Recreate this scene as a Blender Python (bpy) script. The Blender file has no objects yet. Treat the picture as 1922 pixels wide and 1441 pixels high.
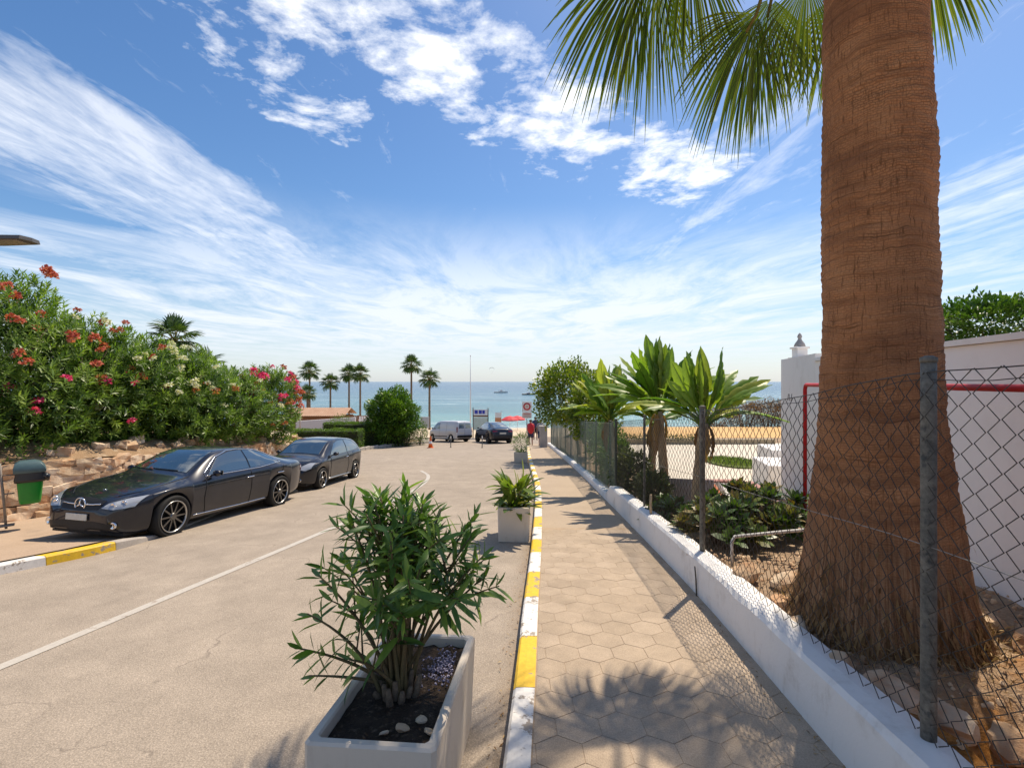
import bpy, bmesh, math, random
import numpy as np
from mathutils import Vector, Matrix, noise as mnoise
from mathutils.bvhtree import BVHTree
R = math.radians
rnd = random.Random(7)
rng = np.random.default_rng(11)
scene = bpy.context.scene
COL = scene.collection

# ------------------------------------------------------------------ camera, sky, sun, exposure
# eye level is z = 0; x to the right, y ahead, towards the sea
cam_d = bpy.data.cameras.new('camera'); cam = bpy.data.objects.new('camera', cam_d); COL.objects.link(cam)
cam.location = (0, 0, 0); cam.rotation_euler = (R(90), 0, 0)
cam_d.sensor_width = 36; cam_d.lens = 17.0; cam_d.shift_y = -0.0023
cam_d.clip_start = 0.05; cam_d.clip_end = 60000
scene.camera = cam
SUN = Vector((0.665, 0.86, 1.87)).normalized()
SUN_EL = math.asin(SUN.z); SUN_AZ = math.atan2(SUN.x, SUN.y)
scene.view_settings.view_transform = 'Standard'; scene.view_settings.look = 'None'
scene.view_settings.gamma = 1; scene.view_settings.use_curve_mapping = False
scene.view_settings.exposure = 0.50
scene.cycles.max_bounces = 7; scene.cycles.diffuse_bounces = 3; scene.cycles.glossy_bounces = 3; scene.cycles.transmission_bounces = 4

sl = bpy.data.lights.new('sun', 'SUN'); sl.energy = 3.9; sl.angle = R(0.55); sl.color = (1.0, 0.88, 0.71)
so = bpy.data.objects.new('sun', sl); COL.objects.link(so)
so.rotation_euler = (-SUN).to_track_quat('-Z', 'Y').to_euler()

world = bpy.data.worlds.new('World'); scene.world = world; world.use_nodes = True
class NT:
    """small helper to write node trees"""
    def __init__(s, tree): s.t = tree; s.n = tree.nodes; s.l = tree.links
    def new(s, typ, **kw):
        n = s.n.new(typ)
        for k, v in kw.items(): setattr(n, k, v)
        return n
    def inp(s, n, k, v):
        if hasattr(v, 'is_output') or isinstance(v, bpy.types.NodeSocket): s.l.new(v, n.inputs[k])
        else: n.inputs[k].default_value = v
    def math(s, op, a, b=0.0, c=None, clamp=False):
        n = s.new('ShaderNodeMath', operation=op, use_clamp=clamp)
        s.inp(n, 0, a); s.inp(n, 1, b)
        if c is not None: s.inp(n, 2, c)
        return n.outputs[0]
    def ramp(s, fac, stops, interp='LINEAR'):
        n = s.new('ShaderNodeValToRGB'); cr = n.color_ramp; cr.interpolation = interp
        while len(cr.elements) < len(stops): cr.elements.new(0.5)
        for e, (p, c) in zip(cr.elements, stops):
            e.position = p; e.color = (c, c, c, 1) if isinstance(c, (int, float)) else (*c, 1)
        s.inp(n, 0, fac); return n.outputs[0]
    def mix(s, fac, a, b, blend='MIX'):
        n = s.new('ShaderNodeMix', data_type='RGBA', blend_type=blend)
        s.inp(n, 0, fac)
        for k, v in ((6, a), (7, b)):
            if isinstance(v, tuple) and len(v) == 3: v = (*v, 1)
            s.inp(n, k, v)
        return n.outputs[2]
    def noise(s, vec, scale=5, detail=4, rough=0.5, dist=0.0, dim='3D'):
        n = s.new('ShaderNodeTexNoise', noise_dimensions=dim)
        if vec is not None: s.inp(n, 'Vector', vec)
        n.inputs['Scale'].default_value = scale; n.inputs['Detail'].default_value = detail
        n.inputs['Roughness'].default_value = rough; n.inputs['Distortion'].default_value = dist
        return n.outputs['Fac']
    def mapping(s, vec, loc=(0,0,0), rot=(0,0,0), scale=(1,1,1)):
        n = s.new('ShaderNodeMapping'); s.inp(n, 'Vector', vec)
        n.inputs['Location'].default_value = loc; n.inputs['Rotation'].default_value = rot; n.inputs['Scale'].default_value = scale
        return n.outputs[0]
    def smooth(s, x, lo, hi):
        n = s.new('ShaderNodeMapRange', interpolation_type='SMOOTHSTEP'); s.inp(n, 0, x)
        n.inputs[1].default_value = lo; n.inputs[2].default_value = hi; n.inputs[3].default_value = 0; n.inputs[4].default_value = 1
        return n.outputs[0]

def build_world():
    w = NT(world.node_tree); w.n.clear()
    out = w.new('ShaderNodeOutputWorld'); bg = w.new('ShaderNodeBackground'); w.l.new(bg.outputs[0], out.inputs[0])
    sky = w.new('ShaderNodeTexSky', sky_type='NISHITA'); sky.sun_disc = False
    sky.sun_elevation = SUN_EL; sky.sun_rotation = SUN_AZ
    sky.altitude = 10; sky.air_density = 1.0; sky.dust_density = 0.6; sky.ozone_density = 2.0
    hs = w.new('ShaderNodeHueSaturation'); hs.inputs['Saturation'].default_value = 1.24; hs.inputs['Value'].default_value = 0.80; hs.inputs['Hue'].default_value = 0.502
    w.l.new(sky.outputs[0], hs.inputs['Color'])
    tc = w.new('ShaderNodeTexCoord'); sep = w.new('ShaderNodeSeparateXYZ'); w.l.new(tc.outputs['Generated'], sep.inputs[0])
    x, y, z = sep.outputs
    zc = w.math('MAXIMUM', z, 0.012)
    u = w.math('DIVIDE', x, zc); v = w.math('DIVIDE', y, zc)           # position on the flat cloud layer
    cv = w.new('ShaderNodeCombineXYZ'); w.inp(cv, 0, u); w.inp(cv, 1, v); cp = cv.outputs[0]
    # slow warp of the bands
    wn = w.noise(cp, 0.6, 3, 0.5); warp = w.math('MULTIPLY', w.math('SUBTRACT', wn, 0.5), 1.1)
    uw = w.math('ADD', u, warp)
    # cirrus drawn out along the wind (towards the sea)
    st = w.mapping(cp, rot=(0, 0, R(4)), scale=(2.6, 0.55, 1))
    c1 = w.noise(st, 1.6, 9, 0.66, 0.9)
    fine = w.noise(w.mapping(cp, rot=(0,0,R(25)), scale=(5, 2.2, 1)), 2.2, 7, 0.65, 0.4)
    c1 = w.math('ADD', w.math('MULTIPLY', c1, 0.68), w.math('MULTIPLY', fine, 0.32))
    b1 = w.math('MULTIPLY', w.smooth(uw, -2.9, -2.0), w.math('SUBTRACT', 1, w.smooth(uw, -1.64, -1.22)))
    b2 = w.math('MULTIPLY', w.smooth(uw, 1.7, 2.3), w.math('SUBTRACT', 1, w.smooth(uw, 2.8, 4.0)))
    b3 = w.math('MULTIPLY', w.smooth(uw, 0.75, 1.0), w.math('SUBTRACT', 1, w.smooth(uw, 1.15, 1.5)))
    b3 = w.math('MULTIPLY', b3, 0.55)
    band = w.math('MAXIMUM', w.math('MAXIMUM', b1, w.math('MULTIPLY', b2, 0.8)), b3)
    thr = w.math('SUBTRACT', 0.585, w.math('MULTIPLY', band, 0.27))
    cir = w.math('MULTIPLY', w.math('SUBTRACT', c1, thr), 3.6, clamp=True)
    cir = w.math('MULTIPLY', cir, 0.60)
    # broken fair-weather cumulus across the middle
    dn = w.math('SUBTRACT', w.math('MULTIPLY', w.math('ADD', u, 0.42), 0.62), w.math('MULTIPLY', w.math('SUBTRACT', v, 1.35), 0.78))
    dn = w.math('ABSOLUTE', w.math('ADD', dn, w.math('MULTIPLY', warp, 0.35)))
    bc = w.math('SUBTRACT', 1, w.smooth(dn, 0.05, 0.62))
    side = w.math('MULTIPLY', w.smooth(u, -1.5, -0.6), w.math('SUBTRACT', 1, w.smooth(u, 0.9, 1.4)))
    bc = w.math('MULTIPLY', bc, side)
    b4 = w.math('MULTIPLY', w.math('SUBTRACT', 1, w.smooth(w.math('ABSOLUTE', w.math('SUBTRACT', u, -0.72)), 0.1, 0.5)),
                w.math('SUBTRACT', 1, w.smooth(v, 1.7, 2.6)))
    bc = w.math('MAXIMUM', bc, w.math('MULTIPLY', b4, 0.74))
    c2 = w.noise(cp, 3.4, 10, 0.62, 0.35)
    c2b = w.noise(w.mapping(cp, loc=(3.1, 1.7, 0)), 9.0, 8, 0.65, 0.2)
    c2 = w.math('ADD', w.math('MULTIPLY', c2, 0.7), w.math('MULTIPLY', c2b, 0.3))
    thr2 = w.math('SUBTRACT', 0.70, w.math('MULTIPLY', bc, 0.29))
    cum = w.math('MULTIPLY', w.math('SUBTRACT', c2, thr2), 6.5, clamp=True)
    # veil low over the sea
    veil_n = w.noise(w.mapping(cp, scale=(0.75, 0.34, 1)), 1.3, 10, 0.68, 0.6)
    el = w.math('DIVIDE', z, w.math('SQRT', w.math('ADD', w.math('MULTIPLY', x, x), w.math('MULTIPLY', y, y))))
    vband = w.math('SUBTRACT', 1, w.smooth(el, 0.10, 0.38))
    az = w.math('ABSOLUTE', w.math('SUBTRACT', w.math('DIVIDE', x, w.math('MAXIMUM', w.math('ABSOLUTE', y), 0.05)), -0.05))
    vaz = w.math('SUBTRACT', 1, w.smooth(az, 0.1, 0.95))
    veil = w.math('MULTIPLY', w.math('SUBTRACT', veil_n, 0.44), 4.6)
    veil = w.math('ADD', veil, w.math('MULTIPLY', vaz, 0.55), clamp=True)
    veil = w.math('MULTIPLY', w.math('MULTIPLY', veil, vband), 0.86)
    haze = w.math('MULTIPLY', w.math('SUBTRACT', 1, w.smooth(el, 0.0, 0.26)), 0.62)
    cl = w.math('MAXIMUM', cir, cum)
    cl = w.math('MULTIPLY', cl, w.smooth(el, 0.03, 0.14))
    veil = w.math('MULTIPLY', veil, w.smooth(el, 0.0, 0.10))
    cl = w.math('MAXIMUM', cl, veil)
    base = w.mix(haze, hs.outputs[0], (4.2, 4.7, 5.35))
    low = w.smooth(el, 0.02, 0.35)
    ccol = w.mix(low, (5.2, 5.5, 5.95), (7.0, 7.1, 7.3))
    col = w.mix(cl, base, ccol)
    w.l.new(col, bg.inputs[0]); bg.inputs[1].default_value = 0.125
build_world()

# ------------------------------------------------------------------ helpers
def tag(o, label=None, cat=None, group=None, kind=None):
    if label: o['label'] = label
    if cat: o['category'] = cat
    if group: o['group'] = group
    if kind: o['kind'] = kind
    return o
def empty(name, loc=(0,0,0), rz=0.0, label=None, cat=None, group=None):
    o = bpy.data.objects.new(name, None); COL.objects.link(o); o.location = loc; o.rotation_euler = (0, 0, rz)
    return tag(o, label, cat, group)
def link(name, me, m=None, parent=None):
    o = bpy.data.objects.new(name, me); COL.objects.link(o)
    if m is not None and len(me.materials) == 0: me.materials.append(m)
    if parent is not None: o.parent = parent
    return o
def copy_tree(o, parent=None):
    c = o.copy(); COL.objects.link(c); c.parent = parent
    for ch in list(o.children): copy_tree(ch, c)
    return c
def smooth_mesh(me, on=True):
    me.polygons.foreach_set('use_smooth', [on]*len(me.polygons))

class MB:
    """collects simple shapes, then links them as ONE mesh object"""
    def __init__(s): s.v = []; s.f = []; s.uv = None
    def add(s, vs, fs):
        o = len(s.v); s.v += [tuple(p) for p in vs]; s.f += [tuple(i+o for i in f) for f in fs]; return s
    def box(s, c, size, rz=0.0, taper=1.0, bev=0.0):
        hx, hy, hz = size[0]/2, size[1]/2, size[2]/2; ca, sa = math.cos(rz), math.sin(rz)
        def P(x, y, z): return (c[0]+x*ca-y*sa, c[1]+x*sa+y*ca, c[2]+z)
        if bev <= 0:
            vs = [P(x*hx*(taper if z > 0 else 1), y*hy*(taper if z > 0 else 1), z*hz) for z in (-1, 1) for x, y in ((-1,-1),(1,-1),(1,1),(-1,1))]
            return s.add(vs, [(3,2,1,0),(4,5,6,7),(0,1,5,4),(1,2,6,5),(2,3,7,6),(3,0,4,7)])
        b = bev; vs = []
        prof = [(-hz, b), (-hz+b, 0), (hz-b, 0), (hz, b)]
        for z, i in prof:
            k = taper if z > 0 else 1
            for x, y in ((-hx+b+i*0, -hy+i), (hx-b, -hy+i), (hx-i, -hy+b), (hx-i, hy-b), (hx-b, hy-i), (-hx+b, hy-i), (-hx+i, hy-b), (-hx+i, -hy+b)):
                vs.append(P(x*k, y*k, z))
        fs = [tuple(range(7, -1, -1)), tuple(range(24, 32))]
        for r in range(3):
            for i in range(8):
                j = (i+1) % 8; fs.append((r*8+i, r*8+j, r*8+8+j, r*8+8+i))
        return s.add(vs, fs)
    def tube(s, pts, rad, n=8, cap=True):
        pts = [Vector(p) for p in pts]; m = len(pts)
        rr = rad if hasattr(rad, '__len__') else [rad]*m
        vs = []; fs = []; prev = None
        for i, p in enumerate(pts):
            t = (pts[min(i+1, m-1)] - pts[max(i-1, 0)]).normalized()
            if prev is None:
                a = Vector((0,0,1)) if abs(t.z) < 0.9 else Vector((1,0,0)); u = t.cross(a).normalized()
            else:
                u = (prev - t*prev.dot(t)); u = u.normalized() if u.length > 1e-6 else t.orthogonal().normalized()
            prev = u; w = t.cross(u)
            for k in range(n):
                a = 2*math.pi*k/n; vs.append(p + (u*math.cos(a) + w*math.sin(a))*rr[i])
        for i in range(m-1):
            for k in range(n):
                j = (k+1) % n; fs.append((i*n+k, i*n+j, (i+1)*n+j, (i+1)*n+k))
        if cap: fs.append(tuple(range(n-1, -1, -1))); fs.append(tuple((m-1)*n+k for k in range(n)))
        return s.add(vs, fs)
    def lathe(s, prof, c=(0,0,0), n=24, axis='z', cap=True):
        vs = []; fs = []; m = len(prof)
        for r, h in prof:
            for k in range(n):
                a = 2*math.pi*k/n
                if axis == 'z': vs.append((c[0]+r*math.cos(a), c[1]+r*math.sin(a), c[2]+h))
                elif axis == 'y': vs.append((c[0]+r*math.cos(a), c[1]+h, c[2]-r*math.sin(a)))
                else: vs.append((c[0]+h, c[1]+r*math.cos(a), c[2]+r*math.sin(a)))
        for i in range(m-1):
            for k in range(n):
                j = (k+1) % n; fs.append((i*n+k, i*n+j, (i+1)*n+j, (i+1)*n+k))
        if cap and prof[0][0] > 1e-5: fs.append(tuple(range(n-1, -1, -1)))
        if cap and prof[-1][0] > 1e-5: fs.append(tuple((m-1)*n+k for k in range(n)))
        return s.add(vs, fs)
    def grid(s, rows):
        n = len(rows[0]); vs = [p for r in rows for p in r]
        return s.add(vs, [(i*n+j, i*n+j+1, (i+1)*n+j+1, (i+1)*n+j) for i in range(len(rows)-1) for j in range(n-1)])
    def prism(s, poly, z0, z1):
        n = len(poly); vs = [(x, y, z0) for x, y in poly] + [(x, y, z1) for x, y in poly]
        return s.add(vs, [tuple(range(n-1, -1, -1)), tuple(range(n, 2*n))] + [(i, (i+1) % n, n+(i+1) % n, n+i) for i in range(n)])
    def mesh(s, name, m=None, smooth=False):
        me = bpy.data.meshes.new(name); me.from_pydata(s.v, [], s.f); me.update()
        if m is not None: me.materials.append(m)
        if smooth: smooth_mesh(me)
        return me
    def build(s, name, m=None, parent=None, smooth=False):
        return link(name, s.mesh(name, m, smooth), None, parent)

def np_mesh(name, V, F, m=None, smooth=False, var=None):
    """fast mesh from arrays; F (n,3) or (n,4); var: per-vertex float attribute"""
    me = bpy.data.meshes.new(name); k = F.shape[1]
    me.vertices.add(len(V)); me.vertices.foreach_set('co', np.ascontiguousarray(V, dtype=np.float32).ravel())
    me.loops.add(F.size); me.loops.foreach_set('vertex_index', np.ascontiguousarray(F, dtype=np.int32).ravel())
    me.polygons.add(len(F)); me.polygons.foreach_set('loop_start', np.arange(0, F.size, k, dtype=np.int32))
    me.update(calc_edges=True)
    if var is not None:
        at = me.attributes.new('var', 'FLOAT', 'POINT'); at.data.foreach_set('value', np.ascontiguousarray(var, dtype=np.float32))
    if m is not None: me.materials.append(m)
    if smooth: smooth_mesh(me)
    return me
def unit(a): return a/np.maximum(np.linalg.norm(a, axis=-1, keepdims=True), 1e-9)
def scatter(name, tv, tf, P, D, U, S, m, parent=None, smooth=False, var=None, W=None):
    """many small copies of a template (x = width, y = length, z = up) as one mesh; D length direction, U rough up, S size"""
    D = unit(D); X = unit(np.cross(D, U)); Z = np.cross(X, D)
    S = np.asarray(S).reshape(-1, 1, 1)
    Wd = S if W is None else np.asarray(W).reshape(-1, 1, 1)
    V = P[:, None, :] + S*(tv[None, :, 1:2]*D[:, None, :] + tv[None, :, 2:3]*Z[:, None, :]) + Wd*tv[None, :, 0:1]*X[:, None, :]
    n, k = len(P), len(tv)
    F = tf[None] + (np.arange(n)*k)[:, None, None]
    va = rng.random(n) if var is None else var
    me = np_mesh(name, V.reshape(-1, 3), F.reshape(-1, tf.shape[1]), m, smooth, np.repeat(va, k))
    return link(name, me, None, parent)
# leaf templates: length 1 along y, folded along the midrib, drooping
LEAF_V = np.array([(0,0,0),(-.085,.35,.012),(0,.38,-.02),(.085,.35,.012),(-.07,.7,-.01),(0,.72,-.04),(.07,.7,-.01),(0,1,-.11)], float)
LEAF_F = np.array([(0,2,1),(0,3,2),(1,2,5),(1,5,4),(2,3,6),(2,6,5),(4,5,7),(5,6,7)])
LEAF2_V = np.array([(0,0,0),(-.1,.45,0.0),(.1,.45,0.0),(0,1,-.1)], float)
LEAF2_F = np.array([(0,2,1),(1,2,3)])
OVAL_V = np.array([(0,0,0),(-.26,.35,.03),(.26,.35,.03),(-.22,.72,0),(.22,.72,0),(0,1,-.06)], float)
OVAL_F = np.array([(0,2,1),(1,2,4),(1,4,3),(3,4,5)])

MATS = {}
def P_mat(name, base, rough=0.6, spec=0.4, metal=0.0, coat=0.0):
    m = bpy.data.materials.new(name); m.use_nodes = True; t = NT(m.node_tree); b = t.n['Principled BSDF']
    b.inputs['Base Color'].default_value = (*base, 1); b.inputs['Roughness'].default_value = rough
    b.inputs['Specular IOR Level'].default_value = spec; b.inputs['Metallic'].default_value = metal
    b.inputs['Coat Weight'].default_value = coat; b.inputs['Coat Roughness'].default_value = 0.03
    MATS[name] = m; return m, t, b
def coords(t, kind='Position'):
    if kind == 'Position': return t.new('ShaderNodeNewGeometry').outputs['Position']
    return t.new('ShaderNodeTexCoord').outputs[kind]
def bump(t, b, h, dist=0.01, strength=1.0, prev=None):
    n = t.new('ShaderNodeBump'); n.inputs['Distance'].default_value = dist; n.inputs['Strength'].default_value = strength
    t.inp(n, 'Height', h)
    if prev is not None: t.l.new(prev, n.inputs['Normal'])
    t.l.new(n.outputs[0], b.inputs['Normal']); return n.outputs[0]
def mottled(name, c1, c2, scale=4, rough=0.8, c3=None, fine=60, bumpd=0.004, fine_amt=0.25, kind='Position', spec=0.3, metal=0.0, stops=(0.3, 0.7)):
    """two or three colours clouded together plus fine grain and a little relief"""
    m, t, b = P_mat(name, c1, rough, spec, metal); p = coords(t, kind)
    n1 = t.noise(p, scale, 6, 0.6); col = t.ramp(n1, [(stops[0], c1), (stops[1], c2)])
    if c3 is not None:
        n3 = t.noise(t.mapping(p, loc=(5, 3, 1)), scale*2.3, 5, 0.6); col = t.mix(t.ramp(n3, [(0.56, 0.0), (0.7, 1.0)]), col, c3)
    nf = t.noise(p, fine, 3, 0.7)
    col = t.mix(fine_amt, col, t.mix(1.0, col, t.ramp(nf, [(0.25, 0.35), (0.75, 1.6)]), 'MULTIPLY'))
    t.l.new(col, b.inputs['Base Color'])
    bump(t, b, nf, bumpd); return m
def leaf_mat(name, c_dark, c_mid, c_light, rough=0.45, trans=0.3, spec=0.4):
    m, t, b = P_mat(name, c_mid, rough, spec)
    at = t.new('ShaderNodeAttribute', attribute_name='var')
    col = t.ramp(at.outputs['Fac'], [(0.0, c_dark), (0.45, c_mid), (1.0, c_light)])
    t.l.new(col, b.inputs['Base Color'])
    tr = t.new('ShaderNodeBsdfTranslucent'); t.l.new(t.mix(1.0, col, (1.5, 1.7, 0.7), 'MULTIPLY'), tr.inputs[0])
    mx = t.new('ShaderNodeMixShader'); mx.inputs[0].default_value = trans
    t.l.new(b.outputs[0], mx.inputs[1]); t.l.new(tr.outputs[0], mx.inputs[2]); t.l.new(mx.outputs[0], t.n['Material Output'].inputs[0])
    return m
def plain(name, base, rough=0.6, spec=0.4, metal=0.0, coat=0.0, grain=0.12, scale=18):
    m, t, b = P_mat(name, base, rough, spec, metal, coat); p = coords(t, 'Object')
    n = t.noise(p, scale, 5, 0.6)
    col = t.mix(grain, base, t.mix(1.0, base, t.ramp(n, [(0.3, 0.3), (0.7, 1.5)]), 'MULTIPLY')); t.l.new(col, b.inputs['Base Color'])
    return m
def lerp(a, b, t): return a + (b-a)*t
def sstep(a, b, x):
    t = min(1, max(0, (x-a)/(b-a))); return t*t*(3-2*t)
def interp(pts, x):
    """piecewise smooth interpolation of (x, value) pairs"""
    if x <= pts[0][0]: return pts[0][1]
    for (a, va), (b, vb) in zip(pts, pts[1:]):
        if x <= b: return va + (vb-va)*(x-a)/(b-a)
    return pts[-1][1]
def crom(pts, x):
    """Catmull-Rom through (x, value) pairs"""
    n = len(pts)
    if x <= pts[0][0]: return pts[0][1]
    if x >= pts[-1][0]: return pts[-1][1]
    for i in range(n-1):
        if x <= pts[i+1][0]:
            x0, y0 = pts[i]; x1, y1 = pts[i+1]; h = x1-x0; t = (x-x0)/h
            m0 = (y1-pts[i-1][1])/(x1-pts[i-1][0]) if i > 0 else (y1-y0)/h
            m1 = (pts[i+2][1]-y0)/(pts[i+2][0]-x0) if i < n-2 else (y1-y0)/h
            return (2*t**3-3*t**2+1)*y0 + (t**3-2*t**2+t)*h*m0 + (-2*t**3+3*t**2)*y1 + (t**3-t**2)*h*m1

# heights of the place (everything slopes down to the beach)
SL = 0.075
def road_z(x, y): return -(1.97 + SL*min(y, 46) + 0.018*max(0.0, -x if x > -12 else 12))
def pave_z(y): return -(1.84 + SL*y)
def walltop_z(y): return -(1.465 + SL*y) if y < 10.4 else -(1.465 + SL*y + 0.22*sstep(10.4, 11.0, y))
KERB = [(-3, -0.22), (0, -0.06), (2.54, 0.10), (3.4, 0.167), (4.86, 0.268), (7.23, 0.446), (10.7, 0.66), (13.6, 0.79), (16.7, 0.83), (23.8, 0.92), (30, 1.08), (36, 1.3)]
WALL = [(-3, 1.40), (0, 1.58), (2.54, 1.76), (4.92, 1.92), (8, 2.03), (10.6, 2.10), (15, 2.22), (20, 2.30), (30, 2.38), (36, 2.4)]
def kerb_x(y): return crom(KERB, y)
def wall_x(y): return crom(WALL, y)
# ------------------------------------------------------------------ materials of the setting
def road_material():
    m, t, b = P_mat('asphalt_worn', (0.3, 0.25, 0.2), 0.85, 0.25); p = coords(t)
    big = t.noise(p, 0.35, 5, 0.6); mid = t.noise(t.mapping(p, loc=(3, 1, 0)), 2.2, 6, 0.65)
    col = t.ramp(big, [(0.3, (0.362, 0.297, 0.231)), (0.7, (0.42, 0.346, 0.27))])
    col = t.mix(0.55, col, t.mix(1.0, col, t.ramp(mid, [(0.3, 0.72), (0.7, 1.22)]), 'MULTIPLY'))
    # wheel tracks along the lane, polished a little darker
    sp = t.noise(p, 95, 2, 0.6); vo = t.new('ShaderNodeTexVoronoi'); vo.inputs['Scale'].default_value = 85; t.l.new(p, vo.inputs['Vector'])
    agg = t.ramp(vo.outputs['Distance'], [(0.1, 1.35), (0.5, 0.72)])
    col = t.mix(0.55, col, t.mix(1.0, col, agg, 'MULTIPLY'))
    col = t.mix(0.55, col, t.mix(1.0, col, t.ramp(sp, [(0.3, 0.55), (0.72, 1.4)]), 'MULTIPLY'))
    # cracks and sealed joints
    cr = t.new('ShaderNodeTexVoronoi', feature='DISTANCE_TO_EDGE'); cr.inputs['Scale'].default_value = 0.33
    wv = t.new('ShaderNodeVectorMath', operation='ADD'); t.l.new(p, wv.inputs[0])
    nv = t.new('ShaderNodeTexNoise'); nv.inputs['Scale'].default_value = 1.4; nv.inputs['Detail'].default_value = 5; t.l.new(p, nv.inputs['Vector'])
    t.l.new(nv.outputs['Color'], wv.inputs[1]); t.l.new(wv.outputs[0], cr.inputs['Vector'])
    line = t.math('MULTIPLY', t.math('SUBTRACT', 1, t.smooth(cr.outputs['Distance'], 0.0, 0.006)), t.smooth(mid, 0.48, 0.6))
    col = t.mix(t.math('MULTIPLY', line, 0.45), col, (0.1, 0.08, 0.065))
    st = t.noise(t.mapping(p, scale=(1.6, 0.35, 1)), 1.1, 6, 0.7)
    col = t.mix(t.math('MULTIPLY', t.smooth(st, 0.6, 0.78), 0.22), col, (0.17, 0.14, 0.115))
    sepr = t.new('ShaderNodeSeparateXYZ'); t.l.new(p, sepr.inputs[0])
    gut = t.math('SUBTRACT', t.math('ADD', sepr.outputs[0], t.math('MULTIPLY', t.math('SUBTRACT', mid, 0.5), 0.5)), t.math('MULTIPLY', t.math('SUBTRACT', sepr.outputs[1], 2.5), 0.065))
    col = t.mix(t.math('MULTIPLY', t.smooth(gut, -0.22, 0.0), 0.5), col, (0.19, 0.13, 0.085))
    t.l.new(col, b.inputs['Base Color'])
    h = t.math('ADD', t.math('MULTIPLY', vo.outputs['Distance'], -0.6), t.math('MULTIPLY', sp, 0.5)); bump(t, b, h, 0.006, 0.7)
    return m
M_road = road_material()
M_paver = None
def paver_material():
    m, t, b = P_mat('paver_concrete', (0.4, 0.31, 0.22), 0.85, 0.2); p = coords(t)
    oi = t.new('ShaderNodeObjectInfo').outputs['Random']
    col = t.ramp(oi, [(0.0, (0.395, 0.307, 0.22)), (0.5, (0.415, 0.323, 0.233)), (1.0, (0.44, 0.345, 0.252))])
    n = t.noise(p, 3.1, 6, 0.62); col = t.mix(0.6, col, t.mix(1.0, col, t.ramp(n, [(0.3, 0.7), (0.7, 1.2)]), 'MULTIPLY'))
    f = t.noise(p, 120, 3, 0.7); col = t.mix(0.45, col, t.mix(1.0, col, t.ramp(f, [(0.3, 0.5), (0.7, 1.45)]), 'MULTIPLY'))
    t.l.new(col, b.inputs['Base Color']); bump(t, b, f, 0.004, 0.6); return m
M_paver = paver_material()
def hexbed_material():
    """far pavement, where the single pavers are too small to tell apart, and the sand in the joints"""
    m, t, b = P_mat('paver_far', (0.4, 0.31, 0.22), 0.88, 0.2); p = coords(t)
    n = t.noise(p, 1.5, 6, 0.62); col = t.ramp(n, [(0.3, (0.387, 0.30, 0.216)), (0.7, (0.43, 0.336, 0.243))])
    f = t.noise(p, 60, 3, 0.7); col = t.mix(0.4, col, t.mix(1.0, col, t.ramp(f, [(0.3, 0.55), (0.7, 1.4)]), 'MULTIPLY'))
    t.l.new(col, b.inputs['Base Color']); bump(t, b, f, 0.004, 0.5); return m
M_pfar = hexbed_material()
M_joint = mottled('joint_sand', (0.35, 0.255, 0.17), (0.44, 0.325, 0.22), 9, 0.95)
def paint_mat(name, c, wear=0.55, under=(0.34, 0.28, 0.22)):
    m, t, b = P_mat(name, c, 0.55, 0.35); p = coords(t)
    n = t.noise(p, 9, 7, 0.72); n2 = t.noise(p, 2.2, 4, 0.6)
    w = t.math('ADD', t.math('MULTIPLY', n, 0.7), t.math('MULTIPLY', n2, 0.3))
    col = t.mix(t.smooth(w, wear, wear+0.035), c, under)
    d = t.noise(p, 30, 4, 0.7); col = t.mix(0.3, col, t.mix(1.0, col, t.ramp(d, [(0.3, 0.55), (0.7, 1.2)]), 'MULTIPLY'))
    t.l.new(col, b.inputs['Base Color']); bump(t, b, w, 0.004, 0.5); return m
M_kwhite = paint_mat('kerb_paint_white', (0.78, 0.74, 0.68), 0.54)
M_kyellow = paint_mat('kerb_paint_yellow', (0.78, 0.49, 0.03), 0.55)
M_kraw = mottled('kerb_concrete', (0.36, 0.32, 0.28), (0.45, 0.40, 0.35), 6, 0.85)
M_line = paint_mat('road_paint', (0.52, 0.47, 0.40), 0.56, (0.37, 0.30, 0.235))
def plaster(name, c, dirt=(0.42, 0.36, 0.3), amt=0.35, scale=1.2):
    m, t, b = P_mat(name, c, 0.8, 0.25); p = coords(t)
    n = t.noise(p, scale, 7, 0.68); n2 = t.noise(t.mapping(p, scale=(1, 1, 0.25)), scale*3.5, 5, 0.65)
    col = t.mix(t.math('MULTIPLY', t.smooth(n, 0.5, 0.8), amt), c, dirt); col = t.mix(t.math('MULTIPLY', t.smooth(n2, 0.55, 0.85), amt*0.7), col, dirt)
    t.l.new(col, b.inputs['Base Color']); f = t.noise(p, 45, 4, 0.65); bump(t, b, f, 0.004, 0.45); return m
M_plaster = plaster('white_plaster', (0.80, 0.76, 0.72))
M_lowwall = plaster('low_wall_plaster', (0.78, 0.755, 0.72), (0.42, 0.36, 0.29), 0.6, 3.4)
M_earth = mottled('dry_earth', (0.26, 0.16, 0.085), (0.36, 0.24, 0.14), 1.6, 0.95, (0.46, 0.35, 0.24), 40, 0.02, 0.5)
M_orange = mottled('orange_earth', (0.20, 0.095, 0.028), (0.42, 0.20, 0.055), 3.5, 0.95, (0.40, 0.28, 0.17), 45, 0.02, 0.5)
M_sand = mottled('beach_sand', (0.55, 0.43, 0.29), (0.62, 0.50, 0.36), 0.3, 0.95, None, 20, 0.01, 0.3)
M_walk = mottled('sidewalk_tan', (0.41, 0.295, 0.20), (0.47, 0.345, 0.24), 1.1, 0.9, (0.37, 0.27, 0.19), 70, 0.004, 0.35)
M_stone = None
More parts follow.
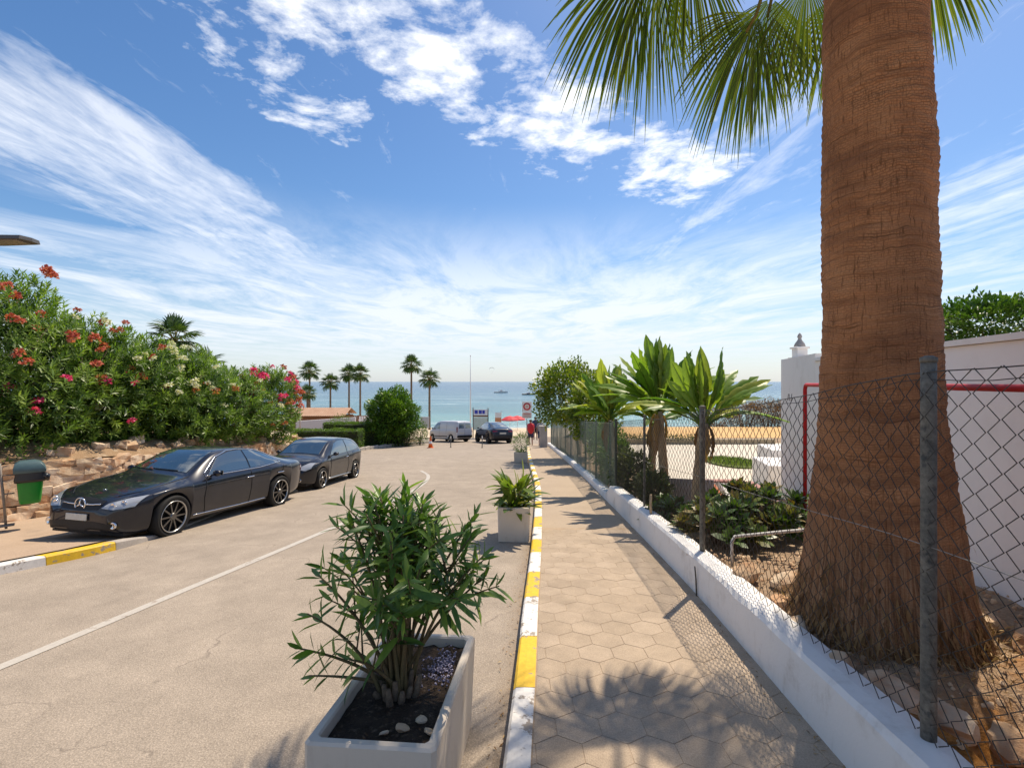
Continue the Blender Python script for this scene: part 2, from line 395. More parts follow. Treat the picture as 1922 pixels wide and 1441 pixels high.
def stone_material():
    m, t, b = P_mat('rubble_limestone', (0.5, 0.36, 0.24), 0.9, 0.2); p = coords(t)
    oi = t.new('ShaderNodeObjectInfo').outputs['Random']
    base = t.ramp(oi, [(0.0, (0.56, 0.38, 0.23)), (0.35, (0.68, 0.52, 0.35)), (0.7, (0.76, 0.62, 0.46)), (1.0, (0.62, 0.37, 0.20))])
    n = t.noise(p, 5.5, 6, 0.65); col = t.mix(t.ramp(n, [(0.42, 0.0), (0.68, 0.85)]), base, (0.34, 0.15, 0.06))
    n2 = t.noise(p, 22, 5, 0.7); col = t.mix(0.5, col, t.mix(1.0, col, t.ramp(n2, [(0.3, 0.5), (0.7, 1.4)]), 'MULTIPLY'))
    t.l.new(col, b.inputs['Base Color']); bump(t, b, n2, 0.02, 0.8); return m
M_stone = stone_material()

# ------------------------------------------------------------------ ground, beach, sea
def sheet(name, xs, ys, zf, m, kind='structure', smooth=True):
    mb = MB(); mb.grid([[(x, y, zf(x, y)) for x in xs] for y in ys])
    o = mb.build(name, m, None, smooth); o['kind'] = kind; return o
def ground_z(x, y):
    z = road_z(x, y) - 0.06
    if y > 46: z -= 3.9*sstep(46, 104, y)
    if x > 2.3: z -= 3.0*min(1, (x-2.3)/0.2)*(1 - sstep(60, 100, y))
    return z - 0.3
gx = [-900, -400, -150, -80, -50, -35, -25, -20, -16, -12, -9, -6, -3, 0, 2.3, 2.5, 6, 12, 20, 35, 60, 110, 250, 900]
gy = [-40, -15, -6, 0, 6, 12, 18, 24, 30, 36, 42, 46, 52, 58, 64, 70, 76, 82, 88, 94, 100, 106, 115, 140]
sheet('ground', gx, gy, ground_z, M_earth)
def beach_z(x, y): return -5.5 - 3.55*sstep(46.5, 100, y) - 0.02*max(0, y-90) + 0.05*math.sin(x*0.7+y*0.4)
sheet('beach', [-300, -150, -90] + [-60+4*i for i in range(31)] + [90, 150, 300], [47.2, 49] + [52+3*i for i in range(24)], beach_z, M_sand)
def sea_material():
    m, t, b = P_mat('sea_water', (0.05, 0.25, 0.3), 0.22, 0.28); p = coords(t)
    sep = t.new('ShaderNodeSeparateXYZ'); t.l.new(p, sep.inputs[0])
    n = t.noise(t.mapping(p, scale=(0.012, 0.03, 1)), 1.0, 5, 0.6)
    yy = t.math('ADD', sep.outputs[1], t.math('MULTIPLY', t.math('SUBTRACT', n, 0.5), 150))
    f = t.new('ShaderNodeMapRange'); t.inp(f, 0, t.math('LOGARITHM', t.math('MAXIMUM', yy, 60), 10)); f.inputs[1].default_value = 1.95; f.inputs[2].default_value = 3.6
    col = t.ramp(f.outputs[0], [(0.0, (0.14, 0.30, 0.29)), (0.16, (0.075, 0.20, 0.235)), (0.36, (0.05, 0.145, 0.205)), (0.55, (0.04, 0.115, 0.19)), (1.0, (0.04, 0.11, 0.19))])
    band = t.noise(t.mapping(p, scale=(0.004, 0.05, 1)), 1.0, 6, 0.65, 0.5)
    col = t.mix(0.7, col, t.mix(1.0, col, t.ramp(band, [(0.3, 0.62), (0.7, 1.35)]), 'MULTIPLY'))
    # strips of white water on the shallows
    foam = t.noise(t.mapping(p, scale=(0.02, 0.11, 1)), 1.0, 8, 0.7, 0.8)
    zone = t.math('MULTIPLY', t.smooth(sep.outputs[1], 150, 210), t.math('SUBTRACT', 1, t.smooth(sep.outputs[1], 330, 430)))
    fm = t.math('MULTIPLY', t.smooth(foam, 0.53, 0.66), zone)
    shore = t.math('MULTIPLY', t.smooth(foam, 0.5, 0.6), t.math('SUBTRACT', 1, t.smooth(sep.outputs[1], 98, 112)))
    col = t.mix(t.math('MULTIPLY', t.math('MAXIMUM', fm, shore), 0.6), col, (0.62, 0.7, 0.7))
    t.l.new(col, b.inputs['Base Color'])
    w1 = t.noise(t.mapping(p, scale=(0.35, 0.8, 1)), 1.0, 6, 0.65); bump(t, b, w1, 0.7, 0.9)
    return m
sea = MB(); sea.add([(-30000, 92, -9.0), (30000, 92, -9.0), (30000, 40000, -9.0), (-30000, 40000, -9.0)], [(0, 1, 2, 3)])
so_ = sea.build('sea', sea_material()); so_['kind'] = 'structure'

# ------------------------------------------------------------------ road, pavement, kerbs
ys = [-4 + 1.0*i for i in range(36)] + [32, 36, 40, 44, 47.5]
mb = MB(); rows = []
for y in ys:
    xr = kerb_x(y) - 0.10 if y < 31.5 else (4.6 if y > 31.9 else kerb_x(y))
    xl = -15.0
    rows.append([(lerp(xl, xr, k/14), y, road_z(lerp(xl, xr, k/14), y)) for k in range(15)])
mb.grid(rows); o = mb.build('road', M_road, None, True); o['kind'] = 'structure'
# painted line
LINE = [(-2, -5.3), (1.5, -4.75), (3.97, -4.2), (5.5, -3.92), (9.2, -3.27), (12.6, -2.82), (15.0, -2.72), (17.0, -2.95), (18.6, -3.5)]
mb = MB(); rows = []
for i in range(60):
    y = lerp(-2, 18.6, i/59); x = crom(LINE, y); w = 0.06
    rows.append([(x-w, y, road_z(x-w, y)+0.005), (x+w, y, road_z(x+w, y)+0.005)])
mb.grid(rows); o = mb.build('road_marking', M_line); o['kind'] = 'structure'

# pavement: a bed with hexagonal pavers on it near the camera
HEXY0, HEXY1 = 1.75, 8.1
mb = MB(); rows = []
for i in range(80):
    y = lerp(-4, 34, i/79); a = kerb_x(y) - 0.02; b = wall_x(y) + 0.05
    drop = 0.016 if y < HEXY1 else 0.0
    rows.append([(lerp(a, b, k/4), y, pave_z(y) - drop) for k in range(5)])
mb.grid(rows); pavement = mb.build('pavement', M_pfar, None, True); pavement['kind'] = 'structure'
jb = MB(); rows = []
for i in range(30):
    y = lerp(-4, HEXY1, i/29); a = kerb_x(y) - 0.015; b = wall_x(y) + 0.05
    rows.append([(a, y, pave_z(y) - 0.003), (b, y, pave_z(y) - 0.003)])
jb.grid(rows); jb.build('joint_sand', M_joint, pavement)
def clip(poly, nx, ny, c):
    """keep the side nx*x+ny*y <= c"""
    out = []
    for i in range(len(poly)):
        a, b = poly[i], poly[(i+1) % len(poly)]; da = nx*a[0]+ny*a[1]-c; db = nx*b[0]+ny*b[1]-c
        if da <= 0: out.append(a)
        if da*db < 0: s = da/(da-db); out.append((a[0]+s*(b[0]-a[0]), a[1]+s*(b[1]-a[1])))
    return out
FLAT = 0.262; RAD = FLAT/math.sqrt(3); PITCH = RAD*1.5
def hexpoly(r): return [(r*math.sin(math.pi/3*k), r*math.cos(math.pi/3*k)) for k in range(6)]
def paver_mesh(poly, shared=None):
    n = len(poly); cx = sum(p[0] for p in poly)/n; cy = sum(p[1] for p in poly)/n
    mb = MB(); k = 0.985
    vs = [(x, y, -0.03) for x, y in poly] + [(x, y, -0.0015) for x, y in poly] + [(cx+(x-cx)*k, cy+(y-cy)*k, 0) for x, y in poly]
    fs = [tuple(range(2*n, 3*n))] + [(r*n+i, r*n+(i+1) % n, (r+1)*n+(i+1) % n, (r+1)*n+i) for r in range(2) for i in range(n)]
    mb.add(vs, [f[::-1] if False else f for f in fs]); return mb.mesh('paver', M_paver)
full_hex = paver_mesh([p for p in hexpoly(RAD-0.0018)][::-1]); tilt = -math.atan(SL); npav = 0
row = 0; y = HEXY0
while y < HEXY1 and npav < 300:
    x0 = math.floor(kerb_x(y)/FLAT)*FLAT - FLAT + (FLAT/2 if row % 2 else 0)
    for i in range(11):
        x = x0 + i*FLAT
        kx, wx = kerb_x(y), wall_x(y)
        if x < kx - FLAT*0.55 or x > wx + FLAT*0.5: continue
        e = 0.001*rnd.uniform(-1, 1)
        if x - FLAT/2 < kx + 0.01:
            poly = [(px+x, py+y) for px, py in hexpoly(RAD-0.0018)][::-1]
            dk = (kerb_x(y+0.2)-kerb_x(y-0.2))/0.4
            poly = clip(poly, -1, dk, -(kx+0.006) + dk*y)
            if len(poly) < 3: continue
            xs_ = [p[0] for p in poly]
            if max(xs_)-min(xs_) < 0.02: continue
            me = paver_mesh([(px-x, py-y) for px, py in poly])
        else: me = full_hex
        o = link('paver', me, None, pavement); o.location = (x, y, pave_z(y)+e)
        o.rotation_euler = (tilt + rnd.uniform(-.004, .004), rnd.uniform(-.005, .005), 0); npav += 1
    y += PITCH; row += 1

def kerb_run(name, line, blocks, width, side, topf, lowf):
    """kerb stones along a line x(y); side +1: the stone lies left (-x) of the line"""
    root = bpy.data.objects.new(name, None); COL.objects.link(root); root['kind'] = 'structure'
    for (y0, y1, m) in blocks:
        mb = MB(); prof = []
        n = max(3, int((y1-y0)/0.25)+1); rows = []
        b = 0.018
        for i in range(n):
            y = lerp(y0+0.004, y1-0.004, i/(n-1)); x = line(y); zt = topf(x, y); zl = lowf(x - side*width, y) - 0.06
            a, c = x - side*width, x
            j = 0.003*mnoise.noise((x*9, y*9, 1.3))
            rows.append([(a-side*0.012, y, zl), (a+j, y, zt-b), (a+side*b+j, y, zt+j), (lerp(a, c, .5), y, zt+0.003+j), (c-side*0.004, y, zt+j), (c, y, zt-0.05)])
        mb.grid(rows); k = len(rows[0]); N = len(mb.v)
        mb.f.append(tuple(range(k))); mb.f.append(tuple(N-1-i for i in range(k)))
        me = mb.mesh('kerb_stone', m)
        bm = bmesh.new(); bm.from_mesh(me); bmesh.ops.recalc_face_normals(bm, faces=bm.faces); bm.to_mesh(me); bm.free()
        link('kerb_stone', me, None, root)
    return root
blk = []; edges = [-1.9, -1.05, -0.2, 0.66, 1.5, 3.30, 4.07, 4.97, 5.78, 6.63, 7.33]
for i in range(len(edges)-1): blk.append((edges[i], edges[i+1], (M_kwhite if edges[i] < 3 and edges[i] > 1 else (M_kyellow if i % 2 else M_kwhite))))
y = 7.33; k = 0
while y < 31: blk.append((y, y+0.84, M_kwhite if k % 2 == 0 else M_kyellow)); y += 0.84; k += 1
kerb_run('kerb', lambda y: kerb_x(y), blk, 0.15, 1, lambda x, y: pave_z(y)+0.004, lambda x, y: road_z(x, y))

# left sidewalk with its kerb, dropped where the cars are parked
LK = [(-2, -11.0), (3, -9.3), (5.3, -7.7), (6.56, -6.94), (7.57, -6.43), (8.56, -6.35), (12, -6.8), (16, -7.7), (20, -8.2), (25, -8.6)]
def lk_x(y): return crom(LK, y)
def walk_h(y): return 0.025 + 0.105*(1 - sstep(7.6, 8.7, y))
SW = [(3, -17.0), (7.0, -13.4), (9.7, -10.6), (11.8, -9.65), (15, -9.35), (21.5, -9.15), (23, -9.1)]     # foot of the stone wall
def sw_x(y): return interp(SW, y)
def walk_z(x, y): return road_z(x, y) + walk_h(y)
mb = MB(); rows = []
for i in range(70):
    y = lerp(-2, 24.5, i/69); a = lk_x(y) - 0.14; b = min(sw_x(y) - 0.3, a-0.2)
    rows.append([(lerp(a, b, k/10), y, walk_z(lerp(a, b, k/10), y)) for k in range(11)])
mb.grid(rows); mb.f = [f[::-1] for f in mb.f]
o = mb.build('sidewalk', M_walk, None, True); o['kind'] = 'structure'
ed = [-1.6, 0.2, 1.9, 3.5, 5.0, 5.9, 6.85, 7.62, 8.7, 10.2, 11.5, 12.8, 14.1, 15.4, 16.7, 18, 19.3, 20.6, 21.9, 23.2]
cl = [M_kwhite, M_kyellow, M_kwhite, M_kyellow, M_kwhite, M_kwhite, M_kyellow] + [M_kraw]*20
kerb_run('kerb', lambda y: lk_x(y), [(ed[i], ed[i+1], cl[i]) for i in range(len(ed)-1)], 0.17, -1, lambda x, y: walk_z(x, y)+0.006, lambda x, y: road_z(x, y)).name = 'kerb.001'

# ------------------------------------------------------------------ low white wall with the chain-link fence on it
WT = 0.24
mb = MB(); rows = []
for i in range(260):
    y = lerp(-3, 33, i/259); x = wall_x(y); zt = walltop_z(y); zb = pave_z(y) - 0.1
    j1 = 0.010*mnoise.noise((y*3.1, 0.2, 0)) + 0.006*mnoise.noise((y*14, 0.8, 0)); j2 = 0.012*mnoise.noise((y*4.3, 5.2, 0)) + 0.007*mnoise.noise((y*17, 5, 0))
    ch = max(0, mnoise.noise((y*2.6, 9.1, 0)))*0.035
    rows.append([(x, y, zb), (x+0.004*mnoise.noise((y*5, 1, 1)), y, (zb+zt)/2), (x+0.006, y, zt-0.03-ch), (x+0.028+j1, y, zt+j2*0.5), (x+WT*0.5, y, zt+0.006+j2*0.4), (x+WT-0.02, y, zt+j2), (x+WT, y, zt-0.02), (x+WT, y, zb-0.3)])
mb.grid(rows)
low_wall = mb.build('low_wall', M_lowwall, None, False)
tag(low_wall, 'long low white plastered wall beside the pavement under the wire fence', 'wall')

M_wire = mottled('dark_fence_wire', (0.04, 0.037, 0.035), (0.085, 0.07, 0.055), 8, 0.6, None, 60, 0.001, 0.3, spec=0.4)
M_wireg = mottled('green_fence_wire', (0.17, 0.215, 0.185), (0.26, 0.30, 0.25), 8, 0.55, None, 60, 0.001, 0.3, spec=0.4)
M_post = mottled('weathered_post', (0.09, 0.09, 0.08), (0.20, 0.18, 0.145), 9, 0.7, (0.055, 0.06, 0.058), 45, 0.004, 0.6, spec=0.3)
M_postg = mottled('green_post', (0.05, 0.075, 0.06), (0.09, 0.11, 0.09), 8, 0.6)
def fence_mesh(name, y0, y1, a, b, h0, topf, m, parent, r, fx, sag=0.02, jit=0.006, seed=0):
    """woven wire: vertical zigzags hooked into their neighbours"""
    nw = int((y1-y0)/a); V = []; F = []; base = 0
    ss = np.linspace(y0, y1, nw+1)
    for i in range(nw):
        ya, yb = ss[i], ss[i+1]; ym = (ya+yb)/2
        zb = walltop_z(ym) + h0; zt = topf(ym); K = max(4, int(round((zt-zb)/b)))
        k = np.arange(K+1); hz = zb + (zt-zb)*k/K
        yy = np.where((k+i) % 2 == 0, ya, yb)
        ph = np.array([mnoise.noise((yv*1.3, zv*1.5, seed)) for yv, zv in zip(yy, hz)])
        ph2 = np.array([mnoise.noise((yv*2.1+7, zv*2.3, seed+4)) for yv, zv in zip(yy, hz)])
        ph3 = np.array([mnoise.noise((yv*2.4, zv*2.2+3, seed+9)) for yv, zv in zip(yy, hz)])
        xx = np.array([fx(v) for v in yy]) + sag*ph + 0.004*np.where(k % 2 == 0, 1, -1)*(1 if i % 2 else -1)
        yy = yy + jit*2.2*ph2; hz = hz + jit*2.2*ph3
        pts = np.stack([xx, yy, hz], 1)
        t = np.gradient(pts, axis=0); t = unit(t); u = unit(np.cross(t, np.array([1.0, 0, 0]))); w = np.cross(t, u)
        ring = np.stack([pts + r*(math.cos(q)*u + math.sin(q)*w) for q in (0, math.pi/2, math.pi, 3*math.pi/2)], 1)
        V.append(ring.reshape(-1, 3)); n = len(pts)
        kk = np.arange(n-1)[:, None]*4 + base
        for q in range(4):
            q2 = (q+1) % 4; F.append(np.concatenate([kk+q, kk+q2, kk+4+q2, kk+4+q], 1))
        base += n*4
    me = np_mesh(name, np.concatenate(V), np.concatenate(F), m, True)
    o = link(name, me, None, parent); o['kind'] = 'stuff'; return o
def fxn(y): return wall_x(y) + WT*0.58
TOPN = [(-2, 0.10), (0, 0.11), (2.2, 0.07), (3.2, -0.06), (4.2, -0.19), (5.33, -0.30), (6.6, -0.47), (8, -0.60), (9.3, -0.72), (10.5, -0.84)]
f1 = empty('wire_fence', (1.9, 2.2, walltop_z(2.2)), 0, 'dark chain-link fence on the low white wall in front of the palm trunk', 'fence'); f1.location = (0, 0, 0)
fence_mesh('wire_mesh', -1.6, 10.5, 0.062, 0.05, 0.015, lambda y: crom(TOPN, y)-0.03, M_wire, f1, 0.0028, fxn, 0.03, 0.007, 2)
def post(parent, y, z1, r, m, x=None, name='fence_post'):
    x = fxn(y)+0.02 if x is None else x; zb = walltop_z(y)-0.1
    mb = MB(); mb.tube([(x, y, lerp(zb, z1, k/8)) for k in range(9)], [r*(1+0.05*mnoise.noise((k*1.7, y, 0))) for k in range(9)], 14)
    mb.lathe([(r*1.12, 0), (r*1.12, 0.02), (r*0.5, 0.03), (0, 0.031)], (x, y, z1-0.012), 14)
    return mb.build(name, m, parent, True)
post(f1, 2.2, 0.10, 0.030, M_post); post(f1, -0.9, 0.2, 0.033, M_post); post(f1, 5.33, -0.28, 0.03, M_post)
post(f1, 8.0, -0.56, 0.02, M_post); post(f1, 10.5, -0.82, 0.03, M_postg)
def wire(parent, pts, r, m, name='tension_wire'):
    mb = MB(); mb.tube(pts, r, 6); return mb.build(name, m, parent, True)
wire(f1, [(fxn(y), y, crom(TOPN, y)-0.03+0.012*mnoise.noise((y*3, 1, 1))) for y in np.linspace(-1.6, 10.5, 60)], 0.003, M_wire)
wire(f1, [(fxn(y)+0.01, y, crom(TOPN, y)-0.07+0.025*mnoise.noise((y*2.4, 7, 1))) for y in np.linspace(-1.6, 6.5, 50)], 0.0022, M_wire)
wire(f1, [(fxn(y)+0.012, y, lerp(walltop_z(y), crom(TOPN, y), 0.52)) for y in np.linspace(-1.6, 10.5, 40)], 0.0022, plain('galvanised_wire', (0.35, 0.33, 0.30), 0.5, 0.5, 0.6))
for yb in (0.9, 1.55, 3.4, 4.4): 
    # twisted ends of barbed wire along the top
    mb = MB(); z0 = crom(TOPN, yb)-0.03
    for k in range(3): mb.tube([(fxn(yb), yb+0.02*k, z0-0.02), (fxn(yb)+rnd.uniform(-.02, .02), yb+0.02*k+rnd.uniform(-.03, .03), z0+0.03)], 0.002, 5)
    mb.build('wire_tie', M_wire, f1)
f2 = empty('wire_fence', (0, 0, 0), 0, 'green chain-link fence with closely set posts running on towards the beach', 'fence')
TOPF = lambda y: walltop_z(y) + 1.42 + 0.18*sstep(10.4, 11, y)
fence_mesh('wire_mesh', 10.55, 31.5, 0.05, 0.045, 0.01, lambda y: TOPF(y)-0.03, M_wireg, f2, 0.0026, fxn, 0.02, 0.004, 5)
yv = 11.2
while yv < 31.6: post(f2, yv, TOPF(yv), 0.026, M_postg); yv += 2.25
wire(f2, [(fxn(y), y, TOPF(y)-0.03) for y in np.linspace(10.5, 31.5, 40)], 0.004, M_wireg)
# short stakes left in the wall
mb = MB(); x = fxn(7.35)-0.03; mb.tube([(x, 7.35, walltop_z(7.35)-0.1), (x-0.01, 7.36, walltop_z(7.35)+0.13), (x-.005, 7.36, walltop_z(7.35)+0.30)], [0.022, 0.02, 0.017], 8)
tag(mb.build('wooden_stake', mottled('old_wood', (0.36, 0.25, 0.15), (0.5, 0.38, 0.25), 9, 0.9), None, True), 'short pale wooden stake standing on the low white wall', 'stake')
mb = MB(); x = wall_x(5.02)-0.015; mb.tube([(x, 5.0, pave_z(5.0)-0.05), (x-0.004, 5.01, pave_z(5)+0.17), (x-0.012, 5.02, pave_z(5)+0.30)], [0.008, 0.008, 0.007], 8)
tag(mb.build('iron_rod', M_wire, None, True), 'short dark iron rod sticking up at the foot of the white wall', 'rod')
# stone pillar where the pavement ends
mb = MB(); zp = pave_z(30.5); mb.box((1.98, 30.5, zp+0.62), (0.46, 0.46, 1.3), 0.05, 0.97, 0.03); mb.box((1.98, 30.5, zp+1.31), (0.54, 0.54, 0.09), 0.05, 1, 0.02)
tag(mb.build('stone_pillar', mottled('grey_render', (0.36, 0.33, 0.30), (0.45, 0.41, 0.37), 3, 0.9), None), 'square grey pillar at the far end of the pavement', 'pillar')
# ------------------------------------------------------------------ garden ground to the right of the wall
def garden_z(x, y):
    z = lerp(walltop_z(min(y, 10)) - 0.05, -3.25, sstep(6.0, 12.0, y))
    if y < 6: z += 0.07*mnoise.noise((x*2.2, y*2.2, 0.5)) + 0.04*mnoise.noise((x*6, y*6, 0.5))
    if y < 2.9: z -= 0.42*sstep(2.9, 2.2, y)*sstep(2.0, 2.5, x)
    return z
xs = [wall_x(3)-0.0+0.12 + 0.0] ; 
rows = []; mb = MB()
for i in range(60):
    y = lerp(-2, 6, i/59) if i < 45 else lerp(6, 28, (i-44)/15)
    a = wall_x(y) + WT - 0.04
    rows.append([(lerp(a, a+3.2, k/26) if k < 27 else a+3.2+(k-26)*3.5, y, garden_z(lerp(a, a+3.2, k/26) if k < 27 else a+3.2+(k-26)*3.5, y)) for k in range(33)])
mb.grid(rows)
def garden_mat():
    m, t, b = P_mat('garden_earth', (0.3, 0.2, 0.1), 0.95, 0.15); p = coords(t)
    sep = t.new('ShaderNodeSeparateXYZ'); t.l.new(p, sep.inputs[0])
    n = t.noise(p, 2.6, 7, 0.66); n2 = t.noise(p, 13, 6, 0.68); n3 = t.noise(p, 45, 3, 0.7)
    pale = t.ramp(n, [(0.3, (0.25, 0.165, 0.10)), (0.7, (0.42, 0.31, 0.21))])
    org = t.ramp(n2, [(0.3, (0.17, 0.07, 0.018)), (0.55, (0.42, 0.18, 0.04)), (0.78, (0.42, 0.25, 0.12))])
    near = t.math('SUBTRACT', 1, t.smooth(t.math('ADD', sep.outputs[1], t.math('MULTIPLY', t.math('SUBTRACT', n, 0.5), 2.0)), 2.4, 3.2))
    col = t.mix(near, pale, org); col = t.mix(0.5, col, t.mix(1.0, col, t.ramp(n3, [(0.3, 0.5), (0.7, 1.4)]), 'MULTIPLY'))
    t.l.new(col, b.inputs['Base Color']); bump(t, b, t.math('ADD', n2, t.math('MULTIPLY', n3, 0.3)), 0.04, 0.9); return m
o = mb.build('garden_ground', garden_mat(), None, True); o['kind'] = 'structure'

# rocks and gravel about the palm
def rock_mesh(seed, sx=1, sy=1, sz=0.7, sub=2):
    bm = bmesh.new(); bmesh.ops.create_icosphere(bm, subdivisions=sub, radius=1.0); q = random.Random(seed); off = Vector((q.random()*50, q.random()*50, 0))
    for v in bm.verts:
        n = mnoise.noise(v.co*1.1+off)*0.45 + mnoise.noise(v.co*2.6+off)*0.2
        v.co = v.co*(1+n); v.co.x = max(-0.8, min(0.8, v.co.x)); v.co.x *= sx; v.co.y *= sy; v.co.z *= sz
    me = bpy.data.meshes.new('rock'); bm.to_mesh(me); bm.free(); return me
ROCKM = []
for i in range(6):
    me = rock_mesh(i, 1, 0.8, 0.6, 2); me.materials.append(M_stone); ROCKM.append(me)
PALM = (2.68, 3.5)
rk = [(2.02, 3.02, .13), (2.12, 2.72, .16), (2.38, 2.62, .15), (2.62, 2.55, .13), (2.9, 2.6, .17), (3.2, 2.8, .2), (3.45, 3.15, .17), (2.1, 3.5, .11), (2.2, 3.9, .14), (2.45, 4.3, .17), (3.45, 3.6, .2),
      (2.3, 2.25, .12), (2.6, 2.1, .16), (2.95, 2.2, .18), (2.2, 4.55, .15), (3.3, 2.35, .16), (2.75, 1.75, .15)]
for i, (x, y, s) in enumerate(rk):
    o = link('rock', ROCKM[i % 6]); o.scale = (s, s, s*0.8); o.location = (x, y, garden_z(x, y)+s*0.12); o.rotation_euler = (rnd.uniform(-.3, .3), rnd.uniform(-.3, .3), rnd.uniform(0, 6))
    tag(o, 'rough pale limestone rock lying in the earth around the foot of the palm', 'rock', 'rocks around the foot of the palm')
n = 1500; gx_ = rng.uniform(1.95, 4.2, n); gy_ = rng.uniform(1.2, 5.4, n)
P = np.stack([gx_, gy_, np.array([garden_z(a, b) for a, b in zip(gx_, gy_)])+0.004], 1)
tvo = np.array([(-.5,-.5,-.3),(.5,-.4,-.3),(.4,.5,-.3),(-.5,.4,-.3),(-.3,-.3,.3),(.3,-.35,.25),(.3,.3,.3),(-.35,.25,.35)])
tfo = np.array([(4,5,6,7),(0,1,5,4),(1,2,6,5),(2,3,7,6),(3,0,4,7)])
o = scatter('gravel', tvo, tfo, P, rng.normal(size=(n, 3))*[1, 1, .2], np.tile([0, 0, 1.0], (n, 1)), rng.uniform(.012, .05, n)*rng.uniform(.5, 1.2, n), M_stone)
tag(o, 'loose stone chippings over the earth round the palm', 'gravel', None, 'stuff')
n = 1500; a = rng.uniform(0, 6.28, n); rr = rng.normal(0.60, 0.10, n); gx_ = PALM[0]+rr*np.cos(a); gy_ = PALM[1]+rr*np.sin(a); gx_ = np.maximum(gx_, 2.12+.04*gy_*.5)
P = np.stack([gx_, gy_, np.array([garden_z(p, q) for p, q in zip(gx_, gy_)])+rng.uniform(0.0, .1, n)], 1)
D = np.stack([np.cos(a)*.4, np.sin(a)*.4, rng.uniform(-.4, 1.0, n)], 1) + rng.normal(0, .4, (n, 3))
M_straw = leaf_mat('dry_fibre', (0.10, 0.05, 0.02), (0.26, 0.15, 0.065), (0.45, 0.32, 0.16), 0.8, 0.1, 0.2)
o = scatter('dry_litter', LEAF2_V, LEAF2_F, P, D, rng.normal(size=(n, 3)), rng.uniform(.03, .10, n), M_straw, W=rng.uniform(.02, .05, n))
tag(o, 'dry brown fibres and dead blades heaped round the palm foot', 'litter', None, 'stuff')

# ------------------------------------------------------------------ the big palm
def palm_bark():
    m, t, b = P_mat('palm_bark', (0.3, 0.15, 0.06), 0.85, 0.2); p = coords(t, 'Object')
    sep = t.new('ShaderNodeSeparateXYZ'); t.l.new(p, sep.inputs[0]); x, y, z = sep.outputs
    ang = t.math('ARCTAN2', y, x)
    # rings that wander up and down a little
    wob = t.noise(p, 1.3, 4, 0.6); wob2 = t.noise(p, 5.0, 3, 0.5)
    zz = t.math('ADD', z, t.math('ADD', t.math('MULTIPLY', wob, 0.22), t.math('MULTIPLY', wob2, 0.035)))
    def cyl(ka, kz):
        c = t.new('ShaderNodeCombineXYZ'); t.inp(c, 0, t.math('MULTIPLY', ang, ka)); t.inp(c, 1, t.math('MULTIPLY', zz, kz)); t.inp(c, 2, 0.37); return c.outputs[0]
    ring = t.noise(cyl(0.5, 42), 1.0, 5, 0.75, 0.12)
    ring2 = t.noise(cyl(0.35, 9), 1.0, 3, 0.6)
    crack = t.noise(cyl(30, 7.5), 1.0, 4, 0.65, 0.1)
    cell = t.new('ShaderNodeTexBrick') if False else t.new('ShaderNodeTexVoronoi', feature='DISTANCE_TO_EDGE', distance='CHEBYCHEV') if False else t.new('ShaderNodeTexVoronoi', feature='DISTANCE_TO_EDGE'); t.l.new(cyl(24, 17), cell.inputs['Vector']); cell.inputs['Randomness'].default_value = 0.45; cell.inputs['Scale'].default_value = 1.0
    br = t.new('ShaderNodeTexBrick'); bn = t.noise(p, 9, 3, 0.6); bc_ = t.new('ShaderNodeCombineXYZ'); t.inp(bc_, 0, t.math('ADD', t.math('MULTIPLY', ang, 0.36), t.math('MULTIPLY', bn, 0.03))); t.inp(bc_, 1, t.math('ADD', zz, t.math('MULTIPLY', bn, 0.03))); t.l.new(bc_.outputs[0], br.inputs['Vector'])
    br.inputs['Scale'].default_value = 1.0; br.inputs['Brick Width'].default_value = 0.036; br.inputs['Row Height'].default_value = 0.017; br.inputs['Mortar Size'].default_value = 0.0032; br.inputs['Mortar Smooth'].default_value = 0.6
    net = t.math('MULTIPLY', br.outputs['Fac'], t.ramp(t.noise(p, 3.3, 4, 0.6), [(0.35, 0.25), (0.65, 0.95)]))
    big = t.noise(p, 2.2, 5, 0.6)
    col = t.ramp(big, [(0.28, (0.33, 0.145, 0.066)), (0.52, (0.51, 0.228, 0.098)), (0.75, (0.61, 0.30, 0.135))])
    groove = t.math('MULTIPLY', t.math('SUBTRACT', 1, t.smooth(ring, 0.34, 0.46)), 0.8)
    cr = t.math('MULTIPLY', t.math('SUBTRACT', 1, t.smooth(crack, 0.34, 0.46)), 0.75)
    ce = t.math('MULTIPLY', t.math('SUBTRACT', 1, t.smooth(cell.outputs['Distance'], 0.02, 0.13)), 0.38)
    dark = t.math('MAXIMUM', t.math('MAXIMUM', groove, cr), t.math('MULTIPLY', net, 0.55))
    col = t.mix(t.math('MULTIPLY', dark, 0.9), col, (0.10, 0.042, 0.018))
    col = t.mix(t.math('MULTIPLY', t.smooth(ring2, 0.5, 0.68), 0.5), col, (0.20, 0.085, 0.042))
    # grey weathering towards the foot, with fibrous strands
    low = t.math('SUBTRACT', 1, t.smooth(t.math('ADD', z, t.math('MULTIPLY', t.math('SUBTRACT', big, 0.5), 1.2)), 0.15, 1.3))
    strand = t.noise(cyl(42, 2.0), 1.0, 4, 0.65)
    lowc = t.ramp(strand, [(0.36, (0.075, 0.042, 0.024)), (0.52, (0.30, 0.175, 0.095)), (0.7, (0.52, 0.35, 0.21))])
    col = t.mix(t.math('MULTIPLY', low, 0.8), col, lowc)
    t.l.new(col, b.inputs['Base Color'])
    h = t.math('ADD', t.math('MULTIPLY', ring, 0.55), t.math('ADD', t.math('MULTIPLY', crack, 0.45), t.math('MULTIPLY', strand, t.math('MULTIPLY', low, 0.9))))
    h = t.math('SUBTRACT', h, t.math('MULTIPLY', net, 0.25))
    bump(t, b, h, 0.028, 0.9); return m
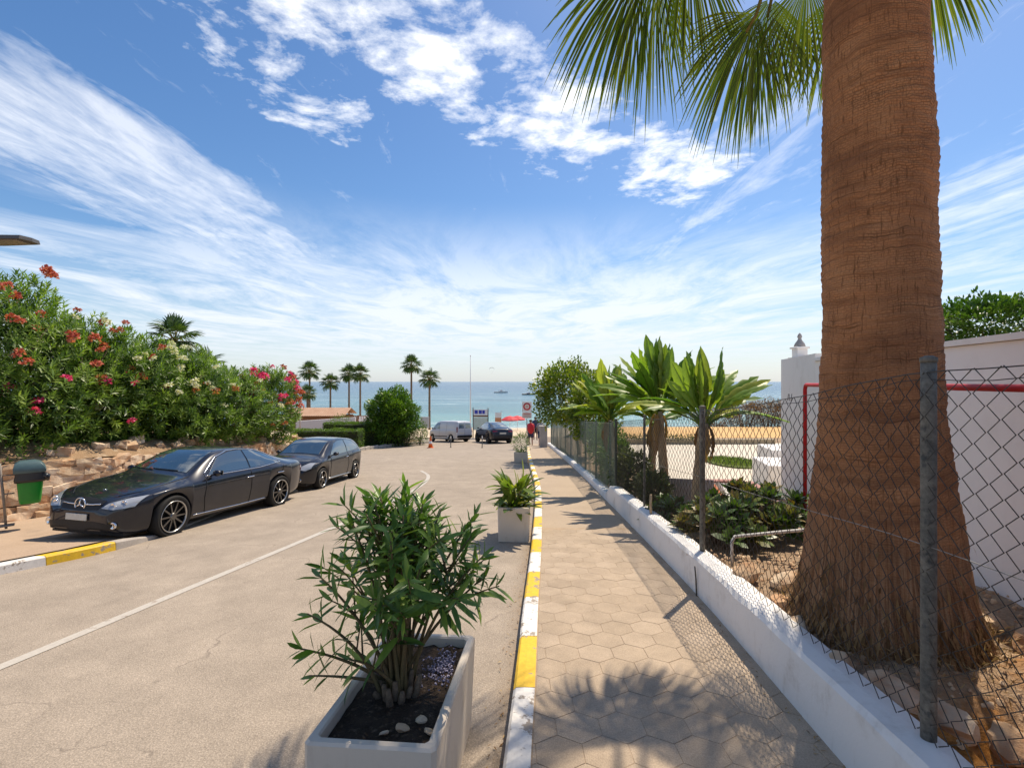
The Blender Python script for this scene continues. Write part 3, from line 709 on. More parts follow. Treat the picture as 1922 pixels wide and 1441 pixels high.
palm = empty('palm_tree', (PALM[0], PALM[1], -1.85), 0, 'tall thick-trunked fan palm with ringed brown bark behind the wire fence', 'palm tree')
PR = [(-0.15, 0.68), (0.0, 0.60), (0.16, 0.555), (0.4, 0.51), (0.78, 0.462), (1.15, 0.418), (1.55, 0.378), (2.1, 0.352), (2.7, 0.342), (3.4, 0.335), (4.2, 0.318), (4.8, 0.305), (5.6, 0.29), (6.7, 0.27), (7.3, 0.22)]
rows = []; NA = 130
for i in range(620):
    h = lerp(-0.15, 7.3, i/619); r0 = crom(PR, h); row = []
    off = 0.025*math.sin(h*0.55)
    for k in range(NA+1):
        a = 2*math.pi*(k % NA)/NA; q = Vector((math.cos(a)*0.35, math.sin(a)*0.35, h))
        st = 0.010*mnoise.noise(Vector((q.x*1.2, q.y*1.2, h*9.0))) + 0.008*mnoise.noise(Vector((q.x*2, q.y*2, h*3.2))) + 0.010*mnoise.noise(Vector((q.x, q.y, h*1.3)))
        saw = (h*17 + 2.2*mnoise.noise(Vector((q.x*1.5, q.y*1.5, h*1.2))) + 0.35*mnoise.noise(Vector((q.x*7, q.y*7, h*3)))) % 1.0; st += 0.011*(saw-0.5)*(0.5+0.9*abs(mnoise.noise(Vector((q.x*2, q.y*2, h*2.3)))))*sstep(0.3, 1.3, h) + 0.004*mnoise.noise(Vector((q.x*22, q.y*22, h*14)))
        fl = sstep(0.9, 0.0, h); st += fl*0.05*mnoise.noise(Vector((q.x*26, q.y*26, h*1.5))) + fl*fl*0.05*mnoise.noise(Vector((q.x*9, q.y*9, 0)))
        r = r0 + st; row.append((math.cos(a)*r - off*0, math.sin(a)*r, h))
    rows.append(row)
mb = MB(); mb.grid(rows); o = mb.build('trunk', palm_bark(), palm, True); o.matrix_local = Matrix.Rotation(R(-0.75), 4, 'Y') @ Matrix.Rotation(R(233), 4, 'Z')
n = 1500; a = rng.uniform(0, 6.28, n); hh = np.abs(rng.normal(0, .22, n)); rr = np.array([crom(PR, v) for v in hh])+.012
P = np.stack([rr*np.cos(a), rr*np.sin(a), hh], 1); D = np.stack([np.cos(a)*rng.uniform(.05, .7, n), np.sin(a)*rng.uniform(.05, .7, n), -np.ones(n)], 1)+rng.normal(0, .12, (n, 3))
o = scatter('root_fibres', LEAF2_V, LEAF2_F, P, D, np.stack([np.cos(a), np.sin(a), np.zeros(n)+.2], 1), rng.uniform(.06, .20, n), M_straw, palm, var=rng.random(n)*.55, W=rng.uniform(.06, .14, n)); o['kind'] = 'stuff'
M_frond = leaf_mat('palm_blade', (0.045, 0.078, 0.012), (0.09, 0.13, 0.018), (0.18, 0.20, 0.032), 0.5, 0.38)
M_petiole = mottled('palm_petiole', (0.14, 0.13, 0.03), (0.22, 0.17, 0.05), 6, 0.5, kind='Object')
def fan_blade(apex, D, N, L, nseg=46, spread=118, seed=0, g=0.34, sec=8):
    """pleated fan of drooping segments; apex, D (axis), N (blade normal)"""
    q = random.Random(seed); D = Vector(D).normalized(); N = Vector(N); N = (N - D*N.dot(D)).normalized(); X = D.cross(N)
    V = []; F = []; var = []; da = R(spread)*2/nseg
    for i in range(nseg):
        a = R(spread)*(-1 + 2*(i+0.5)/nseg) + q.uniform(-.012, .012)
        dr = (D*math.cos(a) + X*math.sin(a))
        ln = L*(1.0 - 0.34*(abs(a)/R(spread))**1.6)*q.uniform(0.9, 1.05); side = (X*math.cos(a) - D*math.sin(a)); split = 0.66
        gg = g*q.uniform(0.7, 1.35); sw = q.uniform(-.05, .05); o = len(V); tw = q.uniform(-.5, .5); vv = q.random()
        for s_ in range(sec):
            s = s_/(sec-1); s = 0.06 + 0.94*s
            c = Vector(apex) + dr*(ln*s) + side*(sw*ln*s*s) + N*(0.10*ln*s*(1-s))
            c.z -= gg*ln*(s**2.4)
            w = ln*s*math.tan(da/2)*1.02 if s < split else ln*split*math.tan(da/2)*1.02*max(0.0, 1-((s-split)/(1-split))**2.0)
            w = max(w, 0.0012); up = N*(0.45*w)
            sd = (side*math.cos(tw*max(0, s-split)) + N*math.sin(tw*max(0, s-split)))
            V += [c - sd*w, c + up, c + sd*w]; var += [vv*0.75 + 0.25*s]*3
        for s_ in range(sec-1):
            b0 = o + s_*3
            F += [(b0, b0+1, b0+4, b0+3), (b0+1, b0+2, b0+5, b0+4)]
    return V, F, var
def frond_part(parent, base, tip, L, seed, D=None, N=None, g=0.34, nseg=46, r=0.022, name='frond', spread=118):
    """base/tip of the leaf stalk, then the fan"""
    base, tip = Vector(base), Vector(tip); ax = (tip-base).normalized()
    D = ax if D is None else Vector(D).normalized(); N = Vector((0, 0, 1)) if N is None else Vector(N)
    V, F, var = fan_blade(tip, D, N, L, nseg, spread, seed, g)
    me = np_mesh(name, np.array([tuple(v) for v in V]), np.array(F), M_frond, True, np.array(var))
    o = link(name, me, None, parent)
    mid = base.lerp(tip, 0.5) + Vector((0, 0, 0.10*(tip-base).length))
    mb = MB(); pts = []
    for k in range(9):
        t = k/8; pts.append(base*(1-t)**2 + mid*(2*t*(1-t)) + tip*t*t)
    pts.append(tip + D*0.18*L)
    mb.tube(pts, [r*1.7*(1-0.55*k/9) for k in range(10)], 6); mb.build('stalk', M_petiole, o, True)
    return o
CZ = 7.10      # crown, above the palm's foot
fr = [ # (tip of stalk relative to the palm's foot, blade axis, length)
    ((-1.2, 2.0, 6.62), (-0.62, 0.15, -0.62), 1.32), ((-0.95, 2.2, 6.85), (-0.15, 0.2, -0.9), 1.28), ((-0.7, 1.9, 6.85), (0.2, 0.15, -0.85), 1.1), ((0.15, 2.1, 6.10), (-0.45, 0.15, -0.82), 1.18), ((0.38, 2.2, 6.36), (-0.12, 0.2, -0.9), 1.08), ((0.62, 1.9, 6.32), (0.1, 0.2, -0.9), .85), ((1.25, 2.3, 6.5), (0.05, 0.2, -0.9), 1.0), ((1.6, 1.5, 6.4), (0.3, 0.15, -0.85), .90)]
for i, (tp, dx, L) in enumerate(fr):
    v = Vector((tp[0], tp[1], 0)).normalized()
    frond_part(palm, (v.x*0.2, v.y*0.2, CZ-0.1), tp, L, 40+i, dx, Vector((v.x*0.8, v.y*0.8, 0.45)), 0.45, 66, spread=70)
ii = 0
for ring_, (cnt, el, st_, L) in enumerate(((9, 2, 1.35, 1.25), (9, 24, 1.3, 1.25), (8, 48, 1.15, 1.15), (5, 75, 0.9, 1.0))):
    for k in range(cnt):
        a = 2*math.pi*(k+0.37*ring_)/cnt + rnd.uniform(-.12, .12); e = R(el + rnd.uniform(-6, 6)); ii += 1
        if ring_ == 0 and (25 < math.degrees(a) % 360 < 150): continue
        d = Vector((math.cos(a)*math.cos(e), math.sin(a)*math.cos(e), math.sin(e)))
        tp = Vector((0, 0, CZ)) + d*st_; dn = (d + Vector((0, 0, -0.28))).normalized()
        frond_part(palm, (d.x*0.18, d.y*0.18, CZ-0.05+0.1*ring_), tp, L*rnd.uniform(.92, 1.08), 100+ii, dn, (0, 0, 1) if el < 70 else (math.cos(a), math.sin(a), .3), 0.40, 54)

# ------------------------------------------------------------------ plant boxes on the road side of the kerb
M_box = plaster('planter_concrete', (0.66, 0.575, 0.47), (0.38, 0.29, 0.20), 0.55, 3.4)
M_soil = mottled('potting_soil', (0.022, 0.014, 0.009), (0.06, 0.04, 0.025), 14, 0.95, (0.14, 0.10, 0.07), 70, 0.02, 0.5)
def planter(x, y, w, l, h, rz, label, cat='planter'):
    z = road_z(x, y); t = empty('concrete_planter', (x, y, z), rz, label, cat, 'concrete planters along the kerb'); t.rotation_euler = (-math.atan(SL), 0, rz)
    th = 0.05; mb = MB(); tp = 0.94
    def ring(hw, hl, zz): return [(-hw, -hl, zz), (hw, -hl, zz), (hw, hl, zz), (-hw, hl, zz)]
    def bring(hw, hl, zz, b=0.02): return [(-hw+b, -hl, zz), (hw-b, -hl, zz), (hw, -hl+b, zz), (hw, hl-b, zz), (hw-b, hl, zz), (-hw+b, hl, zz), (-hw, hl-b, zz), (-hw, -hl+b, zz)]
    W, L_ = w/2, l/2
    rs = [bring(W*tp, L_*tp, 0.0), bring(W*0.985, L_*0.985, h*0.8), bring(W-0.002, L_-0.002, h-0.012), bring(W-0.012, L_-0.012, h), bring(W-th+0.008, L_-th+0.008, h), bring(W-th, L_-th, h-0.01), bring(W*0.985-th, L_*0.985-th, h*0.55)]
    for r_ in rs: r_.append(r_[0])
    mb.grid(rs); mb.build('box', M_box, t)
    sb = MB(); n = 14; hw, hl = W*0.985-th-0.0, L_*0.985-th
    sb.grid([[(lerp(-hw, hw, i/n), lerp(-hl, hl, j/n), h-0.055 + 0.02*mnoise.noise((i*.7, j*.7, x*3))) for i in range(n+1)] for j in range(n+1)])
    sb.build('soil', M_soil, t, True)
    return t
p1 = planter(-0.585, 2.62, 0.60, 1.12, 0.55, R(-4.5), 'long pale concrete planter nearest the camera holding the large oleander')
p2 = planter(0.045, 8.05, 0.52, 0.80, 0.54, R(-3), 'square-ended concrete planter with broad yellowish leaves, second along the kerb')
p3 = planter(0.40, 21.7, 0.62, 0.8, 0.45, R(-2), 'far concrete planter with a small rounded bush, last along the kerb')
# stones and a drift of lilac chippings on the near planter's soil
for i, (x, y, s) in enumerate([(-0.52, 2.30, .035), (-0.44, 2.36, .03), (-0.39, 2.27, .028), (-.60, 2.27, .022), (-.35, 2.45, .02)]):
    o = link('pebble', ROCKM[(i*2+1) % 6]); o.scale = (s*1.2, s, s*.7); z0 = road_z(x, y)+0.50; o.location = (x, y, z0+s*.2); o.rotation_euler = (.2*i, .3, i)
    tag(o, 'small pale pebble on the soil of the near planter', 'pebble', 'pebbles in the near planter')
n = 420; gx_ = rng.normal(-0.40, .055, n); gy_ = rng.normal(2.86, .1, n); kk = (gx_ < -0.345); gx_ = gx_[kk]; gy_ = gy_[kk]; n = len(gx_)
P = np.stack([gx_, gy_, -(1.97+SL*gy_+.018*.4)+0.505+rng.uniform(0, .02, n)], 1)
o = scatter('chippings', tvo, tfo, P, rng.normal(size=(n, 3)), rng.normal(size=(n, 3)), rng.uniform(.006, .013, n), plain('lilac_chips', (0.33, 0.30, 0.40), 0.6))
tag(o, 'lilac grey chippings spread on the soil behind the oleander stem', 'chippings', None, 'stuff')

# ------------------------------------------------------------------ oleander in the near planter, leaf by leaf
M_ole = leaf_mat('oleander_leaf', (0.06, 0.125, 0.028), (0.11, 0.20, 0.04), (0.23, 0.33, 0.06), 0.38, 0.24, 0.45)
def leaf_obj_mat(name, stops, rough=0.4, trans=0.22):
    m, t, b = P_mat(name, stops[0][1], rough, 0.45); oi = t.new('ShaderNodeObjectInfo').outputs['Random']
    col = t.ramp(oi, stops); p = coords(t, 'Object'); n = t.noise(p, 9, 4, 0.6); col = t.mix(0.4, col, t.mix(1.0, col, t.ramp(n, [(0.3, 0.6), (0.7, 1.35)]), 'MULTIPLY'))
    t.l.new(col, b.inputs['Base Color'])
    tr = t.new('ShaderNodeBsdfTranslucent'); t.l.new(t.mix(1.0, col, (1.5, 1.7, 0.7), 'MULTIPLY'), tr.inputs[0])
    mx = t.new('ShaderNodeMixShader'); mx.inputs[0].default_value = trans
    t.l.new(b.outputs[0], mx.inputs[1]); t.l.new(tr.outputs[0], mx.inputs[2]); t.l.new(mx.outputs[0], t.n['Material Output'].inputs[0]); return m
M_olel = leaf_obj_mat('oleander_leaf_single', [(0.0, (0.06, 0.13, 0.028)), (0.55, (0.105, 0.20, 0.04)), (0.85, (0.19, 0.30, 0.055)), (1.0, (0.30, 0.40, 0.07))], 0.34, 0.38)
M_stem = mottled('green_stem', (0.10, 0.085, 0.035), (0.17, 0.12, 0.06), 12, 0.7, kind='Object')
M_bark = mottled('grey_bark', (0.13, 0.09, 0.06), (0.24, 0.17, 0.11), 8, 0.9, None, 40, 0.01, 0.5, kind='Object')
def lance_mesh(name, m, wid=0.095, droop=0.12, fold=0.03, sec=6):
    rows = []
    for i in range(sec):
        s = i/(sec-1); w = wid*(math.sin(math.pi*min(1, s*0.93+0.07))**0.8)*(1 if s < .999 else 0.05); z = -droop*s*s
        rows.append([(-w, s, z+fold*(w/wid)), (0, s, z), (w, s, z+fold*(w/wid))])
    mb = MB(); mb.grid(rows); return mb.mesh(name, m, True)
OLEAF = [lance_mesh('leaf', M_olel, 0.115, d, 0.03) for d in (0.05, 0.14, 0.26)]
def orient(D, U):
    D = Vector(D).normalized(); U = Vector(U); X = D.cross(U)
    X = X.normalized() if X.length > 1e-5 else D.orthogonal().normalized(); Z = X.cross(D)
    return Matrix((X, D, Z)).transposed().to_4x4()
def oleander_single():
    root = empty('oleander', (-0.62, 2.62, road_z(-.6, 2.62)+0.49), 0, 'large dark green oleander growing in the near concrete planter', 'shrub')
    q = random.Random(21); leaves = []; stems = MB(); sp = []
    specs = [] # (dx, dy, height)
    for i in range(21):
        a = q.uniform(0, 6.28); r = q.uniform(0.1, 0.52)*(1.0 if i > 3 else .5); h = lerp(1.06, 0.70, (r/0.52)**2) + q.uniform(-.12, .05)
        specs.append((r*math.cos(a)*1.0, r*math.sin(a)*0.75, h))
    specs += [(-0.50, -0.10, 0.30), (-0.48, -0.02, 0.44), (-0.42, -.14, 0.18), (-0.45, 0.05, 0.62), (0.42, 0.1, 0.95), (0.48, 0.05, 0.62), (0.05, -.22, .55), (-.18, -.24, .32), (.16, -.2, .75)]
    for si, (dx, dy, h) in enumerate(specs):
        b0 = Vector((q.uniform(-.07, .07), q.uniform(-.08, .08), -0.01)); tip = Vector((dx, dy, h)); c1 = Vector((dx*0.35, dy*0.35, h*0.6+0.02))
        pts = [b0*(1-t)**2 + c1*2*t*(1-t) + tip*t*t for t in [k/10 for k in range(11)]]
        stems.tube(pts, [lerp(0.013, 0.004, k/10) for k in range(11)], 6)
        br = [(pts, 0.55)]
        for bq in range(q.randint(2, 3) if h > 0.5 else 1):
            k = q.randint(4, 7); p0 = pts[k]; dirv = (tip-p0).normalized(); sd = Vector((q.uniform(-1, 1), q.uniform(-1, 1), q.uniform(-.1, .4))).normalized()
            e = p0 + (dirv*0.7+sd*0.75).normalized()*q.uniform(.2, .36); m_ = p0.lerp(e, .5)+Vector((0, 0, .02))
            p2_ = [p0*(1-t)**2+m_*2*t*(1-t)+e*t*t for t in [j/6 for j in range(7)]]
            stems.tube(p2_, [lerp(.006, .003, j/6) for j in range(7)], 5); br.append((p2_, 0.35))
        for pl, f0 in br:
            L = sum((pl[i+1]-pl[i]).length for i in range(len(pl)-1)); nw = max(3, int(L*(1-f0)/0.052)); 
            for w_ in range(nw):
                t = f0 + (1-f0)*(w_+0.5)/nw; fi = t*(len(pl)-1); i0 = min(int(fi), len(pl)-2); pos = pl[i0].lerp(pl[i0+1], fi-i0); ax = (pl[i0+1]-pl[i0]).normalized()
                u = ax.orthogonal().normalized(); v = ax.cross(u); a0 = q.uniform(0, 6.28); tipness = (w_+1)/nw
                if q.random() < 0.36 and tipness < .62: continue
                for j in range(3):
                    a = a0 + j*2.094 + q.uniform(-.3, .3); rad = u*math.cos(a)+v*math.sin(a)
                    D = (rad*lerp(1.15, .8, tipness**2) + ax*lerp(.25, .85, tipness) + Vector((0, 0, lerp(-.35, .05, tipness)))).normalized()
                    ln = q.uniform(.10, .185)*lerp(1.1, .8, tipness**3)
                    leaves.append((pos, D, ax, ln, q.choice((0, 1, 1, 2) if tipness < .8 else (0, 0, 1))))
    stems.build('stems', M_stem, root, True)
    q.shuffle(leaves)
    big = leaves[:300]
    for pos, D, U, ln, k in big:
        o = link('leaf', OLEAF[k], None, root); o.matrix_local = Matrix.Translation(pos) @ orient(D, U) @ Matrix.Diagonal((ln, ln, ln, 1))
    rest = leaves[300:]
    if rest:
        P = np.array([tuple(l[0]) for l in rest]); D = np.array([tuple(l[1]) for l in rest]); U = np.array([tuple(l[2]) for l in rest])
        o = scatter('foliage', LEAF_V, LEAF_F, P, D, U, [l[3] for l in rest], M_ole, root, True, var=rng.random(len(rest))**1.6); o['kind'] = 'stuff'
    # woody crown of old stumps at the foot
    mb = MB()
    for k in range(16):
        a = k*2.4; rr = 0.03+0.06*(k/16); b0 = Vector((rr*math.cos(a), rr*math.sin(a), -0.04)); mb.tube([b0, b0+Vector((math.cos(a)*.03, math.sin(a)*.03, .06)), b0+Vector((math.cos(a)*.05, math.sin(a)*.05, rnd.uniform(.08, .18)))], [.024, .02, .013], 7)
    mb.build('root_crown', M_bark, root, True)
    return root
oleander_single()
# broad-leaved plant in the second planter
M_broad = leaf_obj_mat('broad_leaf', [(0.0, (0.05, 0.10, 0.016)), (0.4, (0.13, 0.19, 0.026)), (0.75, (0.27, 0.31, 0.04)), (1.0, (0.42, 0.40, 0.07))], 0.4, 0.35)
def broad_plant():
    root = empty('potted_plant', (0.03, 8.0, road_z(0, 8.05)+0.44), 0, 'clump of broad pointed yellow-green leaves in the second planter', 'plant')
    q = random.Random(5); me = [lance_mesh('leaf', M_broad, w, d, .05, 7) for w, d in ((0.15, .15), (0.17, .35), (.12, .05))]
    for i in range(120):
        a = q.uniform(0, 6.28); e = q.uniform(-0.15, 1.4); r = q.uniform(0, .22); ln = q.uniform(.28, .46)*(1.25 if e > 1.0 and q.random() < .5 else .9)
        D = Vector((math.cos(a)*math.cos(e), math.sin(a)*math.cos(e), math.sin(e)))
        pos = Vector((r*math.cos(a), r*1.3*math.sin(a), q.uniform(0, .42)))
        o = link('leaf', q.choice(me), None, root); o.matrix_local = Matrix.Translation(pos) @ orient(D, (0, 0, 1) if e < 1.3 else (1, 0, 0)) @ Matrix.Diagonal((ln, ln, ln, 1))
    mb = MB()
    for k in range(9):
        a = k*.7; mb.tube([(0.06*math.cos(a), .08*math.sin(a), -.06), (0.1*math.cos(a), .12*math.sin(a), .2), (.12*math.cos(a), .16*math.sin(a), .34)], [.012, .01, .006], 5)
    mb.build('stems', M_stem, root, True)
broad_plant()

def leafy_ball(name, c, rad, n, m, label, cat, size=(.05, .09), tmpl='oval', lump=0.25, seed=0, trunk=None, group=None, shell=0.55, flat_top=False, wscale=1.0, core=True):
    """a bush or crown: leaves spread through the volume of a lumpy body"""
    root = empty(name, (c[0], c[1], c[2]-rad[2] if trunk is None else trunk), 0, label, cat, group)
    g = np.random.default_rng(seed); d = unit(g.normal(size=(n, 3)))
    lf = np.array([1 + lump*(mnoise.noise((a*2.2+seed, b*2.2, e*2.2)) + .6*mnoise.noise((a*5+seed, b*5, e*5))) for a, b, e in d])
    r = lf*(shell + (1-shell)*g.random(n)**0.6)
    off = np.array(c) - np.array(root.location)
    P = d*np.array(rad)*r[:, None] + off
    D = d + g.normal(0, .55, (n, 3)) + np.array([0, 0, .35]); U = g.normal(0, .5, (n, 3)) + np.array([0, 0, 1.0])
    s = g.uniform(size[0], size[1], n)
    tv, tf = (OVAL_V, OVAL_F) if tmpl == 'oval' else (LEAF2_V, LEAF2_F)
    clump = np.array([mnoise.noise((a*3.1+9, b*3.1, e*3.1+seed)) for a, b, e in d])
    var = np.clip(0.45 + 0.5*clump + g.normal(0, .2, n), 0, 1)
    o = scatter('crown' if trunk is not None else 'foliage', tv, tf, P, D, U, s, m, root, False, var, s*wscale); o['kind'] = 'stuff'
    return root, off
M_bush = leaf_mat('bush_leaf', (0.03, 0.075, 0.010), (0.085, 0.175, 0.016), (0.19, 0.29, 0.028), 0.4, 0.25)
M_hedge = leaf_mat('hedge_leaf', (0.035, 0.08, 0.010), (0.095, 0.175, 0.018), (0.19, 0.27, 0.03), 0.45, 0.25)
M_olive = leaf_mat('olive_leaf', (0.035, 0.055, 0.016), (0.08, 0.105, 0.032), (0.16, 0.17, 0.055), 0.5, 0.2)
r_, off = leafy_ball('potted_bush', (0.40, 21.7, road_z(.4, 21.7)+0.45+0.38), (.38, .42, .45), 900, M_hedge, 'small rounded olive-green bush in the far planter', 'shrub', (.08, .15), 'lance', .35, 3)
mb = MB(); mb.tube([(0, 0, -.05), (0.02, 0, .2), (0, .03, .5)], [.02, .018, .01], 6); mb.build('stem', M_bark, r_, True)
# ------------------------------------------------------------------ dry-stone wall and the planted bank on the left
def sw_pt(s):
    """point and outward normal on the wall line by running length"""
    pts = [(x, y) for y, x in SW]
    for (x0, y0), (x1, y1) in zip(pts, pts[1:]):
        L = math.hypot(x1-x0, y1-y0)
        if s <= L: t = s/L; tx, ty = (x1-x0)/L, (y1-y0)/L; return x0+tx*s, y0+ty*s, ty, -tx
        s -= L
    return x1, y1, ty, -tx
SWLEN = sum(math.hypot(b[1]-a[1], b[0]-a[0]) for a, b in zip(SW, SW[1:]))
def sw_top(x, y): return walk_z(x, y) + 1.22 - 0.30*sstep(18, 22, y)
stone_wall = empty('stone_wall', (0, 0, 0), 0, 'dry-stone retaining wall of rough tan limestone below the flowering shrubs', 'wall')
mb = MB(); rows = []
for i in range(60):
    x, y, nx, ny = sw_pt(SWLEN*i/59); zb = walk_z(x, y)-0.3; zt = sw_top(x, y)-0.06
    rows.append([(x-nx*0.10, y-ny*0.10, zb), (x-nx*0.16, y-ny*0.16, (zb+zt)/2), (x-nx*0.22, y-ny*0.22, zt), (x-nx*0.6, y-ny*0.6, zt+0.02)])
mb.grid(rows); mb.build('core', mottled('wall_core_earth', (0.16, 0.09, 0.045), (0.25, 0.15, 0.08), 3, 0.95, None, 30, 0.02, .5), stone_wall)
SM = []
for i in range(8):
    bm = bmesh.new(); bmesh.ops.create_cube(bm, size=2.0); bmesh.ops.subdivide_edges(bm, edges=bm.edges, cuts=1, use_grid_fill=True)
    off = Vector((i*7.3, 2.1, 4))
    for v in bm.verts:
        n = v.co.normalized(); v.co = v.co.lerp(n*1.3, 0.22); v.co *= 1 + 0.34*mnoise.noise(v.co*0.9+off); v.co.z += 0.18*v.co.x*(1 if i % 2 else -1)
    me = bpy.data.meshes.new('stone'); bm.to_mesh(me); bm.free(); me.materials.append(M_stone); SM.append(me)
ns = 0; h = 0.0; rowi = 0; q = random.Random(4)
cands = []
while h < 1.24:
    rh = q.uniform(0.14, 0.22); s = q.uniform(0.0, 0.4) + 8.0
    while s < SWLEN-0.1:
        w = q.uniform(0.2, 0.46); cands.append((s+w/2, h+rh/2, w, rh)); s += w+0.006
    h += rh*0.94; rowi += 1
cands = [c for c in cands]
for (s, hh, w, rh) in cands[:300]:
    x, y, nx, ny = sw_pt(s); z = walk_z(x, y) + hh*(1-0.25*sstep(18, 22, y)) - 0.02
    o = link('stone', q.choice(SM), None, stone_wall); o.scale = (w*0.53, q.uniform(.11, .17), rh*0.56)
    st = -0.14*hh + q.uniform(-.035, .035)
    o.location = (x+nx*st, y+ny*st, z+q.uniform(-.02, .02)); o.rotation_euler = (q.uniform(-.12, .12), q.uniform(-.14, .14), math.atan2(-nx, ny)+math.pi/2*0 + q.uniform(-.15, .15))
# low second course of rubble on the bank behind
def bank_z(x, y, d): return sw_top(x, y) - 0.05 + 0.32*sstep(0.1, 1.2, d) + 0.03*min(d, 12)
mb = MB(); rows = []
for i in range(50):
    x, y, nx, ny = sw_pt(SWLEN*i/49); row = []
    for d in (0.15, 0.5, 0.9, 1.4, 2.2, 3.5, 6, 10, 18, 40):
        xx, yy = x-nx*d, y-ny*d; row.append((xx, yy, bank_z(x, y, d) + 0.06*mnoise.noise((xx*1.5, yy*1.5, 0))))
    rows.append(row)
x, y, nx, ny = sw_pt(SWLEN)
rows.append([(p[0], p[1]+0.8, p[2]-1.2) for p in rows[-1]])
mb.grid(rows); o = mb.build('bank', M_earth, None, True); o['kind'] = 'structure'
for i in range(60):
    s = q.uniform(8.4, SWLEN-0.5); x, y, nx, ny = sw_pt(s); d = q.uniform(.35, 1.0); o = link('bank_stone', q.choice(SM)); k = q.uniform(.07, .15)
    o.scale = (k, k, k*.8); o.location = (x-nx*d, y-ny*d, bank_z(x, y, d)+k*.3); o.rotation_euler = (q.uniform(-.4, .4), q.uniform(-.4, .4), q.uniform(0, 6))
    tag(o, 'loose reddish stone on the bank between the stone wall and the shrubs', 'stone', 'loose stones on the bank')

# ------------------------------------------------------------------ flowering oleanders on the bank
M_oleb = leaf_mat('oleander_hedge_leaf', (0.045, 0.09, 0.016), (0.13, 0.215, 0.03), (0.27, 0.36, 0.065), 0.42, 0.36)
def flower_mesh(name, m, seed, n=46, r=0.62):
    g = np.random.default_rng(seed); d = unit(g.normal(size=(n, 3))); d[:, 2] = np.where(d[:, 2] < -.3, -d[:, 2], d[:, 2])
    P = d*g.uniform(.4, 1, (n, 1))*r; V = []; F = []; var = []
    tv = OVAL_V.copy()
    D = d + g.normal(0, .8, (n, 3)); U = d
    D = unit(D); X = unit(np.cross(D, U)); Z = np.cross(X, D); S = g.uniform(.28, .48, n)[:, None, None]
    VV = P[:, None] + S*(tv[None, :, 0:1]*X[:, None]*1.5 + tv[None, :, 1:2]*D[:, None] + tv[None, :, 2:3]*Z[:, None])
    F = OVAL_F[None] + (np.arange(n)*len(tv))[:, None, None]; 
    F4 = F.reshape(-1, 4) if OVAL_F.shape[1] == 4 else F.reshape(-1, 3)
    return np_mesh(name, VV.reshape(-1, 3), F4, m, False, np.repeat(g.random(n), len(tv)))
OVAL_F = np.array([(0,2,1),(1,2,4),(1,4,3),(3,4,5)]) if OVAL_F.shape[1] == 3 else OVAL_F
FL = {}
for nm, c in (('pink', ((0.55, 0.02, 0.13), (0.75, 0.05, 0.22), (0.85, 0.16, 0.34))), ('red', ((0.34, 0.05, 0.04), (0.52, 0.11, 0.075), (0.62, 0.22, 0.15))),
              ('white', ((0.5, 0.46, 0.30), (0.72, 0.68, 0.52), (0.8, 0.78, 0.66))), ('rust', ((0.22, 0.06, 0.02), (0.40, 0.13, 0.05), (0.52, 0.24, 0.10)))):
    m = leaf_mat('petal_'+nm, *c, 0.6, 0.25, 0.2); FL[nm] = [flower_mesh('flower_cluster', m, s) for s in range(3)]
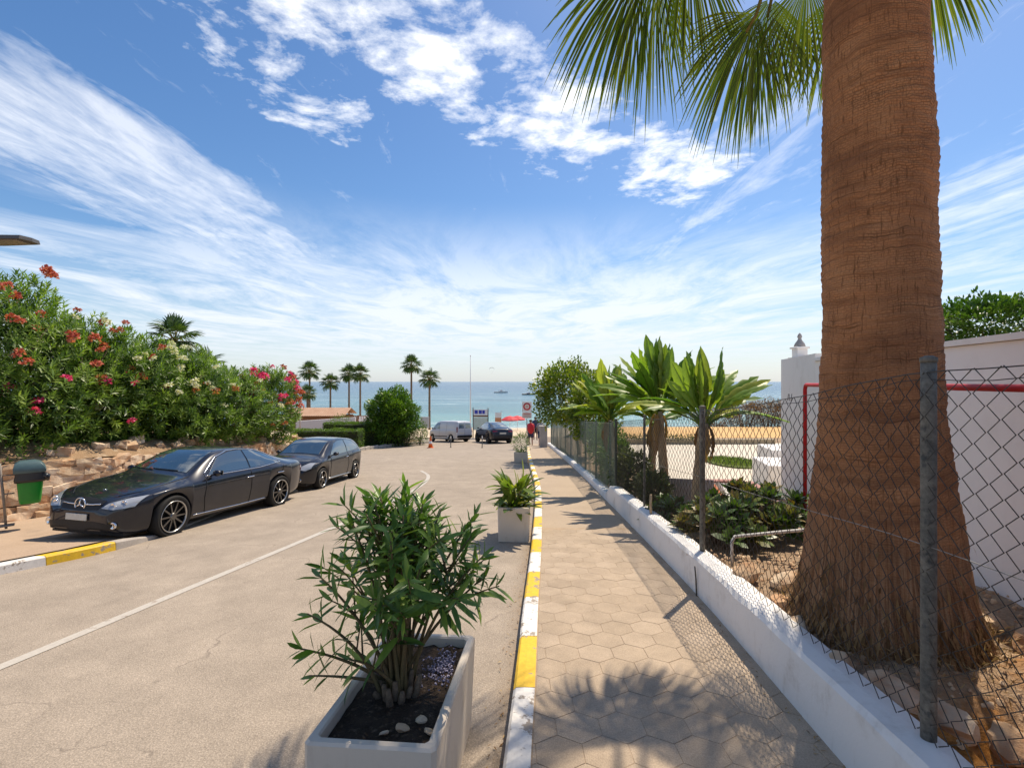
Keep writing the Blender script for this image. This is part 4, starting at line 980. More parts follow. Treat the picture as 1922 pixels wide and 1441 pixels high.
def oleander_bush(c, rad, zb, label, flowers, seed, dens=26, lean=(0, 0)):
    """c: centre of the body; zb: ground; many upright shoots ending in whorls of leaves"""
    root = empty('oleander_bush', (c[0], c[1], zb), 0, label, 'shrub', 'oleanders on the bank above the stone wall')
    g = np.random.default_rng(seed); area = 4*math.pi*((rad[0]*rad[1])**1.6/3+(rad[0]*rad[2])**1.6/3+(rad[1]*rad[2])**1.6/3)**(1/1.6)
    nt = int(area*dens); d = unit(g.normal(size=(nt, 3))); d[:, 2] = np.where(d[:, 2] < -0.75, -d[:, 2], d[:, 2])
    lf = np.array([1 + 0.20*mnoise.noise((a*2.0+seed, b*2.0, e*2.0)) + 0.15*mnoise.noise((a*4.6+seed, b*4.6, e*4.6)) + .07*mnoise.noise((a*11, b*11, e*11+seed)) for a, b, e in d])
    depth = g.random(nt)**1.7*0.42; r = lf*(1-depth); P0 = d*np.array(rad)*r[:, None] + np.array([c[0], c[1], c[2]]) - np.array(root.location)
    ax = unit(d*np.array([.75, .75, .6]) + np.array([0, 0, .62]) + g.normal(0, .28, (nt, 3)))
    clump = np.array([mnoise.noise((a*3.7+seed, b*3.7, e*3.7+4)) for a, b, e in d])
    Ps = []; Ds = []; Us = []; Ss = []; Vs = []
    nl = 15
    for k in range(nl):
        t = (k//3)/5.0; a = (k % 3)*2.094 + (k//3)*0.9 + g.uniform(0, 6.28, nt)*0 + g.normal(0, .35, nt)
        u = unit(np.cross(ax, np.array([.31, .87, .4]))); v = np.cross(ax, u)
        rad_ = u*np.cos(a)[:, None] + v*np.sin(a)[:, None]
        D = rad_*(1.0-.55*t) + ax*(.5+.6*t) + np.array([0, 0, -.12*(1-t)])
        Ps.append(P0 - ax*(0.20*(1-t))[..., None] if np.ndim(t) else P0 - ax*0.26*(1-t)); Ds.append(D); Us.append(ax); Ss.append(g.uniform(.14, .24, nt)*(1-.2*t))
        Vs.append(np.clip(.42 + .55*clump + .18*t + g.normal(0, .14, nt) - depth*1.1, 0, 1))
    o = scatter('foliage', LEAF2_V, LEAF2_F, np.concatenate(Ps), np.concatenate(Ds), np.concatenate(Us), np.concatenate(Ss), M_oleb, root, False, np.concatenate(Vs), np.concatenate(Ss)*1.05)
    o['kind'] = 'stuff'
    mb = MB(); qq = random.Random(seed)
    for k in range(11):
        a = qq.uniform(0, 6.28); e = Vector((c[0]-root.location[0]+rad[0]*.7*math.cos(a), c[1]-root.location[1]+rad[1]*.7*math.sin(a), c[2]-zb+rad[2]*qq.uniform(-.1, .6)))
        b0 = Vector((qq.uniform(-.25, .25), qq.uniform(-.25, .25), -.15)); mb.tube([b0, b0.lerp(e, .4)+Vector((0, 0, .25)), e], [.035, .025, .012], 6)
    mb.build('stems', M_bark, root, True)
    for kind, cnt, lo, hi, sz in flowers:
        for k in range(cnt):
            for _ in range(60):
                dv = Vector(g.normal(size=3)).normalized()
                if lo <= dv.z <= hi and (dv.x*0.8 - dv.y*0.6) > -0.05: break
            l_ = 1 + 0.20*mnoise.noise((dv.x*2.0+seed, dv.y*2.0, dv.z*2.0)) + 0.15*mnoise.noise((dv.x*4.6+seed, dv.y*4.6, dv.z*4.6))
            o = link('flower_cluster', FL[kind][k % 3], None, root); s = sz*g.uniform(.75, 1.25)
            o.location = (dv.x*rad[0]*l_*1.05 + c[0]-root.location[0], dv.y*rad[1]*l_*1.05 + c[1]-root.location[1], dv.z*rad[2]*l_*1.05 + c[2]-zb + 0.03)
            o.scale = (s, s, s*.9); o.rotation_euler = (g.uniform(-.5, .5), g.uniform(-.5, .5), g.uniform(0, 6))
    return root
def at(px, py, d): return ((px-961)/908*d, d, (716-py)/908*d)
ob = [ # px, top y px, distance, half width px, label, flowers
    (-30, 505, 11.6, 150, 'tallest oleander at the left edge, covered in faded red flower heads', [('red', 60, -.05, 1, .18), ('pink', 10, -.6, .1, .19)], 1),
    (135, 590, 13.2, 105, 'oleander with a few bright pink flowers low down beside the tall red one', [('pink', 7, -.4, .2, .17), ('red', 6, .1, .9, .13), ('white', 8, .2, .9, .16)], 2),
    (235, 628, 14.6, 90, 'oleander dotted with creamy white flowers left of the middle of the bank', [('white', 20, -.1, .85, .17), ('rust', 4, .0, .8, .13)], 3),
    (325, 652, 16.0, 85, 'dense dark oleander in the middle of the bank with rusty seed heads', [('rust', 9, -.3, .7, .14), ('white', 3, .2, .7, .13)], 4),
    (415, 690, 17.6, 72, 'light green oleander with two or three white blossoms behind the black cars', [('white', 5, .0, .8, .15), ('rust', 3, .0, .6, .12)], 5),
    (490, 684, 19.6, 50, 'last oleander on the bank, topped with bright pink and red blossom', [('pink', 20, .2, 1, .20), ('red', 18, .0, .9, .18), ('rust', 8, -.4, .3, .14)], 6)]
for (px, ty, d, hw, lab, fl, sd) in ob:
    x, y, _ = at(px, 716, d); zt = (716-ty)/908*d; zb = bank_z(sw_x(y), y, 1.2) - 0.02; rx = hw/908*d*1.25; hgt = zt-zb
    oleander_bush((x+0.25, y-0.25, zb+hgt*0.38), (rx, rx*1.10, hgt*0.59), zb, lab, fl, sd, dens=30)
# one thin flowering shoot past the end of the hedge
sx, sy, sz = at(545, 716, 21.0); zb = bank_z(sw_x(21), 21, 1)-.6
rt = empty('oleander_shoot', (sx, sy, zb), 0, 'thin red-flowered oleander shoot leaning past the end of the bank', 'shrub')
mb = MB(); mb.tube([(0, 0, 0), (.03, 0, 1.2), (-.02, 0, 2.6)], [.03, .025, .012], 6); mb.build('stem', M_bark, rt, True)
for k in range(7):
    o = link('flower_cluster', FL['red' if k % 3 else 'pink'][k % 3], None, rt); o.location = (rnd.uniform(-.22, .22), rnd.uniform(-.2, .2), 2.3+rnd.uniform(-.35, .3)); o.scale = (.16, .16, .13)
n = 90; P = np.stack([rng.normal(0, .15, n), rng.normal(0, .15, n), rng.uniform(1.7, 2.6, n)], 1)
o = scatter('foliage', LEAF2_V, LEAF2_F, P, rng.normal(0, .7, (n, 3))+[0, 0, .5], np.tile([.1, .2, 1.], (n, 1)), rng.uniform(.1, .16, n), M_oleb, rt, W=rng.uniform(.12, .2, n)); o['kind'] = 'stuff'

# ------------------------------------------------------------------ bin on its post by the stone wall
M_green = plain('green_plastic', (0.008, 0.23, 0.022), 0.35, 0.5)
M_lid = plain('grey_green_plastic', (0.07, 0.12, 0.125), 0.4, 0.5)
M_bag = plain('black_bag', (0.02, 0.022, 0.026), 0.3, 0.5)
M_galv = mottled('painted_steel', (0.20, 0.17, 0.14), (0.28, 0.24, 0.20), 8, 0.5, kind='Object')
bx_, by_ = -9.3, 9.25; bz = walk_z(bx_, by_)+.10
bin_ = empty('litter_bin', (bx_, by_, bz), 0, 'green plastic litter bin with grey lid and black bag on a thin post', 'bin'); bin_.rotation_euler = (0, 0, R(44))
mb = MB(); mb.tube([(-0.26, 0, -.05), (-0.30, 0, .6), (-0.345, 0, 1.18)], .02, 8); mb.box((-.26, 0, .012), (.22, .16, .024)); mb.tube([(-.33, 0, .95), (-.15, 0, .95)], .014, 6); mb.tube([(-.32, 0, .6), (-.15, 0, .6)], .014, 6)
mb.build('post', M_galv, bin_, True)
def rbox_rows(levels, b=.07, n=5):
    rows = []
    for (hw, hd, z, ox) in levels:
        row = []
        for cx, cy, a0 in ((1, 1, 0), (-1, 1, 90), (-1, -1, 180), (1, -1, 270)):
            for k in range(n):
                a = R(a0 + 90*k/(n-1)); row.append((ox+cx*(hw-b)+b*math.cos(a), cy*(hd-b)+b*math.sin(a), z))
        row.append(row[0]); rows.append(row)
    return rows
mb = MB(); rws = rbox_rows([(.10, .09, .38, .06), (.145, .125, .385, .06), (.155, .135, .45, .06), (.185, .165, .84, .06), (.185, .165, .90, .06)]); mb.grid(rws); mb.f.append(tuple(range(20))); mb.build('bucket', M_green, bin_, True)
mb = MB(); mb.grid(rbox_rows([(.19, .17, .83, .06), (.215, .195, .80, .06), (.22, .20, .85, .06), (.205, .185, .93, .06), (.21, .19, .97, .06), (.205, .185, 1.0, .06)], .06)); 
mb.tube([(.24, -.12, .93), (.29, -.14, .88), (.31, -.13, .80)], [.05, .06, .02], 7); mb.build('bag', M_bag, bin_, True)
mb = MB(); mb.grid(rbox_rows([(.215, .195, .98, .06), (.225, .205, 1.0, .06), (.22, .20, 1.07, .05), (.18, .165, 1.16, .03), (.10, .09, 1.20, .02), (.01, .01, 1.205, .02)], .009)); mb.build('lid', M_lid, bin_, True)

# ------------------------------------------------------------------ street lamp reaching in from the left
M_lamp = plain('lamp_housing', (0.09, 0.08, 0.07), 0.45, 0.5)
lx, ly, lz = at(-5, 452, 7.5)
lamp = empty('street_lamp', (lx-1.3, ly, walk_z(lx-1.3, ly)), 0, 'flat street lamp head reaching in at the left edge of the sky', 'street lamp')
ox = -(lx-1.3); gz = walk_z(lx-1.3, ly)
mb = MB(); zl = lz-gz
pts = [(1.0, -.05), (1.55, -.30), (2.12, -.30), (2.16, -.14), (2.10, 0.02), (1.55, .05)]
pts = [(0.9, -.16), (1.2, -.20), (1.80, -.17), (1.84, 0.0), (1.80, .17), (1.2, .20), (.9, .16)]
vs = [(x, y, zl+0.02*(x-.9)-0.03) for x, y in pts] + [(x*.995+.006, y*.9, zl+0.045+0.0*(x)) for x, y in pts]; n = len(pts)
mb.add(vs, [tuple(range(n-1, -1, -1)), tuple(range(n, 2*n))] + [(i, (i+1) % n, n+(i+1) % n, n+i) for i in range(n)]); mb.build('head', M_lamp, lamp)
mb = MB(); mb.box((1.45, 0, zl-0.022), (.55, .26, .012)); mb.build('diffuser', plain('lamp_glass', (0.26, 0.22, 0.18), 0.25, 0.5), lamp)
mb = MB(); mb.tube([(0, 0, -.1), (0, 0, zl*.6), (0, 0, zl-.25), (.08, 0, zl-.08), (.3, 0, zl-.01), (1.0, 0, zl)], [.07, .06, .045, .04, .035, .03], 12); mb.build('pole', M_lamp, lamp, True)

# ------------------------------------------------------------------ hedges, bushes and garden bed beyond the cars
M_bed = mottled('bed_earth', (0.30, 0.20, 0.11), (0.40, 0.28, 0.16), 1.2, 0.95, (0.16, 0.17, 0.05), 30, .02, .4)
def bed_z(x, y): return road_z(x, y) + 0.12
bedp = [(23.5, -30, -8.75), (26, -30, -9.5), (29, -30, -10.2), (33, -30, -9.75), (36, -30, -8.8), (39, -30, -7.2), (40.5, -30, -6.9), (43, -30, -8.2), (46, -30, -9.5)]
mb = MB(); rows = []
for y, a, b in bedp: rows.append([(lerp(a, b, k/10), y, bed_z(lerp(a, b, k/10), y)) for k in range(11)])
mb.grid(rows); o = mb.build('garden_bed', M_bed, None, True); o['kind'] = 'structure'
edge = [(b, y) for y, a, b in bedp[:7]]; kr = bpy.data.objects.new('bed_kerb', None); COL.objects.link(kr); kr['kind'] = 'structure'
for (x0, y0), (x1, y1) in zip(edge, edge[1:]):
    L = math.hypot(x1-x0, y1-y0); nb = max(2, int(L/.8))
    for k in range(nb):
        t0, t1 = k/nb+.006, (k+1)/nb-.006; cx, cy = lerp(x0, x1, (t0+t1)/2), lerp(y0, y1, (t0+t1)/2)
        mb = MB(); mb.box((cx, cy, bed_z(cx, cy)-.04), (L*(t1-t0), .16, .26), math.atan2(y1-y0, x1-x0), 1, .02); mb.build('kerb_stone', M_kraw, kr)
def hedge(name, x0, x1, y, w, h, label, seed, dens=330, yaw=0.0):
    L = x1-x0; xc = (x0+x1)/2; z0 = min(bed_z(x0, y), bed_z(x1, y))-.05
    root = empty(name, (xc, y, z0), yaw, label, 'hedge', 'clipped hedges of the garden bed'); g = np.random.default_rng(seed)
    n = int((2*L*h + 2*w*h + L*w)*dens); f = g.random(n); A = np.array([L*h, L*h*.4, w*h, w*h, L*w*1.2]); A = np.cumsum(A/A.sum()); k = np.searchsorted(A, f)
    a, b = g.uniform(-.5, .5, n), g.uniform(-.5, .5, n); P = np.zeros((n, 3)); N = np.zeros((n, 3))
    for i, (fx_, nn) in enumerate(((lambda a, b: (a*L, -w/2, (b+.5)*h), (0, -1, 0)), (lambda a, b: (a*L, w/2, (b+.5)*h), (0, 1, 0)), (lambda a, b: (L/2, a*w, (b+.5)*h), (1, 0, 0)), (lambda a, b: (-L/2, a*w, (b+.5)*h), (-1, 0, 0)), (lambda a, b: (a*L, b*w, h), (0, 0, 1)))):
        s = k == i; q3 = fx_(a[s], b[s]); P[s] = np.stack([np.broadcast_to(c, s.sum()) for c in q3], 1); N[s] = nn
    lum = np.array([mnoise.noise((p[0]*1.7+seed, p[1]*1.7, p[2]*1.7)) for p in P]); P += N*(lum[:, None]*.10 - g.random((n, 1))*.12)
    D = N*.8 + g.normal(0, .6, (n, 3)) + [0, 0, .3]
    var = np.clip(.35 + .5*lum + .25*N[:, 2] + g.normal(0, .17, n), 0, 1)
    o = scatter('foliage', OVAL_V, OVAL_F, P, D, N + g.normal(0, .4, (n, 3)), g.uniform(.05, .09, n), M_hedge, root, False, var); o['kind'] = 'stuff'
    mb = MB(); mb.box((0, 0, h*.47), (L-.16, w-.16, h*.9), 0, 1); mb.build('dark_core', plain('core_shade', (0.025, 0.03, 0.012), .9), root)  # solid near-black core stands in for the shaded inside of the hedge
    return root
hedge('hedge', -14.4, -9.95, 32.0, 1.1, 1.35, 'low clipped hedge nearest the parked black cars', 1)
hedge('hedge', -13.2, -9.4, 36.2, 1.0, 1.75, 'taller clipped hedge behind the nearest one', 2)
hedge('hedge', -15.5, -10.0, 40.0, 1.0, 1.75, 'bright green clipped hedge furthest back beside the round bush', 3)
# round bush and its neighbours
cx, cy, cz = at(737, 784, 36.5)
r_, off = leafy_ball('round_bush', (cx, cy, cz), (1.95, 1.9, 2.15), 15000, M_bush, 'big rounded bright green bush at the bend of the road', 'bush', (.16, .30), 'lance', .30, 8, None, None, .45, wscale=1.9)
mb = MB(); mb.lathe([(.1, .1), (.8, .3), (1.05, 1.6), (.95, 2.6), (.4, 3.1), (0, 3.2)], (0, 0, 0), 14); mb.build('dark_core', MATS['core_shade'], r_, True)  # dark solid filling, coloured as the shade behind the bush leaves
for i, (px, py, d, rad, sd, mm, lab, nn) in enumerate([(762, 822, 36.0, (.75, .6, .62), 5, M_olive, 'grey-green wispy shrub at the foot of the round bush', 1500), (788, 812, 37.5, (.62, .6, .95), 6, M_hedge, 'small upright green bush between the round bush and the van', 1900), (727, 815, 40, (.9, .8, .8), 7, M_bush, 'dark low shrub half hidden behind the round bush', 1500), (640, 792, 44, (1.1, .9, .7), 9, M_hedge, 'small light green shrub behind the hedges', 1200)]):
    x, y, z = at(px, py, d); r_, off = leafy_ball('garden_shrub', (x, y, z), rad, nn, mm, lab, 'shrub', (.08, .16), 'lance', .3, sd, None, 'small shrubs of the garden bed', .4, wscale=1.6)
    mb = MB()
    for k in range(5): mb.tube([(0, 0, -.1), (rad[0]*.5*math.cos(k*1.3), rad[1]*.5*math.sin(k*1.3), rad[2]*1.3)], [.03, .01], 5)
    mb.build('stems', M_bark, r_, True)
# ------------------------------------------------------------------ cars
def car_paint(name, c, metal=0.3, rough=0.32, dust=0.022):
    m, t, b = P_mat(name, c, rough, 0.2, metal, 0.9); p = coords(t, 'Object'); n = t.noise(p, 3.0, 6, 0.65); f = t.noise(p, 300, 2, .6)
    sep = t.new('ShaderNodeSeparateXYZ'); t.l.new(p, sep.inputs[0])
    low = t.math('SUBTRACT', 1, t.smooth(sep.outputs[2], 0.15, 0.6))
    d = t.math('MULTIPLY', t.math('ADD', t.smooth(n, 0.35, 0.8), low), dust)
    t.l.new(t.mix(d, c, (0.33, 0.27, 0.2)), b.inputs['Base Color'])
    rr = t.math('ADD', 0.02, t.math('MULTIPLY', d, 0.6)); t.l.new(rr, b.inputs['Coat Roughness']); return m
M_black = car_paint('black_paint', (0.006, 0.008, 0.016), 0.1, 0.3)
M_black2 = car_paint('black_paint_b', (0.010, 0.011, 0.016), 0.2, 0.3)
M_white = car_paint('silver_white_paint', (0.60, 0.60, 0.62), 0.1, 0.4)
M_navy = car_paint('dark_blue_paint', (0.007, 0.010, 0.022), 0.3, 0.3)
M_glass = P_mat('car_glass', (0.014, 0.030, 0.036), 0.02, 0.6, 0.0, 1.0)[0]; MATS['car_glass'].node_tree.nodes['Principled BSDF'].inputs['IOR'].default_value = 2.1
M_chrome = plain('chrome', (0.72, 0.72, 0.74), 0.12, 0.5, 1.0, grain=.03)
M_rub = plain('rubber', (0.018, 0.017, 0.016), 0.75, 0.3)
M_trim = plain('black_trim', (0.012, 0.012, 0.013), 0.5, 0.4)
M_lens = P_mat('headlamp_lens', (0.42, 0.43, 0.44), 0.12, 0.7, 0.25, 1.0)[0]
M_red = P_mat('tail_lamp', (0.22, 0.008, 0.01), 0.12, 0.6, 0.0, 1.0)[0]
M_plate = plain('number_plate', (0.62, 0.60, 0.52), 0.5)
M_rimd = plain('dark_rim', (0.16, 0.155, 0.15), 0.28, 0.5, 0.9)
M_rims = plain('silver_rim', (0.50, 0.49, 0.47), 0.3, 0.5, 0.9)

class Car:
    def __init__(s, name, label, loc, rz, S, paint, group=None):
        s.S = S; s.root = empty(name, loc, 0, label, 'car' if 'van' not in name else 'van', group); s.root.rotation_euler = S.get('pitch', (0, 0)) + (rz,)
        s.paint = paint; s.body()
    def zlow(s, x):
        z = crom(s.S['low'], x)
        for ax in s.S['axles']:
            r = s.S['arch']; dx = abs(x-ax)
            if dx < r: z = max(z, s.S['wr'] - 0.01 + math.sqrt(r*r-dx*dx)*0.98)
        return z
    def section(s, x):
        S = s.S; zt = crom(S['top'], x); zb = min(crom(S['belt'], x), zt-0.015); wb = crom(S['wb'], x); wr = min(crom(S['wt'], x), wb*0.97); zl = min(s.zlow(x), zb-.05)
        cr = min(S.get('crown', .05), (zt-zb)*0.5); ze = zt-cr
        def L(t): return lerp(zl, zb, t)
        bulge = 0.10*max(0, ze-zb)
        return [(wb*.80, zl), (wb*.955, zl+.004), (wb*.982, L(.28)), (wb*1.0, L(.58)), (wb*.998, L(.80)), (wb*.985, L(.93)), (wb*.955, zb),
                (lerp(wb*.955, wr, .10), lerp(zb, ze, .10)), (lerp(wb*.955, wr, .48)+bulge*.35, lerp(zb, ze, .52)), (lerp(wb*.955, wr, .93)+bulge*.1, lerp(zb, ze, .93)),
                (wr*.955, lerp(ze, zt, .35)), (wr*.8, lerp(ze, zt, .62)), (wr*.42, lerp(ze, zt, .92)), (0, zt)]
    def body(s):
        S = s.S; x0, x1 = S['top'][0][0], S['top'][-1][0]; xs = set(np.linspace(x0, x1, 40).tolist())
        for e in (x0, x1):
            for k in (.02, .05, .1): xs.add(e + k*(1 if e == x0 else -1))
        for ax in S['axles']:
            r = S['arch']
            for k in range(15): xs.add(ax + r*math.cos(math.pi*k/14)*1.0)
            xs.add(ax+r+.015); xs.add(ax-r-.015)
        xs = sorted(xs); xs = [x for i, x in enumerate(xs) if i == 0 or x-xs[i-1] > .008]
        rows = []
        for x in xs:
            h = s.section(x); rows.append([(x, -y, z) for y, z in h] + [(x, y, z) for y, z in h[::-1][1:]])
        mb = MB(); mb.grid(rows); n = len(rows[0]); h = (n-1)//2
        for base, flip in ((0, False), ((len(rows)-1)*n, True)):
            for i in range(h):
                f = (base+i, base+i+1, base+n-2-i, base+n-1-i) if i < h-1 else (base+i, base+i+1, base+n-1-i)
                mb.f.append(f[::-1] if flip else f)
        me = mb.mesh('body', s.paint, True)
        bm = bmesh.new(); bm.from_mesh(me); bmesh.ops.recalc_face_normals(bm, faces=bm.faces); s.bvh = BVHTree.FromBMesh(bm); bm.to_mesh(me); bm.free()
        s.bodyo = link('body', me, None, s.root)
        md = s.bodyo.modifiers.new('sub', 'SUBSURF'); md.levels = 1; md.render_levels = 2
        # underside and dark wheel wells
        ub = MB(); zl = S['under']; wb = S['half']
        ub.box(((x0+x1)/2, 0, zl+.03), (x1-x0-.35, wb*1.55, .06))
        for ax in S['axles']: ub.box((ax, 0, (zl+S['wr']+S['arch'])/2), (S['arch']*1.9, wb*1.35, S['wr']+S['arch']-zl-.02))
        ub.build('underbody', M_trim, s.root)
    def hit(s, axis, a, b):
        if axis == 'L': o, d = Vector((a, 4, b)), Vector((0, -1, 0))
        elif axis == 'R': o, d = Vector((a, -4, b)), Vector((0, 1, 0))
        elif axis == 'F': o, d = Vector((6, a, b)), Vector((-1, 0, 0))
        elif axis == 'B': o, d = Vector((-6, a, b)), Vector((1, 0, 0))
        else: o, d = Vector((a, b, 4)), Vector((0, 0, -1))
        h = s.bvh.ray_cast(o, d)
        if h[0] is None: h = s.bvh.find_nearest(o + d*4)
        n = h[1]
        if n.dot(d) > 0: n = -n
        return h[0], n
    def patch(s, name, axis, A, B, m, off=.006, nu=14, nv=6, parent=None, skirt=.02):
        """a curved panel lying on the body between two outline curves"""
        def samp(P, t):
            L = [0]
            for p, q_ in zip(P, P[1:]): L.append(L[-1]+math.dist(p, q_))
            d = t*L[-1]
            for i in range(len(P)-1):
                if d <= L[i+1]+1e-9: k = (d-L[i])/max(1e-9, L[i+1]-L[i]); return (lerp(P[i][0], P[i+1][0], k), lerp(P[i][1], P[i+1][1], k))
            return P[-1]
        rows = []; inn = []
        for j in range(nv+1):
            row = []; ri = []
            for i in range(nu+1):
                a = samp(A, i/nu); b = samp(B, i/nu); p = (lerp(a[0], b[0], j/nv), lerp(a[1], b[1], j/nv)); h, n = s.hit(axis, *p)
                row.append(h + n*off); ri.append(h - n*skirt)
            rows.append(row); inn.append(ri)
        mb = MB(); mb.grid(rows)
        def strip(o_, i_): mb.grid([o_, i_])
        strip(rows[0], inn[0]); strip(rows[-1], inn[-1]); strip([r[0] for r in rows], [r[0] for r in inn]); strip([r[-1] for r in rows], [r[-1] for r in inn])
        me = mb.mesh(name, m, True); bm = bmesh.new(); bm.from_mesh(me); bm.normal_update()
        o = link(name, me, None, parent or s.root); bm.free()
        return o
    def line(s, name, axis, pts, r, m, off=.004, parent=None, n=6, dense=10):
        P = []
        for a, b in zip(pts, pts[1:]):
            for k in range(dense): P.append((lerp(a[0], b[0], k/dense), lerp(a[1], b[1], k/dense)))
        P.append(pts[-1]); Q = []
        for p in P: h, nn = s.hit(axis, *p); Q.append(h + nn*off)
        mb = MB(); mb.tube(Q, r, n); return mb.build(name, m, parent or s.root, True)
    def both(s, fn, *a, **k):
        for ax in ('L', 'R'): fn(a[0], ax, *a[1:], **k)
    def wheels(s, track, w, r, rimr, m_face, m_lip, spokes=10, sw=.035, front_steer=0.0):
        tyre = MB(); tyre.lathe([(rimr, -w/2+.02), (r*.93, -w/2), (r*.985, -w/2+.02), (r, -w/2+.05), (r, w/2-.05), (r*.985, w/2-.02), (r*.93, w/2), (rimr, w/2-.02), (rimr*.97, w/2-.05)], n=36, axis='y', cap=False); tme = tyre.mesh('wheel', M_rub, True)
        lip = MB(); lip.lathe([(rimr*.95, w/2-.035), (rimr*.99, w/2-.02), (rimr*1.02, w/2-.008), (rimr*.985, w/2-.002), (rimr*.945, w/2-.012), (rimr*.935, w/2-.03)], n=36, axis='y', cap=False); lme = lip.mesh('rim', m_lip, True)
        sp = MB(); sp.lathe([(.0, w/2-.01), (.05, w/2-.012), (.062, w/2-.03), (.066, w/2-.06)], n=20, axis='y', cap=False); bk = MB(); bk.lathe([(rimr*.955, w/2-.03), (rimr*.93, w/2-.11), (.0, w/2-.11)], n=24, axis='y', cap=False); bme = bk.mesh('brake_disc', M_trim)
        for k in range(spokes):
            a = 2*math.pi*k/spokes; c, sn = math.cos(a), math.sin(a)
            def T(rr, t, d): return (rr*c - t*sn, w/2-d, rr*sn + t*c)
            vs = [T(.05, -sw*.5, .03), T(.05, sw*.5, .03), T(rimr*.93, sw*.42, .022), T(rimr*.93, -sw*.42, .022), T(.05, -sw*.5, .07), T(.05, sw*.5, .07), T(rimr*.93, sw*.42, .07), T(rimr*.93, -sw*.42, .07)]
            sp.add(vs, [(0,1,2,3), (0,4,5,1), (1,5,6,2), (2,6,7,3), (3,7,4,0)])
        sme = sp.mesh('spokes', m_face)
        for ax in s.S['axles']:
            for sd in (1, -1):
                o = link('wheel', tme, None, s.root); o.location = (ax, sd*(track/2), r); o.rotation_euler = (0, 0, (0 if sd > 0 else math.pi) + (front_steer if ax > 0 else 0))
                link('rim', lme, None, o); link('spokes', sme, None, o); link('brake_disc', bme, None, o)
    def mirrors(s, x, z, w, m):
        for ax, sd in (('L', 1), ('R', -1)):
            h, n = s.hit(ax, x, z); mb = MB(); rows = []
            for i in range(9):
                t = i/8; k = max(.05, math.sin(math.pi*(t*.92+.04)))**.55; row = []
                for j in range(13):
                    a = 2*math.pi*j/12; row.append((h.x + .03 + .07*k*math.cos(a), h.y + sd*(.05+w*t), h.z + .06 + .062*k*math.sin(a)))
                rows.append(row)
            mb.grid(rows); mb.tube([(h.x+.02, h.y-sd*.03, h.z), (h.x+.03, h.y+sd*.08, h.z+.03)], .018, 6); o = mb.build('wing_mirror', m, s.root, True)
            g = MB(); g.box((h.x-.045, h.y+sd*(.05+w/2), h.z+.06), (.012, w*.8, .085)); g.build('mirror_glass', M_glass, o)

SLP = math.atan(SL)
def car_place(front, rear):
    """ground points of the middle of the front and rear axle -> location, heading, tilt"""
    f, r = Vector((front[0], front[1], road_z(*front))), Vector((rear[0], rear[1], road_z(*rear))); d = f-r; return f, r, math.atan2(d.y, d.x), math.atan2(-d.z, math.hypot(d.x, d.y))
# --- black four-door coupe
S = dict(top=[(-2.46,.80),(-2.40,.94),(-2.15,1.00),(-1.75,1.06),(-1.25,1.20),(-.75,1.335),(-.25,1.395),(.15,1.39),(.45,1.335),(.8,1.17),(1.12,1.00),(1.35,.955),(1.7,.90),(2.05,.815),(2.28,.735),(2.40,.66),(2.455,.55)],
    belt=[(-2.46,.72),(-2.3,.90),(-1.6,.955),(-.6,.935),(.4,.90),(1.0,.875),(1.6,.845),(2.0,.775),(2.25,.69),(2.40,.60),(2.455,.48)],
    wb=[(-2.46,.50),(-2.40,.64),(-2.25,.76),(-1.9,.87),(-1.3,.93),(-.5,.905),(.4,.905),(1.1,.922),(1.55,.935),(1.9,.905),(2.12,.85),(2.28,.765),(2.38,.66),(2.455,.50)],
    wt=[(-2.46,.45),(-2.2,.70),(-1.85,.68),(-1.4,.60),(-.9,.565),(-.2,.57),(.3,.585),(.8,.66),(1.15,.75),(1.6,.78),(2.0,.72),(2.28,.60),(2.455,.36)],
    low=[(-2.46,.44),(-2.3,.32),(-1.9,.23),(2.0,.19),(2.3,.20),(2.455,.26)], axles=(1.585, -1.27), arch=.39, wr=.352, under=.16, half=.9, crown=.045)
f, r, hd, pt = car_place((-6.98, 8.78), (-6.46, 11.66)); mid = f.lerp(r, (1.585)/(1.585+1.27))
cls = Car('parked_car', 'glossy black low-roofed saloon with star badge parked in front beside the stone wall', (mid.x, mid.y, mid.z), hd, S, M_black); cls.root.rotation_euler = (-.02, pt, hd)
cls.wheels(1.63, .25, .352, .262, M_rimd, M_rims, 10, .028); cls.root.scale = (1.03, 1.03, 1.05)
cls.patch('windscreen', 'F', [(-.60,1.01),(-.3,1.03),(0,1.035),(.3,1.03),(.60,1.01)], [(-.50,1.335),(0,1.35),(.50,1.335)], M_glass, .008, 20, 10)
cls.patch('rear_window', 'B', [(-.52,1.08),(.52,1.08)], [(-.44,1.33),(.44,1.33)], M_glass, .008, 16, 6)
